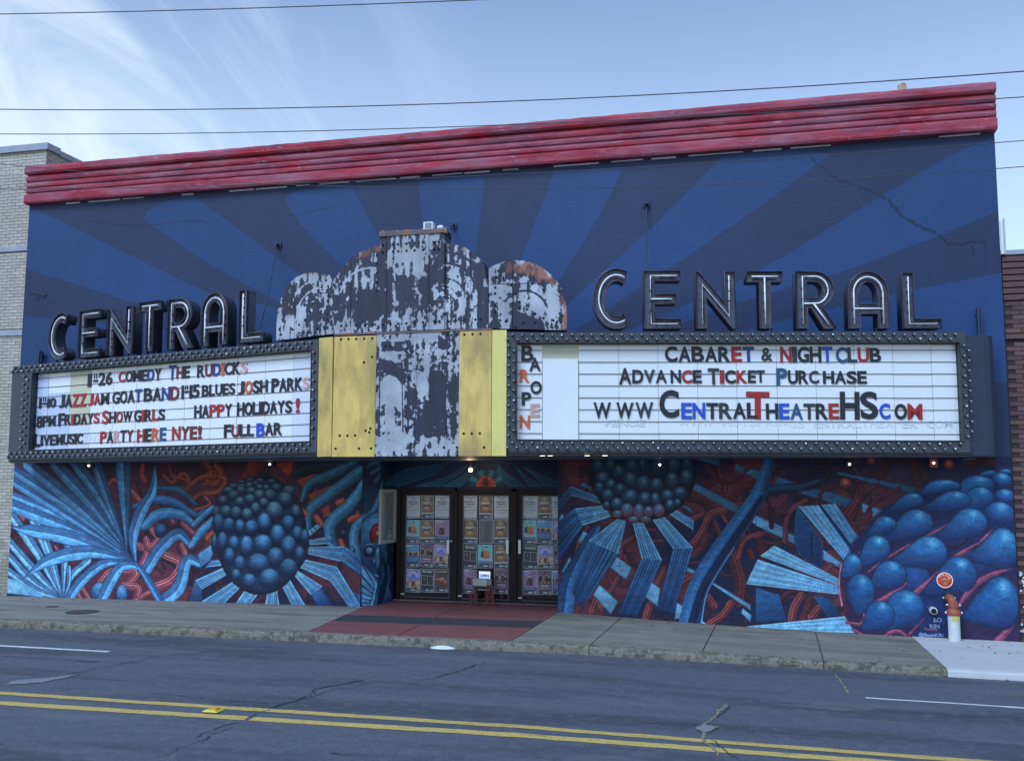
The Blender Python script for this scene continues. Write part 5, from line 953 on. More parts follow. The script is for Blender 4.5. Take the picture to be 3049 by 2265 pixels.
LW = [(0, 'the number 26 beside COMEDY', 'I', 605, 632, 400, 490, 400, 490, 'K', 0), (0, 'the number before COMEDY', '"', 643, 677, 402, 456, 402, 456, 'K', 0), (0, 'the number before COMEDY', '26', 680, 775, 392, 482, 384, 474, 'KK', 0), (0, 'COMEDY', 'COMEDY', 818, 1112, 386, 460, 360, 444, 'RKKKBK', 0), (0, 'THE', 'THE', 1165, 1308, 352, 440, 345, 428, 'BDK', 1), (0, 'RUDICKS', 'RUDICKS', 1360, 1706, 340, 428, 312, 396, 'KDBOKKP', 0),
      (1, 'the number before JAZZ', 'I', 270, 286, 568, 638, 568, 638, 'K', 0), (1, 'the number before JAZZ', '"', 292, 322, 563, 612, 563, 612, 'K', 0), (1, 'the number before JAZZ', '10', 325, 385, 570, 635, 560, 630, 'KK', 0), (1, 'JAZZ', 'JAZZ', 408, 596, 545, 635, 535, 625, 'KKRR', 0), (1, 'JAM', 'JAM', 608, 752, 535, 620, 530, 610, 'RRK', 0), (1, 'GOAT', 'GOAT', 775, 976, 525, 608, 502, 595, 'KKKB', 0), (1, 'BAND', 'BAND', 992, 1235, 500, 592, 484, 580, 'KKBD', 0),
      (1, 'the number before BLUES', 'I', 1252, 1268, 480, 575, 480, 575, 'K', 0), (1, 'the number before BLUES', '"', 1273, 1302, 478, 532, 478, 532, 'K', 0), (1, 'the number before BLUES', '15', 1306, 1376, 478, 570, 470, 565, 'KK', 0), (1, 'BLUES', 'BLUES', 1392, 1622, 478, 558, 462, 540, 'KKKKK', 0), (1, 'JOSH', 'JOSH', 1642, 1846, 453, 545, 440, 525, 'KOKK', 0), (1, 'PARKS', 'PARKS', 1872, 2134, 432, 530, 422, 506, 'KKKKP', 0),
      (2, 'the time 8PM', '8PM', 252, 382, 692, 775, 690, 760, 'KKK', 0), (2, 'FRIDAYS', 'FRIDAYS', 402, 686, 682, 758, 668, 742, 'KKRKKKR', 1), (2, 'SHOW', 'SHOW', 705, 910, 664, 745, 655, 728, 'RKRK', 1), (2, 'GIRLS', 'GIRLS', 925, 1137, 650, 734, 640, 718, 'KRKRK', 0), (2, 'HAPPY', 'HAPPY', 1340, 1600, 618, 708, 606, 692, 'KKRRK', 0), (2, 'HOLIDAYS', 'HOLIDAYS', 1635, 2012, 598, 690, 582, 668, 'KKKKKKKK', 0), (2, 'HAPPY HOLIDAYS', '!', 2040, 2068, 568, 670, 568, 670, 'R', 0),
      (3, 'LIVE', 'LIVE', 238, 380, 822, 900, 820, 892, 'KKKK', 1), (3, 'MUSIC', 'MUSIC', 385, 570, 820, 892, 808, 880, 'KKKKK', 0), (3, 'PARTY', 'PARTY', 690, 918, 798, 882, 784, 868, 'RKPKD', 0), (3, 'HERE', 'HERE', 945, 1145, 782, 874, 768, 862, 'RKOT', 0), (3, 'NYE', 'NYE', 1187, 1358, 764, 860, 760, 852, 'RDD', 0), (3, 'NYE', '!', 1366, 1392, 758, 852, 758, 852, 'D', 0), (3, 'FULL', 'FULL', 1545, 1750, 750, 842, 745, 828, 'KDKK', 0), (3, 'BAR', 'BAR', 1768, 1945, 740, 834, 735, 820, 'UKK', 0)]
words(ML, Z6, LW, 'left', 4)
RW8 = [(0, 'CABARET', 'CABARET', 1408, 2156, 200, 332, 202, 332, 'KKKKKRB', 0), (1, 'ADVANCE', 'ADVA', 1022, 1424, 394, 512, 398, 506, 'KKGK', 1), (1, 'the end of ADVANCE', 'NCE', 1455, 1716, 398, 508, 398, 508, 'KRK', 0), (1, 'TICKET', 'TICK', 1768, 2098, 396, 514, 402, 508, 'GRKR', 1), (1, 'the end of TICKET', 'ET', 2102, 2245, 400, 508, 400, 500, 'KK', 0),
       (2, 'the website name', 'W', 808, 955, 668, 805, 668, 805, 'K', 0), (2, 'the website name, after the first one', 'W', 998, 1143, 668, 805, 668, 805, 'K', 0), (2, 'the website name, nearest the big C', 'W', 1162, 1310, 668, 805, 668, 805, 'G', 0), (2, 'CENTRAL, much larger than the rest,', 'C', 1362, 1526, 566, 800, 566, 800, 'K', 0), (2, 'CENTRAL', 'EN', 1543, 1746, 672, 808, 672, 808, 'UU', 0), (2, 'CENTRAL', 'TRAL', 1753, 2186, 672, 808, 672, 806, 'KGKK', 0)]
RW9 = [(0, 'CABARET and NIGHTCLUB', '&', 74, 166, 208, 316, 208, 316, 'G', 0), (0, 'NIGHT', 'NIGHT', 228, 658, 198, 328, 198, 328, 'RGKKU', 0), (0, 'CLUB', 'CLUB', 683, 1053, 200, 332, 208, 322, 'TGRK', 0), (1, 'PURCHASE', 'PURC', 196, 546, 386, 506, 396, 500, 'TKKG', 1), (1, 'the end of PURCHASE', 'HASE', 578, 938, 396, 500, 396, 502, 'KKKK', 0),
       (2, 'THEATRE, much larger than the rest,', 'T', -52, 138, 564, 790, 564, 790, 'R', 0), (2, 'THEATRE', 'HEATRE', 112, 712, 662, 792, 662, 792, 'KUTGKR', 0), (2, 'the initials HS', 'HS', 716, 1030, 565, 792, 565, 792, 'KK', 0), (2, 'the ending COM', 'C', 1042, 1130, 662, 790, 662, 790, 'U', 0), (2, 'the ending COM', 'OM', 1165, 1391, 664, 792, 664, 792, 'KR', 0)]
words(MR, Z8, RW8, 'right', 3); words(MR, Z9, RW9, 'right', 3)
for c, x0, x1, y0, y1, col in (('B', 203, 305, 190, 325, 'K'), ('A', 270, 367, 295, 407, 'K'), ('R', 190, 272, 393, 500, 'O'), ('O', 280, 375, 490, 600, 'K'), ('P', 207, 288, 583, 695, 'K'), ('E', 278, 358, 680, 790, 'P'), ('N', 190, 275, 777, 887, 'O')):
    put_letter(MR, c, x0, x1, y0, y1, col, f'{LC_[col][0]} letter {c} in the upright words BAR OPEN beside the blank sheet', 'changeable letters of the upright BAR OPEN column', Z8)
# faint ghost lettering left on the panels
M_ghost = mat('dirt_outline_of_old_letters', (.67, .70, .76), rough=.3)
def ghost(M, Z, txt, x0, x1, yt, yb, parent, skip=()):
    ws = [Wt.get(c, 1.) for c in txt]; tot = sum(ws) + .08 * len(ws); x = x0; sc = (x1 - x0) / tot
    for i, c in enumerate(txt):
        xa, xb = x, x + ws[i] * sc; x = xb + .08 * sc
        if c in ' .' or i in skip: continue
        a = loc(M, Z(xa, yt), .089); b = loc(M, Z(xb, yb), .089); me = ibar if c == 'I' else glyph_mesh(c, .02, .5, 0)
        o = bpy.data.objects.new('faded_letter_mark', me); C.objects.link(o); o.parent = parent; o.matrix_basis = Matrix.Translation((a[0], .0862, b[1])) @ Matrix.Diagonal((b[0] - a[0], .003, a[1] - b[1], 1)); o.material_slots[0].link = 'OBJECT'; o.material_slots[0].material = M_ghost
ghost(MR, Z8, 'WWW.HOTSPRIN', 1520, 2440, 808, 868, BRb); ghost(MR, Z9, 'GSCENTRALTHEATER.COM', 298, 1650, 800, 862, BRb, skip=(2, 13)); ghost(MR, Z8, 'VENUE', 880, 1250, 815, 870, BRb); ghost(ML, Z6, 'RING', 582, 684, 818, 876, BLb)
# ---------------- neon channel letters standing on the marquee
M_can = mat('dark_channel_letter_steel', (.045, .052, .07), rough=.42, noise=.3, nscale=9, bump=.2, bscale=50); M_face = mat('grimy_channel_letter_face', (.085, .098, .13), rough=.5, noise=.4, nscale=14)
M_neon = mat('white_neon_tube', (.88, .9, .93), rough=.2); M_out = mat('unlit_dark_red_tube', (.10, .065, .085), rough=.3); M_clip = mat('black_tube_clip', (.012, .012, .014), rough=.6)
def arc(cx, cy, rx, ry, a0, a1, n=14): return [(cx + rx * math.cos(rad(a0 + (a1 - a0) * i / n)), cy + ry * math.sin(rad(a0 + (a1 - a0) * i / n))) for i in range(n + 1)]
NEO = {
 'C': (.74, [arc(.46, .5, .46, .5, 62, 298, 22) + arc(.47, .5, .24, .30, 304, 56, 18)], [arc(.465, .5, .35, .4, 62, 298, 22)]),
 'E': (.69, [[(0, 0), (.69, 0), (.69, .17), (.2, .17), (.2, .43), (.60, .43), (.60, .60), (.2, .60), (.2, .83), (.69, .83), (.69, 1), (0, 1)]], [[(.63, .92), (.13, .92), (.13, .085), (.63, .085)], [(.14, .515), (.53, .515)]]),
 'N': (.74, [[(0, 0), (.2, 0), (.2, .56), (.68, 0), (.74, 0), (.74, 1), (.54, 1), (.54, .44), (.06, 1), (0, 1)]], [[(.12, .08), (.12, .78), (.62, .22), (.63, .93)]]),
 'T': (.68, [[(.24, 0), (.44, 0), (.44, .82), (.68, .82), (.68, 1), (0, 1), (0, .82), (.24, .82)]], [[(.09, .92), (.59, .92)], [(.34, .9), (.34, .08)]]),
 'R': (.74, [[(0, 0), (.2, 0), (.2, .36), (.27, .36), (.50, 0), (.74, 0), (.47, .40)] + arc(.37, .69, .33, .31, -65, 90, 14) + [(0, 1)], [(.2, .53), (.2, .83)] + arc(.36, .68, .14, .15, 90, -90, 8)], [[(.12, .08), (.12, .92)] + arc(.36, .68, .24, .24, 90, -90, 12) + [(.13, .44)], [(.32, .44), (.60, .07)]]),
 'A': (.74, [[(0, 0), (.2, 0), (.2, .26), (.54, .26), (.54, 0), (.74, 0)] + arc(.37, .63, .37, .37, 0, 180, 18), [(.2, .43), (.2, .63)] + arc(.37, .63, .17, .20, 180, 0, 10) + [(.54, .43)]], [[(.1, .08), (.1, .63)] + arc(.37, .63, .27, .28, 180, 0, 14) + [(.64, .08)], [(.11, .35), (.63, .35)]]),
 'L': (.74, [[(0, 0), (.74, 0), (.74, .17), (.22, .17), (.22, 1), (0, 1)]], [[(.12, .93), (.12, .085), (.66, .085)]])}
def curve_solid(loops, ext, f):
    c = bpy.data.curves.new('t', 'CURVE'); c.dimensions = '2D'; c.fill_mode = 'BOTH'; c.extrude = ext
    for lp in loops:
        s_ = c.splines.new('POLY'); s_.points.add(len(lp) - 1); s_.use_cyclic_u = True
        for i, p in enumerate(lp): q = f(p); s_.points[i].co = (q[0], q[1], 0, 1)
    o = bpy.data.objects.new('t', c); C.objects.link(o); me = bpy.data.meshes.new_from_object(o.evaluated_get(bpy.context.evaluated_depsgraph_get())); bpy.data.objects.remove(o)
    for v in me.vertices: v.co = (v.co.x, -v.co.z, v.co.y)
    me.materials.clear(); return me
def neon(M, ch, x0, x1, yt, yb, Z, label, group, off=.02, depth=.2):
    a = loc(M, Z(x0, (yt + yb) / 2), off); b = loc(M, Z(x1, (yt + yb) / 2), off); tt = loc(M, Z((x0 + x1) / 2, yt), off)[1]; tb_ = loc(M, Z((x0 + x1) / 2, yb), off)[1]
    tb_ = min(max(tb_, 1.86), 1.97); w0, loops, tubes = NEO[ch]; W_ = b[0] - a[0]; H = tt - tb_
    f = lambda p: (p[0] / w0 * W_, p[1] * H)
    t = thing('neon_letter', label, 'neon letter', (0, 0, 0), group); t.matrix_basis = M @ Matrix.Translation((a[0], off, tb_)); LOCAL.add(t.name)
    me = curve_solid(loops, depth / 2, f)
    for v in me.vertices: v.co.y += depth / 2 + .035
    o = link('housing', me, M_face, t); me.materials.append(M_can)
    for p in me.polygons: p.material_index = 0 if abs(p.normal.y) > .9 else 1
    mb = MB()
    for lp in loops:            # raised rim wall round the face
        q = [f(p) for p in lp]; n_ = len(q)
        for i in range(n_):
            u, v = q[i], q[(i + 1) % n_]; n0 = len(mb.v); mb.v += [(u[0], .0, u[1]), (v[0], .0, v[1]), (v[0], .05, v[1]), (u[0], .05, u[1])]; mb.f.append((n0, n0 + 1, n0 + 2, n0 + 3))
        mb.tube([(p[0], -.002, p[1]) for p in q], .009, 5, closed=True)
    o = mb.build('rim', M_can, t)
    for lp in loops[:1]:
        cx_ = sum(f(p)[0] for p in lp) / len(lp); q = []
        for p in lp: q.append((f(p)[0], -.028, f(p)[1]))
        MB().tube(q, .008, 5, closed=True).build('outline_tube', M_out, t, smooth=True)
    cl = MB()
    for tu in tubes:
        q = [(f(p)[0], -.012, f(p)[1]) for p in tu]; MB().tube(q, .013, 7).build('neon_tube', M_neon, t, smooth=True)
        q2 = [(p[0] * .9 + .1 * (W_ * .5), .02, p[2] * .9 + .1 * H * .5) for p in q]
        MB().tube(q2, .009, 5).build('inner_tube', M_out, t, smooth=True)
        for p, r_ in zip(q[:-1], q[1:]):
            L_ = math.dist(p, r_)
            for k in range(int(L_ / .16)):
                g = (k + .5) * .16 / L_; cx_, cz_ = p[0] + (r_[0] - p[0]) * g, p[2] + (r_[2] - p[2]) * g; cl.box((cx_ - .012, -.02, cz_ - .012), (cx_ + .012, .034, cz_ + .012))
    if cl.v: cl.build('tube_clip', M_clip, t)
    if tb_ > 1.9 or True: MB().box((W_ * .25, .06, -(tb_ - 1.85)), (W_ * .25 + .02, .1, .02)).box((W_ * .7, .06, -(tb_ - 1.85)), (W_ * .7 + .02, .1, .02)).build('mounting_bracket', M_blk, t)
Z3 = zm(0, 780, 2.5860); Z2b = zm(1700, 760, 1.85333)
for i, (ch, x0, x1, yt, yb) in enumerate((('C', 380, 528, 395, 752), ('E', 610, 772, 372, 732), ('N', 830, 1022, 350, 712), ('T', 1072, 1236, 308, 690), ('R', 1292, 1488, 284, 664), ('A', 1556, 1752, 240, 636), ('L', 1843, 2030, 212, 608))):
    neon(ML, ch, x0, x1, yt, yb, Z3, f'neon letter {ch} of CENTRAL standing above the left board', 'neon CENTRAL letters above the left board')
for i, (ch, x0, x1, yt, yb) in enumerate((('C', 122, 328, 76, 400), ('E', 402, 604, 88, 398), ('N', 690, 906, 92, 398), ('T', 972, 1168, 93, 400), ('R', 1244, 1460, 92, 400), ('A', 1530, 1750, 92, 402), ('L', 1828, 2036, 98, 402))):
    neon(MR, ch, x0, x1, yt, yb, Z2b, f'neon letter {ch} of CENTRAL standing above the right board', 'neon CENTRAL letters above the right board')
# stays, hooks and posts on the upper wall
M_navy = mat('navy_painted_iron', (.02, .035, .08), rough=.6)
def stay(pa, Ma, pb, label):
    t = thing('stay_rod', label, 'stay rod', (0, 0, 0)); a = onY(*DS(*pa), -.03); q = loc(Ma, DS(*pb), .25); b = at(Ma, q[0], .25, q[1])
    t.location = tuple(a); MB().tube([a, b], .012, 6).build('rod', M_navy, t); MB().box((a[0] - .07, -.03, a[2] - .05), (a[0] + .07, -.001, a[2] + .05)).lathe([(.03, -.08), (.04, -.05), (.04, 0)], (a[0], -.03, a[2]), 'Y', 8).build('anchor_plate', M_navy, t)
stay((603, 532), ML, (566, 712), 'thin slanting iron stay rod on the blue wall left of the crest')
stay((984, 490), MCn, (972, 560), 'short iron stay rod behind the top of the metal crest'); stay((1404, 443), MR, (1405, 700), 'vertical iron stay rod above the letter E of the right CENTRAL')
for (x, y0, y1, lb) in ((86, 762, 800, 'short dark iron post on the wall at the left end of the marquee'), (2124, 668, 724, 'short dark iron post on the wall at the right end of the marquee')):
    a = onY(*DS(x, y0), -.12); b = onY(*DS(x, y1), -.12); t = thing('iron_post', lb, 'post', (a[0], -.12, b[2])); mb = MB(); mb.box((a[0] - .02, -.14, b[2] - .1), (a[0] + .015, -.06, a[2])); mb.box((a[0] + .03, -.12, b[2] - .1), (a[0] + .05, -.06, a[2] - .02)); mb.build('post', M_navy, t); box('wall_bracket', (a[0] - .02, -.06, a[2] - .12), (a[0] + .02, -.001, a[2] - .08), M_navy, t)
a = onY(*DS(70, 636), -.1); b = onY(*DS(96, 642), -.02); t = thing('wall_hook', 'small bent iron hook on the blue wall at far left above the marquee', 'hook', tuple(b))
MB().tube([a + [0, 0, -.04], a + [-.02, 0, -.01], a, (a + b) / 2 + [0, 0, .01], b], .014, 6).build('hook', M_navy, t); box('plate', (b[0] - .03, -.02, b[2] - .04), (b[0] + .03, -.001, b[2] + .04), M_navy, t)
# floodlight on the crest, box on the cornice, conduit at the right corner
M_wht = mat('white_plastic', (.72, .74, .76), rough=.4); M_lens = mat('grey_lens', (.22, .26, .24), rough=.15)
a = loc(MCn, Z7(1085, 70), .1); p = at(MCn, a[0], .1, a[1]); t = thing('floodlight', 'small white floodlight on top of the tall centre of the metal crest', 'floodlight', tuple(p))
MB().box((p[0] - .08, p[1] - .08, p[2] - .08), (p[0] + .08, p[1] + .06, p[2] + .045)).build('housing', M_wht, t); box('lens', (p[0] - .05, p[1] - .092, p[2] - .055), (p[0] + .055, p[1] - .081, p[2] + .025), M_lens, t)
MB().lathe([(.03, -.04), (.04, 0), (.03, .05)], (p[0] + .18, p[1], p[2] - .04), 'X', 8).box((p[0] + .08, p[1] - .02, p[2] - .09), (p[0] + .28, p[1] + .02, p[2] - .06)).build('sensor', M_wht, t); MB().tube([(p[0] - .1, p[1], p[2] - .05), (p[0] - .2, p[1] + .02, p[2] - .07), (p[0] - .27, p[1] + .05, p[2] - .16)], .012, 5).build('cable', M_wht, t)
a = onY(*DS(1960, 196), .1); t = thing('roof_box', 'small beige box standing on the red cornice near the right end', 'box', (a[0], .1, 8.77))
MB().box((a[0] - .07, .05, 8.77), (a[0] + .06, .2, 8.93)).box((a[0] - .02, .04, 8.93), (a[0] + .04, .21, 8.95)).build('box_body', mat('beige_weathered_wood', (.45, .34, .22), rough=.8, noise=.2), t); box('box_side', (a[0] - .13, .07, 8.77), (a[0] - .071, .18, 8.86), M_wht, t)
a = onY(*ZV(2112, 600), -.05); b = onY(*ZV(2118, 715), -.05); t = thing('corner_conduit', 'short grey metal conduit on the right edge of the blue wall above the brown brick', 'conduit', (XR + .03, 0, b[2]))
MB().tube([(XR + .03, -.02, b[2] - .1), (XR + .03, -.02, a[2])], .03, 8).build('pipe', M_wht, t); MB().tube([(XR + .075, .0, b[2] - .1), (XR + .075, .0, a[2] + .05)], .015, 6).build('cable', M_alu, t)
# lamps under the canopy
M_lh = mat('black_lamp_holder', (.02, .02, .025), rough=.5); M_glow = mat('small_lit_lamp', (.9, .9, .9), emit=(1, .93, .82), estr=2.2); M_redbox = mat('dark_red_lamp_box', (.22, .04, .035), rough=.5)
for (x, y, lb, red, hang) in ((193, 1011, 'small lamp on the mural above the palm leaves at far left', 0, 0), (586, 1008, 'small lamp on the mural above the left ball of pods', 0, 0), (1433, 1009, 'small lamp on the mural above the dark ball of pods', 0, 0), (1845, 1008, 'small white lamp on the mural right of the dark trunk', 0, 0), (2028, 1005, 'small lamp in a dark red box near the right end of the mural', 1, 0)):
    p = onY(*DS(x, y), -.14); t = thing('wall_lamp', lb, 'lamp', tuple(p), 'small lamps along the mural wall')
    MB().lathe([(.05, -.02), (.05, 0)], (p[0], 0, p[2]), 'Y', 10).tube([(p[0], -.02, p[2]), (p[0], -.08, p[2] + .01)], .015, 6).build('wall_plate', M_redbox if red else M_lh, t)
    if red: box('lamp_box', (p[0] - .06, -.13, p[2] - .07), (p[0] + .06, -.05, p[2] + .08), M_redbox, t)
    else: MB().lathe([(.03, -.09), (.05, -.13)], (p[0], 0, p[2] + .01), 'Y', 10).build('shade', M_lh, t)
    sph(.018 if red else .020).build('bulb', M_glow, t, smooth=True).matrix_basis = Matrix.Translation((p[0], -.145, p[2]))
p = onY(*DS(1022, 1020), .4); t = thing('hanging_bulb', 'glowing warm bulb hanging under the canopy before the doors', 'light bulb', (p[0], .4, p[2]))
MB().tube([(p[0], .4, p[2] + .05), (p[0], .4, 2.66)], .006, 5).build('cord', M_lh, t); MB().lathe([(.018, .03), (.018, .09)], (p[0], .4, p[2]), 'Z', 8).build('socket', M_lh, t); b_ = sph(.036, 10, 7).build('bulb', M_warm, t, smooth=True); b_.matrix_basis = Matrix.Translation((p[0], .4, p[2]))
pl_ = bpy.data.lights.new('bulb_light', 'POINT'); pl_.energy = 2.2; pl_.color = (1, .7, .4); pl_.shadow_soft_size = .04; po = bpy.data.objects.new('bulb_light', pl_); C.objects.link(po); po.location = (p[0], .32, p[2]); par(po, t)

# ================================================================== posters
PW, PH = 76, 118
def pcanvas(bg): return Canvas(PW, PH, lambda x, y: (x, y), bg)
def foot(cv, ink=(235, 235, 240)):
    cv.poly([(0, 98), (PW, 98), (PW, PH), (0, PH)], (24, 26, 34), raw=True); cv.poly([(26, 104), (52, 104), (52, 111), (26, 111)], ink, raw=True); cv.poly([(58, 101), (71, 101), (71, 114), (58, 114)], (120, 126, 140), raw=True); cv.poly([(4, 101), (18, 101), (18, 114), (4, 114)], (60, 66, 84), raw=True)
def border(cv, c=(215, 215, 225), w=2.): 
    for P in ([(0, 0), (PW, 0), (PW, w), (0, w)], [(0, PH - w), (PW, PH - w), (PW, PH), (0, PH)], [(0, 0), (w, 0), (w, PH), (0, PH)], [(PW - w, 0), (PW, 0), (PW, PH), (PW - w, PH)]): cv.poly(P, c, raw=True)
def man(cv, x, y, s_, coat, skin=(190, 140, 110), hair=(30, 24, 26)):
    cv.poly([(x - 9 * s_, y + 30 * s_), (x - 8 * s_, y + 10 * s_), (x - 3 * s_, y + 5 * s_), (x + 4 * s_, y + 5 * s_), (x + 9 * s_, y + 10 * s_), (x + 10 * s_, y + 30 * s_)], coat, tuple(c * .6 for c in coat), g=[(x, y + 5), (x + 6, y + 30 * s_)], raw=True)
    a = [(x + 4 * s_ * math.cos(t), y + 5 * s_ * math.sin(t)) for t in np.linspace(0, 6.28, 14)]; cv.poly(a, skin, raw=True); cv.poly([(x - 4.4 * s_, y - 1 * s_), (x - 3 * s_, y - 6 * s_), (x + 3 * s_, y - 6 * s_), (x + 4.4 * s_, y - 1 * s_), (x + 2 * s_, y - 3 * s_), (x - 2 * s_, y - 3 * s_)], hair, raw=True)
PO = {}
c = pcanvas((214, 208, 196)); i_ = (40, 44, 70)
c.text('* STAR BAR *', 8, 14, 6, i_, wd=60, off=.03); c.text('INSIDE', 28, 22, 4, i_, wd=20); c.text('CENTRAL', 9, 36, 8, i_, wd=58, off=.04); c.text('THEATRE', 14, 47, 8, i_, wd=48, off=.04); c.text('OPEN DAILY AT 2', 8, 59, 6, i_, wd=60, off=.03); c.text('FULL BAR & FOOD MENU', 5, 74, 5, i_, wd=66, off=.03); c.text('LIVE MUSIC & EVENTS', 13, 84, 3.4, i_, wd=50); c.text('ADULTS ONLY', 20, 92, 3.4, i_, wd=36); c.poly([(0, 110), (PW, 110), (PW, 113), (0, 113)], (60, 64, 90), raw=True); PO['text'] = c
c = pcanvas((84, 74, 62)); c.a *= (.75 + .6 * fbm(PH, PW, 14, 3, 3))[..., None]; c.egg(36, 28, 26, 26, (130, 112, 86), (70, 60, 50)); c.text('PARTY', 12, 44, 12, (226, 222, 205), wd=50, off=.05); c.egg(34, 72, 20, 18, (172, 140, 90), (90, 66, 44)); c.poly([(18, 62), (54, 62), (50, 84), (20, 84)], (150, 120, 76), (90, 70, 48), g=[(30, 62), (30, 84)], raw=True); c.egg(66, 80, 8, 9, (140, 70, 70), (80, 40, 40)); c.poly([(0, 88), (PW, 88), (PW, 94), (0, 94)], (190, 186, 180), raw=True); foot(c); border(c); PO['party'] = c
c = pcanvas((82, 166, 190)); c.a *= (.9 + .2 * fbm(PH, PW, 30, 2, 6))[..., None]; man(c, 26, 26, 1.25, (50, 46, 60), hair=(60, 34, 24)); man(c, 44, 20, 1.7, (196, 116, 52)); c.poly([(4, 84), (30, 72), (60, 76), (74, 90), (74, 98), (4, 98)], (60, 96, 130), raw=True); c.text('Rudicks', 10, 82, 15, (245, 246, 250), wd=58, off=.03); c.text('COMEDY', 4, 12, 4, (40, 70, 110), wd=20); foot(c); border(c); PO['duo'] = c
c = pcanvas((118, 96, 136)); c.a *= (.8 + .4 * fbm(PH, PW, 20, 3, 9))[..., None]; man(c, 36, 30, 1.5, (40, 34, 46)); c.poly([(24, 66), (58, 36), (61, 40), (30, 72)], (60, 36, 34), raw=True); c.egg(28, 66, 11, 9, (120, 60, 44), (60, 30, 30)); c.text('BLUES', 4, 10, 7, (200, 210, 235), wd=28, off=.04); c.poly([(0, 82), (PW, 82), (PW, 98), (0, 98)], (56, 66, 110), raw=True); c.text('LIVE ON STAGE', 14, 92, 4, (190, 196, 220), wd=46); foot(c); border(c); PO['guitarist'] = c
c = pcanvas((70, 120, 176)); c.text('BLUES', 4, 11, 8, (225, 235, 245), wd=34, off=.04); c.poly([(0, 40), (PW, 36), (PW, 58), (0, 58)], (196, 168, 70), raw=True)
for k in range(8): man(c, 8 + k * 9, 36 + (k % 2) * 3, .7, ((60, 50, 46), (150, 130, 110), (36, 40, 60))[k % 3])
c.poly([(0, 58), (PW, 58), (PW, 98), (0, 98)], (50, 84, 140), (36, 60, 110), g=[(0, 58), (0, 98)], raw=True); c.text('ALL STAR BAND', 8, 76, 5, (205, 215, 235), wd=60); c.text('SATURDAY NIGHT', 12, 86, 4, (205, 215, 235), wd=50); foot(c); border(c); PO['band'] = c
c = pcanvas((84, 66, 92)); c.a *= (.8 + .4 * fbm(PH, PW, 20, 3, 12))[..., None]
for k in range(4): man(c, 15 + k * 15, 24 + (k % 2) * 8, 1.05, ((30, 26, 36), (130, 110, 110), (60, 40, 40), (26, 26, 34))[k]); 
for k in range(3): c.egg(18 + k * 20, 62, 9, 8, (150, 120, 90), (60, 44, 50))
c.poly([(16, 74), (60, 74), (60, 79), (16, 79)], (210, 190, 190), raw=True); c.text('LIVE MUSIC NIGHTLY', 12, 90, 4, (180, 160, 180), wd=52); foot(c); border(c); PO['group'] = c
c = pcanvas((120, 116, 176)); c.a *= (.75 + .5 * fbm(PH, PW, 24, 3, 15))[..., None]; c.poly([(38, 24), (60, 52), (50, 52), (38, 38), (26, 52), (16, 52)], (60, 84, 190), raw=True); c.poly([(38, 12), (66, 30), (60, 34), (38, 20), (16, 34), (10, 30)], (180, 180, 225), raw=True)
for k in range(5): man(c, 10 + k * 14, 56 + (k % 2) * 10, 1.1, ((150, 110, 80), (200, 170, 140), (90, 60, 60))[k % 3])
foot(c); border(c); PO['festival'] = c
c = pcanvas((26, 26, 32)); c.text('FILM NIGHT', 9, 20, 12, (214, 214, 218), wd=58, off=.04); c.egg(20, 56, 9, 13, (90, 92, 100), (30, 30, 36)); c.poly([(46, 42), (68, 42), (68, 74), (46, 74)], (44, 42, 46), raw=True)
for P in ([(4, 34), (72, 34), (72, 36), (4, 36)], [(37, 36), (39, 36), (39, 80), (37, 80)], [(4, 80), (72, 80), (72, 82), (4, 82)], [(4, 34), (6, 34), (6, 82), (4, 82)], [(70, 34), (72, 34), (72, 82), (70, 82)]): c.poly(P, (190, 190, 200), raw=True)
foot(c); border(c); PO['film'] = c
c = pcanvas((60, 46, 40)); c.a *= (.8 + .4 * fbm(PH, PW, 20, 3, 17))[..., None]; c.text('WHITE ALBUM', 8, 18, 7, (210, 205, 200), wd=60, off=.03); c.egg(40, 56, 22, 14, (186, 122, 70), (90, 50, 30)); c.poly([(4, 48), (30, 50), (30, 56), (4, 54)], (150, 100, 70), raw=True); c.egg(60, 70, 14, 12, (160, 96, 56), (80, 44, 30)); foot(c); border(c); PO['guitar'] = c
c = pcanvas((74, 78, 84)); c.a *= (.85 + .3 * fbm(PH, PW, 30, 2, 19))[..., None]
for k in range(14): c.poly([(30, 14 + k * 7), (30 + 20 + (k * 7) % 17, 14 + k * 7), (30 + 20 + (k * 7) % 17, 17 + k * 7), (30, 17 + k * 7)], (34, 36, 44), raw=True)
border(c, (170, 175, 190)); PO['list'] = c
M_PO = {k: imgmat('poster_print_' + k, v.image('poster_' + k, k=2.3), rough=.3, spec=.5) for k, v in PO.items()}
M_back = mat('white_poster_paper', (.7, .7, .7), rough=.6)
DESC = {'text': 'cream text poster headed STAR BAR', 'party': 'brown PARTY poster', 'duo': 'turquoise poster of two people', 'guitarist': 'purple poster of a guitarist', 'band': 'blue poster of a standing band', 'group': 'dark purple poster of a music group', 'festival': 'violet festival poster with chevron', 'film': 'black FILM NIGHT poster', 'guitar': 'brown poster with a guitar', 'list': 'grey list of printed lines'}
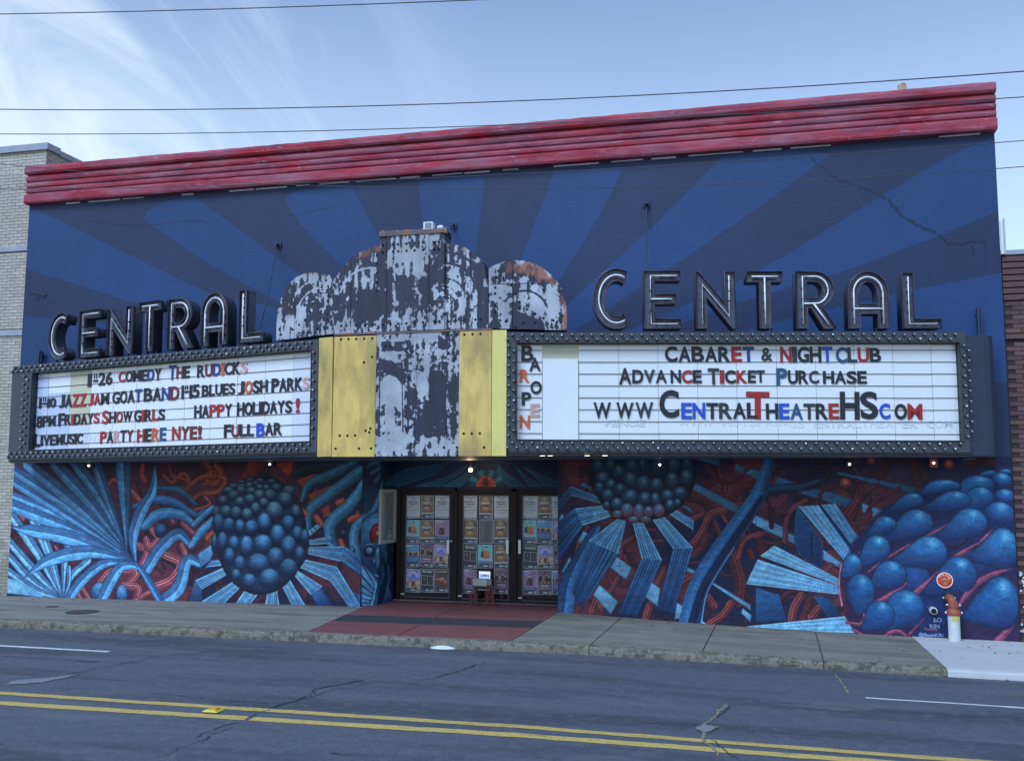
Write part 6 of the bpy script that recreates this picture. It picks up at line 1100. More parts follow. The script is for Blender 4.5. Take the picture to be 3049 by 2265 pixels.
PR = [[('left', 0, 432, 642, [(290, 418, 'text'), (421, 548, 'party'), (555, 690, 'text')]), ('left', 1, 660, 878, [(275, 412, 'duo'), (415, 550, 'party'), (555, 688, 'guitarist')]), ('left', 2, 890, 1102, [(275, 408, 'band'), (412, 541, 'group'), (545, 680, 'festival')]), ('left', 3, 1122, 1340, [(281, 415, 'festival'), (419, 548, 'film'), (553, 685, 'guitar')])],
      [('middle', 0, 430, 650, [(822, 955, 'text'), (972, 1105, 'party'), (1115, 1252, 'text')]), ('middle', 1, 660, 880, [(822, 962, 'party'), (976, 1108, 'list'), (1112, 1250, 'party')]), ('middle', 2, 893, 1112, [(822, 954, 'film'), (962, 1102, 'duo'), (1115, 1250, 'party')]), ('middle', 3, 1128, 1352, [(810, 948, 'guitarist'), (1115, 1252, 'group')])],
      [('right', 0, 430, 648, [(1388, 1524, 'text'), (1527, 1665, 'party'), (1668, 1790, 'text')]), ('right', 1, 662, 884, [(1378, 1518, 'duo'), (1522, 1662, 'band'), (1665, 1790, 'festival')]), ('right', 2, 900, 1118, [(1393, 1528, 'film'), (1532, 1672, 'festival'), (1675, 1790, 'group')]), ('right', 3, 1135, 1362, [(1388, 1526, 'guitarist'), (1530, 1665, 'group'), (1668, 1790, 'band')])]]
colw = {'left': 'left', 'middle': 'middle', 'right': 'right'}; RWN = ['top row', 'second row', 'third row', 'bottom row']; CN3 = ['left', 'middle', 'right']
for D_ in PR:
    for side, row, y0, y1, lst in D_:
        for ci, (x0, x1, kd) in enumerate(lst):
            yy = YD + .032; a = DP(x0, y1, yy); b = DP(x1, y0, yy); j = rr_.uniform(-.007, .007)
            x1w = min(b[0], X_END - .06); zl, zh = a[2], b[2]; cpos = ci if len(lst) == 3 else ci * 2
            vs = [(a[0], yy, zl + j), (x1w, yy, zl - j), (x1w + j, yy, zh - j), (a[0] + j, yy, zh + j)]; vs += [(v[0], v[1] + .0015, v[2]) for v in vs]; fcs = [(0, 1, 2, 3), (7, 6, 5, 4), (0, 4, 5, 1), (1, 5, 6, 2), (2, 6, 7, 3), (3, 7, 4, 0)]
            o = mesh('poster', vs, fcs, M_PO[kd]); l = o.data.uv_layers.new(name='uv'); uvs = [(0, 0), (1, 0), (1, 1), (0, 1)] * 2
            if x1w < b[0]: w_f = (x1w - a[0]) / (b[0] - a[0]); uvs = [(u * w_f, v) for u, v in uvs]
            for p in o.data.polygons:
                for li in p.loop_indices: l.data[li].uv = uvs[o.data.loops[li].vertex_index]
            tag(o, f'{DESC[kd]}, {RWN[row]}, {CN3[cpos]} column, {side} door', 'poster', 'posters taped to the theatre doors')
# small table with papers, screen and red stools
M_wood = mat('dark_wood', (.09, .05, .035), rough=.5, noise=.2); M_rstool = mat('dull_red_metal', (.20, .045, .035), rough=.45); M_paper = mat('stacked_paper', (.50, .53, .46), rough=.8, noise=.1, nscale=30, stretch=(1, 1, 8))
ZS = zm(1330, 1640, 8.6933); YT = .62
def sp(x, y, yy=YT): return onY(*ZS(x, y), yy)
a = sp(640, 895); b = sp(1160, 895); zt = a[2]
t = thing('side_table', 'small dark wooden table before the middle door carrying stacked papers', 'table', ((a[0] + b[0]) / 2, .66, 0.005))
box('table_top', (a[0], YT, zt - .025), (b[0], YT + .22, zt), M_wood, t)
for (x, y) in ((a[0] + .03, YT + .03), (b[0] - .03, YT + .03), (a[0] + .03, YT + .19), (b[0] - .03, YT + .19)): MB().tube([(x, y, .006), (x + (.02 if x < (a[0] + b[0]) / 2 else -.02), y, zt - .026)], [.012, .016], 6).build('leg', M_wood, t)
MB().box((a[0] + .12, YT + .01, zt - .075), (b[0] - .04, YT + .02, zt - .06)).build('drawer_edge', M_paper, t)
p0 = sp(680, 890); p1 = sp(1040, 735); st = thing('paper_stack', 'stack of pale printed papers lying on the small table', 'papers', ((p0[0] + p1[0]) / 2, YT + .1, zt))
for k in range(6): h = (p1[2] - zt) / 6; dx_ = rr_.uniform(-.008, .008); box('paper_bundle', (p0[0] + dx_, YT + .02, zt + .001 + k * h), (p1[0] + dx_ + (k == 0) * .03, YT + .18, zt + (k + 1) * h - .001), M_paper, st)
a_ = sp(1035, 880, YT + .08); b_ = sp(1155, 745, YT + .08); hd = thing('wire_leaflet_holder', 'grey wire leaflet holder beside the stack of papers', 'holder', (a_[0], YT + .1, zt)); mb = MB()
for k in range(5): x = a_[0] + (b_[0] - a_[0]) * k / 4; mb.tube([(x, YT + .06, zt + .001), (x, YT + .06, b_[2])], .004, 5)
for z in (zt + .03, b_[2]): mb.tube([(a_[0], YT + .06, z), (b_[0], YT + .06, z), (b_[0], YT + .15, z), (a_[0], YT + .15, z)], .004, 5, closed=True)
mb.build('wire_frame', M_alu, hd); box('leaflets', (a_[0] + .015, YT + .085, zt + .004), (b_[0] - .015, YT + .12, b_[2] - .03), M_paper, hd)
c = Canvas(72, 48, lambda x, y: (x, y), (196, 214, 246)); c.poly([(0, 0), (72, 0), (72, 48), (0, 48)], (150, 186, 240), (214, 228, 250), g=[(0, 48), (0, 0)], raw=True); c.text('OPEN', 7, 33, 15, (40, 76, 190), wd=56, off=.05); border_ = None
IMS = c.image('screen', k=1.); ms = imgmat('lit_screen_print', IMS, rough=.2); t_ = ms.node_tree; b_n = t_.nodes['Principled BSDF']; im_n = [n for n in t_.nodes if n.type == 'TEX_IMAGE'][0]; t_.links.new(im_n.outputs[0], b_n.inputs['Emission Color']); b_n.inputs['Emission Strength'].default_value = .35
a = sp(838, 720, .87); b = sp(1128, 530, .87); sc_o = thing('window_screen', 'small lit blue and white OPEN screen in a dark frame behind the table', 'screen', (a[0], .87, a[2]))
box('screen_frame', (a[0] - .05, .872, a[2] - .02), (b[0] + .02, .892, b[2] + .03), M_blk, sc_o); vs = [(a[0], .868, a[2]), (b[0], .868, a[2]), (b[0], .868, b[2]), (a[0], .868, b[2])]; o = mesh('display', vs, [(0, 1, 2, 3)], ms, sc_o); l = o.data.uv_layers.new(name='uv')
for p in o.data.polygons:
    for i, li in enumerate(p.loop_indices): l.data[li].uv = [(0, 0), (1, 0), (1, 1), (0, 1)][o.data.loops[li].vertex_index]
for x0, x1, lb in ((615, 775, 'low red metal stool at the left end of the small table'), (1035, 1210, 'taller red metal stool frame at the right end of the small table')):
    a = sp(x0, 1380, .5); b = sp(x1, 1380, .5); top = sp(x0, 1075 if x0 < 700 else 905, .5)[2]; cx_ = (a[0] + b[0]) / 2; hw = (b[0] - a[0]) / 2; s_ = thing('stool', lb, 'stool', (cx_, .5, .003))
    for (u, v) in ((-1, -1), (1, -1), (-1, 1), (1, 1)): MB().tube([(cx_ + u * hw, .5 + v * hw, .004), (cx_ + u * hw * .72, .5 + v * hw * .72, top)], .009, 6).build('leg', M_rstool, s_)
    MB().box((cx_ - hw * .8, .5 - hw * .8, top), (cx_ + hw * .8, .5 + hw * .8, top + .02)).build('seat', M_rstool if x0 < 700 else M_wood, s_); mb = MB(); h = top * .45; mb.tube([(cx_ - hw * .87, .5 - hw * .87, h), (cx_ + hw * .87, .5 - hw * .87, h), (cx_ + hw * .87, .5 + hw * .87, h), (cx_ - hw * .87, .5 + hw * .87, h)], .006, 5, closed=True).build('stretcher', M_rstool, s_)

# ================================================================== neighbours
M_mort = mat('grey_mortar', (.26, .26, .26), rough=.95, noise=.15, nscale=20)
BR = [mat('pale_buff_brick_' + k, c, rough=.8, noise=.13, nscale=9, bump=.3, bscale=60) for k, c in (('a', (.46, .42, .345)), ('b', (.51, .47, .39)), ('c', (.41, .375, .31)), ('d', (.49, .43, .36)))]
BRd = mat('weathered_buff_brick', (.34, .31, .24), rough=.9, noise=.25, nscale=4)
M_stone = mat('grey_stone_band', (.34, .36, .41), rough=.7, noise=.12, nscale=5)
lb_ = thing('brick_building', 'pale buff brick building with grey stone bands at the left edge', 'building', (-2, .2, 0))
zc = lambda x, y: onY(x, y, .06)[2]
XB = .30; ZTOP = zc(125, 448); ZC2 = zc(125, 429)
MB().box((-6, .075, -.6), (XB, 12, ZTOP)).build('wall', M_mort, lb_)
box('coping', (-6, .0, ZTOP), (XB + .06, .40, ZC2), M_stone, lb_); MB().box((XB - .34, .402, ZTOP - .02), (XB + .05, 4.0, ZTOP + .10)).build('coping', M_stone, lb_); MB().box((XB - .34, 4.05, ZTOP - .4), (XB + .03, 12, ZTOP - .28)).build('coping', M_stone, lb_)
bands = [(zc(40, 749), zc(40, 734.5)), (zc(40, 999), zc(40, 984))]
for a, b in bands: box('stone_band', (-6, .03, a), (-.005, .10, b), M_stone, lb_)
def brickwall(parent, x0, x1, xpart0, xpart1, z0, z1, yf, yb, bl, ch, mats, skipb, mode, dark_below=None, limit=300, seed=1, mj=.010, xcut=None):
    r = random.Random(seed); me = bpy.data.meshes.new('brick'); w_, h_, d_ = bl - mj, ch - mj, yb - yf; mb = MB().box((0, 0, 0), (w_, d_, h_)); me.from_pydata(mb.v, [], mb.f); me.materials.append(mats[0]); far = MB(); n = 0; z = z0; row = 0; cand = []
    while z < z1 - ch * .5:
        if not any(a - ch * .75 < z < b for a, b in skipb):
            x = x0 + (bl / 2 if row % 2 else 0) 
            while x < x1 - .01:
                xe = min(x + w_, x1 - .002)
                if xcut and x < xcut and z > 8.7: pass
                if xe - x > .03:
                    if xe < xpart0 or x > xpart1: far.box((x, yf + r.uniform(-.0015, .0015), z), (xe, yb, z + h_))
                    else: cand.append((x, xe, z))
                x += bl
        z += ch; row += 1
    cand.sort(key=lambda q: abs((q[0] + q[1]) / 2 - (xpart0 if mode == 'R' else xpart1)) + 0.0 * q[2]); 
    for i, (x, xe, z) in enumerate(cand):
        if i < limit:
            o = bpy.data.objects.new('brick', me); C.objects.link(o); par(o, parent); o.matrix_basis = Matrix.Translation((x, yf + r.uniform(-.003, .003), z)) @ Matrix.Diagonal(((xe - x) / w_, 1, 1, 1))
            m = r.choice(mats)
            if dark_below and z < dark_below + r.uniform(-.4, .4): m = dark_m
            o.material_slots[0].link = 'OBJECT'; o.material_slots[0].material = m
        else: far.box((x, yf + r.uniform(-.002, .002), z), (xe, yb, z + h_))
    if far.v: far.build('brickwork', mats[0], parent, kind='stuff')
dark_m = BRd
brickwall(lb_, -5.9, 0.0, -1.2, 0.0, -.3, 8.72, .06, .09, .2, .0675, BR, bands, 'L', dark_below=.75, seed=2)
mb = MB(); z = 8.72; r = random.Random(8); row = 0
while z < ZTOP - .03:
    x = -5.9 + (.1 if row % 2 else 0)
    while x < XB - .02: xe = min(x + .19, XB - .002); mb.box((x, .06, z), (xe, .09, min(z + .0575, ZTOP - .002))); x += .2
    z += .0675; row += 1
mb.build('brickwork', BR[1], lb_, kind='stuff')
mb = MB(); z = 8.3; row = 0
while z < ZTOP - .02:
    y = .10 + (.1 if row % 2 else 0)
    while y < 4.0: mb.box((XB - .001, y, z), (XB + .012 + rng.random() * .004, y + .19, min(z + .0575, ZTOP - .022))); y += .2
    z += .0675; row += 1
mb.build('brickwork', BR[2], lb_, kind='stuff')
# right: brown brick with corbelled courses
BN = [mat('brown_brick_' + k, c, rough=.75, noise=.15, nscale=9, bump=.3, bscale=60) for k, c in (('a', (.115, .058, .052)), ('b', (.135, .070, .060)), ('c', (.098, .050, .050)), ('d', (.15, .082, .072)))]
M_mort2 = mat('dark_brown_mortar', (.045, .032, .036), rough=.95)
rb_ = thing('brick_building', 'brown brick building with projecting courses at the right edge', 'building', (20, .2, 0))
zr = lambda x, y: onY(x, y, .06)[2]
ZRT = zr(3000, 700 + 165 / 2.753)
MB().box((XR + .02, .075, -.8), (26, 12, ZRT)).build('wall', M_mort2, rb_); box('coping', (XR + .0, .01, ZRT), (26, .5, zr(3000, 700 + 128 / 2.753)), M_stone, rb_)
M_tin = mat('pale_sheet_roof', (.42, .46, .52), rough=.5)
mesh('roof', [(XR + .0, .5, ZRT + .12), (26, .5, ZRT + .12), (26, 8, ZRT + .9), (XR + .0, 8, ZRT + .9), (XR, .5, ZRT), (26, .5, ZRT), (26, 8, ZRT), (XR, 8, ZRT)], [(0, 1, 2, 3), (0, 3, 7, 4), (1, 5, 6, 2), (4, 5, 1, 0), (2, 6, 7, 3)], M_tin, rb_)
mb = MB(); cz = ZRT - .01
for k in range(7): mb.box((XR + .02, .06 - .05 + k * .004, cz - .10), (26, .076, cz - .018)); cz -= .104
mb.build('corbel_course', BN[0], rb_)
bz = [(zr(2990, 700 + 852 / 2.753), zr(2990, 700 + 815 / 2.753))]; mb = MB().box((XR + .02, .02, bz[0][0]), (26, .076, bz[0][1])); mb.build('string_course', BN[1], rb_)
brickwall(rb_, XR + .03, 22.5, XR, 19.3, -.5, cz, .06, .09, .235, .0735, BN, bz, 'R', seed=5)
mb = MB()
for k in range(16): z = rng.uniform(-.1, .9); mb.lathe([(.004, -.006), (.02 * rng.uniform(.4, 1), -.003), (.02, 0)], (XR + rng.uniform(.03, .12), .055, z), 'Y', 6)
mb.build('paint_fleck', M_chip, rb_)

# ================================================================== ground, road, kerb, pavement
def asph():
    m = mat('worn_asphalt', (.088, .10, .125), rough=.8, noise=.34, nscale=42, bump=1.0, bscale=60, detail=6)
    layer(m, (.19, .20, .22), 60, .62, .68, detail=3, amount=.8); layer(m, (.04, .045, .056), 48, .60, .68, detail=3, amount=.8, loc=(5, 2, 1))
    layer(m, (.045, .052, .066), .8, .48, .60, stretch=(.22, 1.6, 1), detail=5, amount=.75); layer(m, (.13, .14, .155), 7., .50, .64, detail=8, amount=.5); layer(m, (.03, .034, .042), 2.4, .66, .76, stretch=(.5, 1, 1), detail=6, loc=(1, 4, 0), amount=.6); layer(m, (.135, .145, .16), 1.3, .56, .66, stretch=(.25, 1.2, 1), detail=6, loc=(7, 3, 0), amount=.5)
    return m
M_asph = asph()
def sheet(name, xs, ys, zf, m, kind='structure', dz=0., parent=None):
    vs = [(x, y, zf(x, y) + dz) for y in ys for x in xs]; nx_ = len(xs); fs = [(j * nx_ + i, j * nx_ + i + 1, (j + 1) * nx_ + i + 1, (j + 1) * nx_ + i) for j in range(len(ys) - 1) for i in range(nx_ - 1)]
    return mesh(name, vs, fs, m, parent, kind)
xg = sorted(set([-40, -25, -15, -8] + [round(-4 + .5 * i, 2) for i in range(60)] + [30, 45, 60]))
sheet('road', xg, [-12.6, -11, -9.5, -8.4, -7.25, -6.3, -5.2, -4.3, -3.8, -3.4, -3.0, -2.6], z_road, M_asph)
mesh('ground', [(-400, -420, -.75), (400, -420, -.75), (400, 400, -.75), (-400, 400, -.75)], [(0, 1, 2, 3)], mat('far_ground', (.12, .12, .115), rough=.95, noise=.2, nscale=.2), kind='structure')
M_conc = mat('weathered_concrete_paving', (.225, .210, .182), rough=.9, noise=.14, nscale=2.2, bump=.4, bscale=50, stretch=(.6, 1.4, 1)); layer(M_conc, (.105, .10, .088), 1.6, .46, .66, stretch=(.35, 2.2, 1), detail=8, amount=.75); layer(M_conc, (.30, .275, .23), 2.4, .54, .66, stretch=(.3, 2.6, 1), detail=6, loc=(3, 8, 0), amount=.55); layer(M_conc, (.08, .08, .085), 22, .66, .72, detail=4, amount=.5)
M_tan = mat('browner_concrete_paving', (.218, .198, .162), rough=.9, noise=.14, nscale=2.4, bump=.4, bscale=50); layer(M_tan, (.105, .095, .076), 1.5, .46, .66, stretch=(.35, 2.2, 1), detail=8, amount=.7, loc=(5, 5, 5)); layer(M_tan, (.27, .245, .20), 2.0, .54, .66, stretch=(.3, 2.4, 1), detail=6, amount=.55); layer(M_tan, (.07, .07, .07), 22, .66, .72, detail=4, amount=.5)
M_new = mat('new_pale_concrete', (.50, .50, .50), rough=.85, noise=.05, nscale=1.2, bump=.2, bscale=60); layer(M_new, (.33, .33, .33), 9, .60, .72, detail=8, amount=.5, loc=(2, 2, 0)); layer(M_new, (.40, .41, .43), 1.5, .5, .75, stretch=(.4, 1.5, 1), detail=6, amount=.6)
M_rc = mat('red_painted_concrete', (.200, .068, .068), rough=.7, noise=.12, nscale=2., bump=.3, bscale=50); layer(M_rc, (.13, .055, .06), 1.8, .48, .72, stretch=(.5, 1.6, 1), detail=7, amount=.7); layer(M_rc, (.30, .22, .21), 9, .68, .76, detail=6, amount=.5)
M_bs = mat('black_painted_band', (.035, .04, .05), rough=.7, noise=.2, nscale=3, bump=.3, bscale=50); layer(M_bs, (.12, .12, .12), 7, .66, .76, detail=6, amount=.5)
G = lambda Z, x, y: gnd(*Z(x, y), z_walk)[:2]
j1 = (G(ZC, 630, 1372), G(ZC, 365, 1605)); j2 = (G(ZC, 1405, 1437), G(ZC, 1300, 1640)); j3 = (G(ZD, 420, 1275), G(ZD, 480, 1490)); j4 = (G(ZD, 1110, 1322), G(ZD, 1345, 1535))
rl = (G(DS, 787, 1318), G(DS, 660, 1374)); rt = (G(DS, 1209, 1330), G(DS, 1112, 1390))
YKB = -2.44                           # back of the kerb stones
def ext(j, y): (a, b) = j; return a[0] + (b[0] - a[0]) * (y - a[1]) / (b[1] - a[1])
def slab(name, jl, jr, y0, y1, m, n=6, gap=.008, xoff=0, lab=None, zoff=0.):
    fl = (lambda y: jl) if np.isscalar(jl) else (lambda y: ext(jl, y)); fr_ = (lambda y: jr) if np.isscalar(jr) else (lambda y: ext(jr, y))
    ys = np.linspace(y0, y1, 4); vs = []; fs = []
    for y in ys:
        a, b = fl(y) + gap, fr_(y) - gap
        for i in range(n + 1): x = a + (b - a) * i / n; vs.append((x, y, z_walk(x, y) + zoff))
    top = len(vs)
    for j in range(3):
        for i in range(n): k = j * (n + 1) + i; fs.append((k, k + 1, k + n + 2, k + n + 1))
    vs += [(v[0], v[1], v[2] - .08) for v in vs[:]]; P = list(range(n + 1)) + [j * (n + 1) + n for j in range(1, 4)] + [3 * (n + 1) + i for i in range(n - 1, -1, -1)] + [j * (n + 1) for j in (2, 1)]
    for i in range(len(P)): a, b = P[i], P[(i + 1) % len(P)]; fs.append((a + top, b + top, b, a))
    o = mesh(name, vs, fs, m, walk); 
    if lab: o['label'] = lab
    return o
M_bed = mat('dark_joint_dirt', (.035, .035, .03), rough=1.)
walk = sheet('sidewalk', xg, [YKB, -1.2, -.001], z_walk, M_bed, dz=-.03)
e0 = .0
slab('slab', -12, -5, YKB, -.003, M_conc); slab('slab', -5, .9, YKB, -.003, M_conc, 8); slab('slab', .9, 4.1, YKB, -.003, M_conc, 8, gap=.003); slab('slab', 4.1, rl, YKB, -.003, M_conc, 8, gap=.003)
yb1, yb2 = G(DS, 900, 1339)[1], G(DS, 900, 1354)[1]
mid = (np.array([9.35, 0]), np.array([9.25, -2.4]))
for A, B in ((rl, mid), (mid, rt)):
    slab('red_slab', A, B, YKB, yb2 - .004, M_rc); slab('red_slab', A, B, yb1 + .004, -.003, M_rc)
slab('black_band', rl, rt, yb2, yb1, M_bs)
slab('slab', rt, j1, YKB, -.003, M_tan); slab('slab', j1, j2, YKB, -.003, M_tan); slab('slab', j2, j3, YKB, -.003, M_tan); slab('slab', j3, j4, YKB, -.003, M_tan); slab('slab', j4, 22.5, YKB, -.003, M_new, lab='new pale concrete slab at the right end'); slab('slab', 22.5, 34, YKB, -.003, M_conc)
vs = [(7.6, 0), (EP[1][0], EP[1][1]), (EP[2][0], EP[2][1] - .05), (11.42, .85), (11.3, 0)]
mesh('red_slab', [(x, y, z_walk(x, y) - .001) for x, y in vs], [(0, 4, 3, 2, 1)], M_rc, walk)
# kerb stones: rough exposed aggregate
M_kerb = mat('rough_aggregate_kerb', (.19, .172, .135), rough=.95, noise=.3, nscale=30, bump=1., bscale=45, detail=6); layer(M_kerb, (.07, .068, .05), 9, .48, .60, detail=8, amount=.85); layer(M_kerb, (.36, .34, .28), 40, .60, .68, detail=4, amount=.8); layer(M_kerb, (.16, .15, .06), 4, .62, .75, stretch=(1, 1, 3), detail=6, amount=.5)
kerb = thing('kerb', 'rough worn aggregate kerb of long stones along the road edge', 'kerb', (9, -2.5, -.2))
kx = [-12, -6, .2, gnd(*DS(640, 1373), lambda x, y: z_kt(x))[0], float(ext(j1, -2.55)), float(ext(j3, -2.55)), float(ext(j4, -2.6)), 26]
rk = np.random.default_rng(9)
for a, b in zip(kx[:-1], kx[1:]):
    last = b == 26; n = max(20, int((b - a) / .035)) if a > -7 else 20; pr = [(YKB, -.12), (YKB, 0), (-2.52, .0), (-2.585, -.012), (-2.605, -.035), (-2.615, -.08), (-2.62, -.15), (-2.62, -.3)]; vs = []; fs = []; m_ = len(pr); amp = .002 if last else .009
    nzz = fbm(m_, n + 1, 5, 3, int(a * 7) % 97 + 3) - .5
    for i in range(n + 1):
        x = a + .006 + (b - a - .012) * i / n
        for j, (y, dz) in enumerate(pr):
            q = 1 if j >= 2 and j < 7 else 0; vs.append((x, y + q * nzz[j, i] * amp * 4, z_kt(x) + dz + q * (nzz[(j + 3) % m_, i]) * amp * 2.2))
    for i in range(n):
        for j in range(m_ - 1): fs.append((i * m_ + j, i * m_ + j + 1, (i + 1) * m_ + j + 1, (i + 1) * m_ + j))
    fs.append(tuple(range(m_))[::-1]); fs.append(tuple(n * m_ + j for j in range(m_)))
    o = mesh('kerb_stone', vs, fs, M_new if last else M_kerb, kerb, smooth=False)
# painted lines
def rp(x, y, dz=.004): return (x, y, z_road(x, y) + dz)
M_yl = mat('worn_yellow_road_paint', (.58, .40, .11), rough=.75, noise=.1, nscale=20); M_wl = mat('worn_white_road_paint', (.62, .64, .66), rough=.75, noise=.1, nscale=20)
for m_ in (M_yl, M_wl): layer(m_, (.10, .10, .10), 55, .56, .64, detail=6, amount=.9); layer(m_, (.12, .11, .09), 3., .58, .72, stretch=(.5, 2, 1), detail=6, amount=.6)
def line(name, x0, x1, yc, wd, m, gaps=(), yf=None, seed=1):
    r = np.random.default_rng(seed); n = int((x1 - x0) / .05); e = fbm(2, n + 1, 4, 3, seed) - .5; vs = []; fs = []
    for i in range(n + 1):
        x = x0 + (x1 - x0) * i / n; y = yc if yf is None else yf(x); vs += [rp(x, y - wd / 2 + e[0, i] * .03), rp(x, y + wd / 2 + e[1, i] * .03)]
        if i < n and not any(g0 < x < g1 for g0, g1 in gaps): fs.append((2 * i, 2 * i + 2, 2 * i + 3, 2 * i + 1))
    return mesh(name, vs, fs, m, None, 'structure')
GR = lambda x, y, Z=DS: gnd(*Z(x, y), z_road)
yA = lambda x: float(itp(x, [xa[0] for xa in YA], [xa[1] for xa in YA])); YA = [GR(0, 1506), GR(600, 1541), GR(1200, 1584), GR(1800, 1629), GR(2200, 1659)]
YB_ = [GR(0, 1526), GR(520, 1559), GR(1112, 1597), GR(1500, 1623), GR(1860, 1650)]
for Lst in (YA, YB_):
    s_ = np.polyfit([p[0] for p in Lst], [p[1] for p in Lst], 1); Lst[:] = [(x, np.polyval(s_, x)) for x in (-30, 40)]
yBf = lambda x: float(itp(x, [p[0] for p in YB_], [p[1] for p in YB_]))
gp = GR(533, 1562)[0]
line('yellow_line', -30, 40, 0, .135, M_yl, yf=yA, seed=3); line('yellow_line', -30, 40, 0, .135, M_yl, gaps=((gp - .03, gp + .04),), yf=yBf, seed=5)
wA = GR(0, 1402); wB = GR(236, 1415); wf = lambda x: float(np.interp(x, [wA[0], wB[0]], [wA[1], wB[1]])); line('white_line', -6, wB[0], 0, .10, M_wl, yf=wf, seed=7)
wC = GR(1880, 1515); wD = GR(2224, 1537); wg = lambda x: wC[1] + (wD[1] - wC[1]) * (x - wC[0]) / (wD[0] - wC[0]); line('white_line', wC[0], 30, 0, .075, M_wl, yf=wg, seed=9)
# cracks and patches in the asphalt
M_crk = mat('open_asphalt_crack', (.032, .036, .045), rough=1.); M_pat = mat('pale_crack_filler', (.20, .21, .22), rough=.9, noise=.3, nscale=30); M_pat2 = mat('faint_grey_patch', (.105, .11, .12), rough=.9, noise=.2, nscale=30); M_crk2 = mat('yellowish_crack_filler', (.22, .20, .13), rough=.9, noise=.4, nscale=30)
def rcrack(pts, wd, m=M_crk, jit=.035, seed=1, dz=.006, Z=None, zf=None):
    r = random.Random(seed); f = zf or z_road; P = [np.array(gnd(*(Z or DS)(*p), f)[:2]) for p in pts]; out = []
    for a, b in zip(P[:-1], P[1:]):
        n = max(3, int(np.linalg.norm(b - a) / .07))
        for i in range(n): out.append(a + (b - a) * i / n + np.array([r.uniform(-jit, jit), r.uniform(-jit, jit)]))
    out.append(P[-1]); vs = []; fs = []
    for i, p in enumerate(out):
        t = out[min(i + 1, len(out) - 1)] - out[max(i - 1, 0)]; t = t / (np.linalg.norm(t) + 1e-9); n_ = np.array([-t[1], t[0]]) * wd * .72 / 2 * r.uniform(.25, 1.3) * (1 if 0 < i < len(out) - 1 else .1)
        for q in (p - n_, p + n_): vs.append((q[0], q[1], f(*q) + dz))
        if i: k = 2 * i; fs.append((k - 2, k, k + 1, k - 1))
    return mesh('road_crack' if zf is None else 'paving_crack', vs, fs, m, None, 'structure')
Z7r = zm(0, 1700, 1.48267); Z8r = zm(1500, 1750, 1.43577)
for i, (pts, wd) in enumerate((([(1185, 605), (1290, 575), (1370, 550), (1400, 520), (1500, 500), (1610, 480)], .045), ([(1300, 575), (1420, 540), (1490, 515)], .02), ([(1090, 650), (1190, 608)], .02), ([(870, 735), (960, 690), (1070, 668)], .02), ([(880, 755), (940, 715), (1080, 672)], .02), ([(650, 535), (790, 550), (900, 565), (1180, 585)], .018), ([(260, 518), (430, 520), (475, 528)], .018),
                             ([(0, 375), (190, 385), (330, 395), (450, 400)], .022), ([(330, 397), (445, 402)], .035), ([(300, 455), (400, 435), (560, 405), (690, 378), (930, 357)], .03), ([(545, 398), (620, 410)], .02), ([(1810, 478), (1890, 480), (1990, 455), (2110, 410)], .025), ([(1980, 455), (2060, 430), (2160, 395)], .014), ([(1440, 555), (1700, 580), (1900, 590)], .012), ([(1440, 795), (1560, 815)], .02), ([(0, 765), (30, 770)], .02), ([(700, 820), (900, 740)], .01))):
    rcrack(pts, wd, seed=i + 1, Z=Z7r)
for i, (pts, wd, m) in enumerate((([(960, 495), (920, 530), (890, 560), (850, 590)], .06, M_crk2), ([(975, 500), (940, 530), (880, 570)], .03, M_crk), ([(850, 600), (860, 660), (900, 690), (930, 730)], .05, M_crk2), ([(880, 640), (950, 700), (1010, 739)], .025, M_crk), ([(1415, 365), (1440, 400), (1470, 440), (1475, 460)], .045, M_crk2), ([(0, 420), (150, 430), (350, 445), (540, 470)], .016, M_crk), ([(980, 490), (1150, 492), (1400, 505), (1600, 525), (2224, 560)], .014, M_crk), ([(600, 575), (740, 582), (840, 586)], .016, M_crk), ([(70, 345), (160, 318)], .02, M_pat))):
    rcrack(pts, wd, m, seed=i + 40, Z=Z8r, jit=.015)
def blob(pts, Z, m, dz=.007, name='road_patch', n=1, f=z_road):
    P = [gnd(*Z(*p), f) for p in pts]; rr = random.Random(len(pts)); Q = []
    for i in range(len(P)):
        a, b = P[i], P[(i + 1) % len(P)]
        for k in range(5): q = a + (b - a) * k / 5; Q.append((q[0] + rr.uniform(-.02, .02), q[1] + rr.uniform(-.02, .02)))
    return mesh(name, [(x, y, f(x, y) + dz) for x, y in Q], [tuple(range(len(Q)))], m, None, 'structure')
blob([(25, 503), (60, 485), (200, 472), (340, 457), (300, 470), (180, 492), (110, 498)], Z7r, M_pat); blob([(820, 598), (860, 588), (915, 595), (890, 612), (870, 622), (835, 612)], Z8r, M_pat, dz=.010)
blob([(1150, 495), (1290, 498), (1360, 488), (1450, 488), (1590, 515), (1560, 527), (1400, 522), (1300, 512), (1180, 503)], Z8r, M_pat2, dz=.003); blob([(2080, 455), (2224, 462), (2224, 468), (2100, 462)], Z8r, M_pat2, dz=.003)
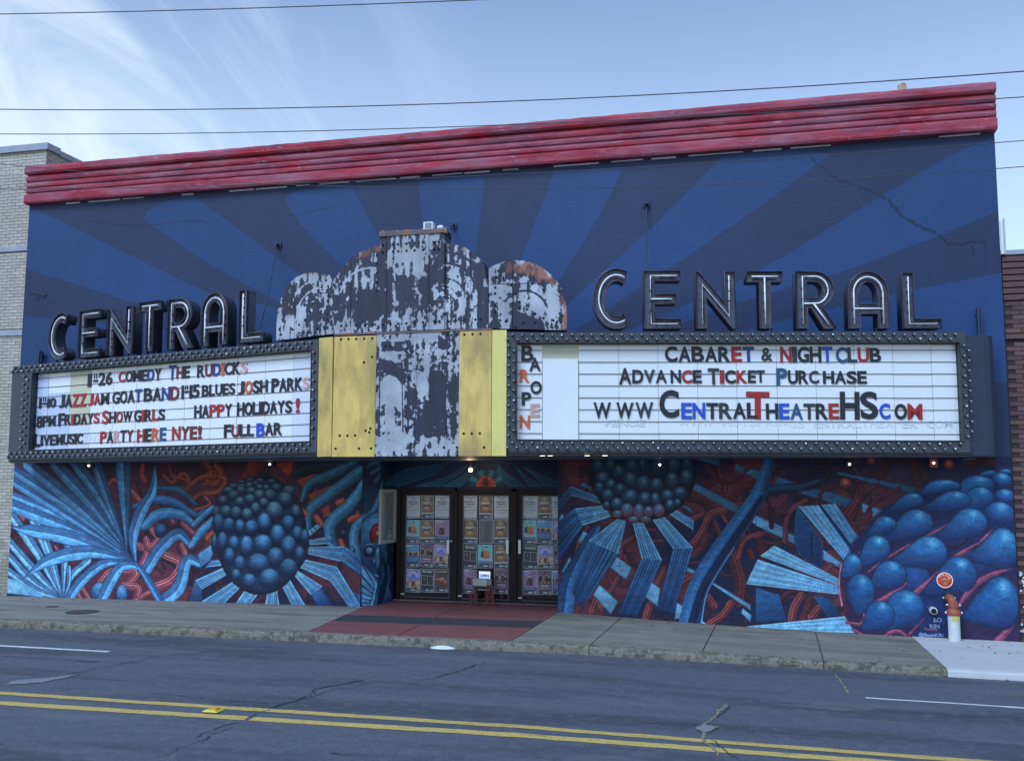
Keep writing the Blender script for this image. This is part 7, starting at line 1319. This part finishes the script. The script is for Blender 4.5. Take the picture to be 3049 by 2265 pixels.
# ================================================================== small things on the ground
M_white = mat('white_plastic_scrap', (.72, .76, .80), rough=.5); q = GR(*(963, 1407)); t = MB(); t.lathe([(.20, 0), (.17, .02), (.08, .05), (.01, .055)], (0, 0, 0), 'Z', 18); o = t.build('crushed_bag', M_white, None, smooth=True); o.matrix_basis = Matrix.Translation((q[0], q[1], q[2] + .002)) @ Matrix.Diagonal((1.05, .55, .7, 1)); tag(o, 'flattened white plastic scrap lying in the road by the kerb', 'litter')
q = GR(463, 1544); t = thing('road_marker', 'yellow raised reflector stuck between the double yellow lines', 'road stud', tuple(q)); yy_ = mat('bright_yellow_plastic', (.62, .48, .04), rough=.4)
mb = MB(); mb.v = [(-.06, -.06, 0), (.06, -.06, 0), (.06, .06, 0), (-.06, .06, 0), (-.035, -.05, .022), (.035, -.05, .022), (.035, .05, .022), (-.035, .05, .022)]; mb.v = [(q[0] + v[0] * 1.5, q[1] + v[1] * 1.3, q[2] + .008 + v[2]) for v in mb.v]; mb.f = [(0, 1, 5, 4), (1, 2, 6, 5), (2, 3, 7, 6), (3, 0, 4, 7), (4, 5, 6, 7), (3, 2, 1, 0)]; mb.build('marker_body', yy_, t)
MB().box((q[0] + .03, q[1] - .03, q[2] + .031), (q[0] + .06, q[1] + .03, q[2] + .036)).build('reflector', mat('orange_reflector', (.7, .25, .03), rough=.3), t)
M_iron = mat('rusty_cast_iron_cover', (.075, .055, .05), rough=.7, noise=.3, nscale=20, bump=.5, bscale=80)
for (x, y, r_, lb) in ((180, 1328, .27, 'oval looking rusty iron cover in the left pavement'), (114, 1317, .10, 'small dark valve cover in the left pavement near the wall')):
    q = gnd(*DS(x, y), z_walk); t = thing('pavement_cover', lb, 'cover', tuple(q)); MB().lathe([(r_ * 1.08, .0), (r_ * 1.08, .004), (r_ * .98, .004)], (q[0], q[1], q[2]), 'Z', 24).build('rim', M_blk, t); MB().lathe([(r_ * .96, .0), (r_ * .96, .007)], (q[0], q[1], q[2]), 'Z', 24).build('lid', M_iron, t)
# fallen leaves and grit, uncountable
mb = MB(); r = random.Random(12)
for k in range(420):
    x = r.uniform(-1, 21); y = -abs(r.gauss(0, 1)) * .7 if r.random() < .75 else r.uniform(-2.4, 0); y = max(y, -2.4)
    if y > -.03: y = -.05
    s_ = r.uniform(.008, .026); a = r.uniform(0, 6.28); z = z_walk(x, y) + .004; n = len(mb.v); mb.v += [(x + s_ * math.cos(a + q) * (1.5 if q % 3.2 < 1 else .6), y + s_ * math.sin(a + q), z + r.uniform(0, .008)) for q in (0, 1.57, 3.14, 4.71)]; mb.f.append((n, n + 1, n + 2, n + 3))
for k in range(200):
    x = r.uniform(-2, 20); y = -2.63 - abs(r.gauss(0, .12)); s_ = r.uniform(.006, .022); a = r.uniform(0, 6.28); z = z_road(x, y) + .006; n = len(mb.v); mb.v += [(x + s_ * math.cos(a + q), y + s_ * math.sin(a + q), z + r.uniform(0, .01)) for q in (0, 1.57, 3.14, 4.71)]; mb.f.append((n, n + 1, n + 2, n + 3))
mb.build('fallen_leaves', mat('dry_dark_leaf', (.06, .045, .035), rough=.9, noise=.4, nscale=9), None, 'stuff')
mb = MB(); 
for k in range(150):
    x = r.uniform(-1, 20); y = r.uniform(-10, -2.7) if r.random() < .5 else r.uniform(-2.4, -.1); f = z_road if y < -2.6 else z_walk; s_ = r.uniform(.003, .008); z = f(x, y) + .005; n = len(mb.v); mb.v += [(x + s_ * math.cos(q), y + s_ * math.sin(q), z) for q in (0, 1.57, 3.14, 4.71)]; mb.f.append((n, n + 1, n + 2, n + 3))
mb.build('pale_grit', mat('pale_grit', (.5, .5, .48), rough=.9), None, 'stuff')
# moss and dirt at the foot of the walls
# ---------------- sprinkler standpipe, sign, outlet
ZP = zm(2640, 1640, 4.1296); M_pipe = mat('scuffed_white_pipe', (.60, .62, .62), rough=.5, noise=.12, nscale=12, stretch=(1, 1, .4)); layer(M_pipe, (.35, .33, .30), 6, .58, .70, detail=7, amount=.6); M_rpipe = mat('faded_red_pipe_fitting', (.34, .085, .045), rough=.55, noise=.2, nscale=10)
YS = -.22; b0 = onY(*ZP(838, 1115), YS); x_ = b0[0]; zb0 = z_walk(x_, YS); zt1 = onY(*ZP(830, 778), YS)[2]; zt2 = onY(*ZP(815, 700), YS)[2]; ze = onY(*ZP(800, 600), YS)[2]; rp_ = (onY(*ZP(900, 900), YS)[0] - onY(*ZP(750, 900), YS)[0]) / 2
t = thing('standpipe', 'white and red fire standpipe rising from the pavement at the right end of the mural', 'standpipe', (x_, YS, zb0))
MB().lathe([(rp_, 0), (rp_, zt1 - zb0)], (x_, YS, zb0), 'Z', 20).build('pipe', M_pipe, t, smooth=False); MB().lathe([(rp_ * 1.15, 0), (rp_ * 1.25, .02), (rp_ * 1.25, .05), (rp_ * 1.0, .09)], (x_, YS, zt1 - .01), 'Z', 20).build('flange', M_rpipe, t)
MB().lathe([(rp_ * .82, 0), (rp_ * .82, zt2 - zt1 + .03)], (x_, YS, zt1 + .07), 'Z', 18).lathe([(rp_ * .95, 0), (rp_ * .95, .03)], (x_, YS, zt2 + .03), 'Z', 18).build('coupling', M_rpipe, t)
el = [(x_, YS, zt2 + .02), (x_ - .002, YS, ze - .07), (x_ - .012, YS + .015, ze - .02), (x_ - .025, YS + .05, ze + .01), (x_ - .03, YS + .11, ze + .015), (x_ - .03, -.01, ze + .015)]; MB().tube(cr([np.array(p) for p in el], 4), rp_ * .72, 14).build('elbow', M_rpipe, t, smooth=True); MB().lathe([(rp_ * .95, -.03), (rp_ * .95, .0)], (x_ - .03, -.06, ze + .015), 'Y', 16).build('wall_coupling', M_blk, t)
for u in (-1, 1):
    for z in (zt1 + .03, zt2 + .05): sph(.018, 8, 5).build('bolt', M_wht, t, smooth=True).matrix_basis = Matrix.Translation((x_ + u * rp_ * (1.3 if z < zt2 else 1.05), YS - .02, z))
    sph(.015, 8, 5).build('bolt', M_wht, t, smooth=True).matrix_basis = Matrix.Translation((x_ - .03 + u * rp_ * .95, -.09, ze + .015))
zs = onY(*ZP(835, 820), YS)[2]; n = 7; vs = []; fs = []
for k in range(n): an = rad(-90 + (k - 3) * 12 + 8); vs += [(x_ + (rp_ + .003) * math.cos(an), YS + (rp_ + .003) * math.sin(an), zs - .045), (x_ + (rp_ + .003) * math.cos(an), YS + (rp_ + .003) * math.sin(an), zs + .045)]
for k in range(n - 1): fs.append((2 * k, 2 * k + 2, 2 * k + 3, 2 * k + 1))
mesh('yellow_sticker', vs, fs, mat('yellow_sticker', (.55, .52, .12), rough=.5), t)
c = Canvas(96, 96, lambda x, y: (x, y), (170, 60, 56)); 
c.poly([(48 + 47 * math.cos(a), 48 + 47 * math.sin(a)) for a in np.linspace(0, 6.28, 40)], (226, 222, 226), raw=True); c.poly([(48 + 42 * math.cos(a), 48 + 42 * math.sin(a)) for a in np.linspace(0, 6.28, 40)], (176, 66, 62), raw=True)
for k, ch in enumerate('AUTO SPKR'):
    if ch == ' ': continue
    an = rad(-150 + k * 15); c.text(ch, 48 + 30 * math.cos(an) - 4, 48 + 30 * math.sin(an) + 2, 9, (240, 230, 230), off=.03, rot=an + math.pi / 2)
c.poly([(30, 44), (48, 36), (66, 44), (60, 50), (36, 50)], (160, 160, 120), raw=True); c.poly([(42, 50), (54, 50), (56, 72), (40, 72)], (96, 96, 70), (150, 150, 110), g=[(40, 50), (56, 72)], raw=True); c.poly([(36, 44), (60, 44), (56, 56), (40, 56)], (90, 100, 80), raw=True); c.poly([(14, 60), (36, 72), (34, 76), (16, 68)], (130, 40, 40), raw=True); c.poly([(82, 60), (60, 72), (62, 76), (80, 68)], (130, 40, 40), raw=True)
ms_ = imgmat('sprinkler_sign_print', c.image('sprinkler_sign'), rough=.4); p = onY(*ZP(715, 357), -.02); rs = (onY(*ZP(818, 357), -.02)[0] - onY(*ZP(610, 357), -.02)[0]) / 2
o = MB().lathe([(rs, -.006), (rs, 0)], (p[0], -.016, p[2]), 'Y', 32).build('sprinkler_sign', ms_, None, uv=lambda v: (.5 + (v.x - p[0]) / rs / 2, .5 + (v.z - p[2]) / rs / 2)); tag(o, 'round red sign reading AUTO SPKR above the standpipe', 'sign')
p = onY(*ZP(580, 735), -.12); t = thing('wall_outlet', 'short white rimmed pipe outlet on the mural left of the standpipe', 'pipe', (p[0], -.06, p[2])); ro = .055
MB().lathe([(ro, 0), (ro, -.12)], (p[0], -.001, p[2]), 'Y', 18).build('pipe', M_pipe, t); MB().lathe([(ro * .78, -.124), (ro * .78, -.121)], (p[0], 0, p[2] - .006), 'Y', 16).build('opening', M_hole, t)
# ================================================================== overhead cables
M_cab = mat('dark_grey_overhead_cable', (.06, .065, .075), rough=.6)
def cable(pts, y, r_, lb, ext_=14):
    P = [onY(*DS(*p), y) for p in pts]; X = [p[0] for p in P]; Zz = [p[2] for p in P]; co = np.polyfit(X, Zz, 2 if len(P) > 2 else 1); xs_ = np.linspace(min(X) - ext_, max(X) + ext_, 50)
    o = MB().tube([(x, y, np.polyval(co, x)) for x in xs_], r_, 6).build('overhead_cable', M_cab, None, smooth=True); tag(o, lb, 'cable', 'overhead cables across the street')
cable([(0, 31), (300, 25), (700, 13), (1040, 0)], -8.5, .005, 'topmost overhead cable, leaving the picture at the top', 12)
cable([(0, 238), (700, 232), (1300, 212), (1800, 186), (2224, 154)], -7., .0058, 'overhead cable crossing the sky just above the red cornice')
cable([(0, 291), (500, 289), (1100, 271), (1700, 243), (2224, 211)], -6., .0055, 'lowest sky cable, meeting the top of the red cornice near its middle')
cable([(560, 446), (1100, 415), (1560, 352), (1900, 331), (2224, 305)][2:] + [(1100, 379)], -6., .0045, 'upper of the two thin cables crossing the blue sunburst wall')
cable([(640, 441), (1094, 409), (1500, 404), (1900, 382), (2224, 363)][1:], -6., .0045, 'lower of the two thin cables crossing the blue sunburst wall')
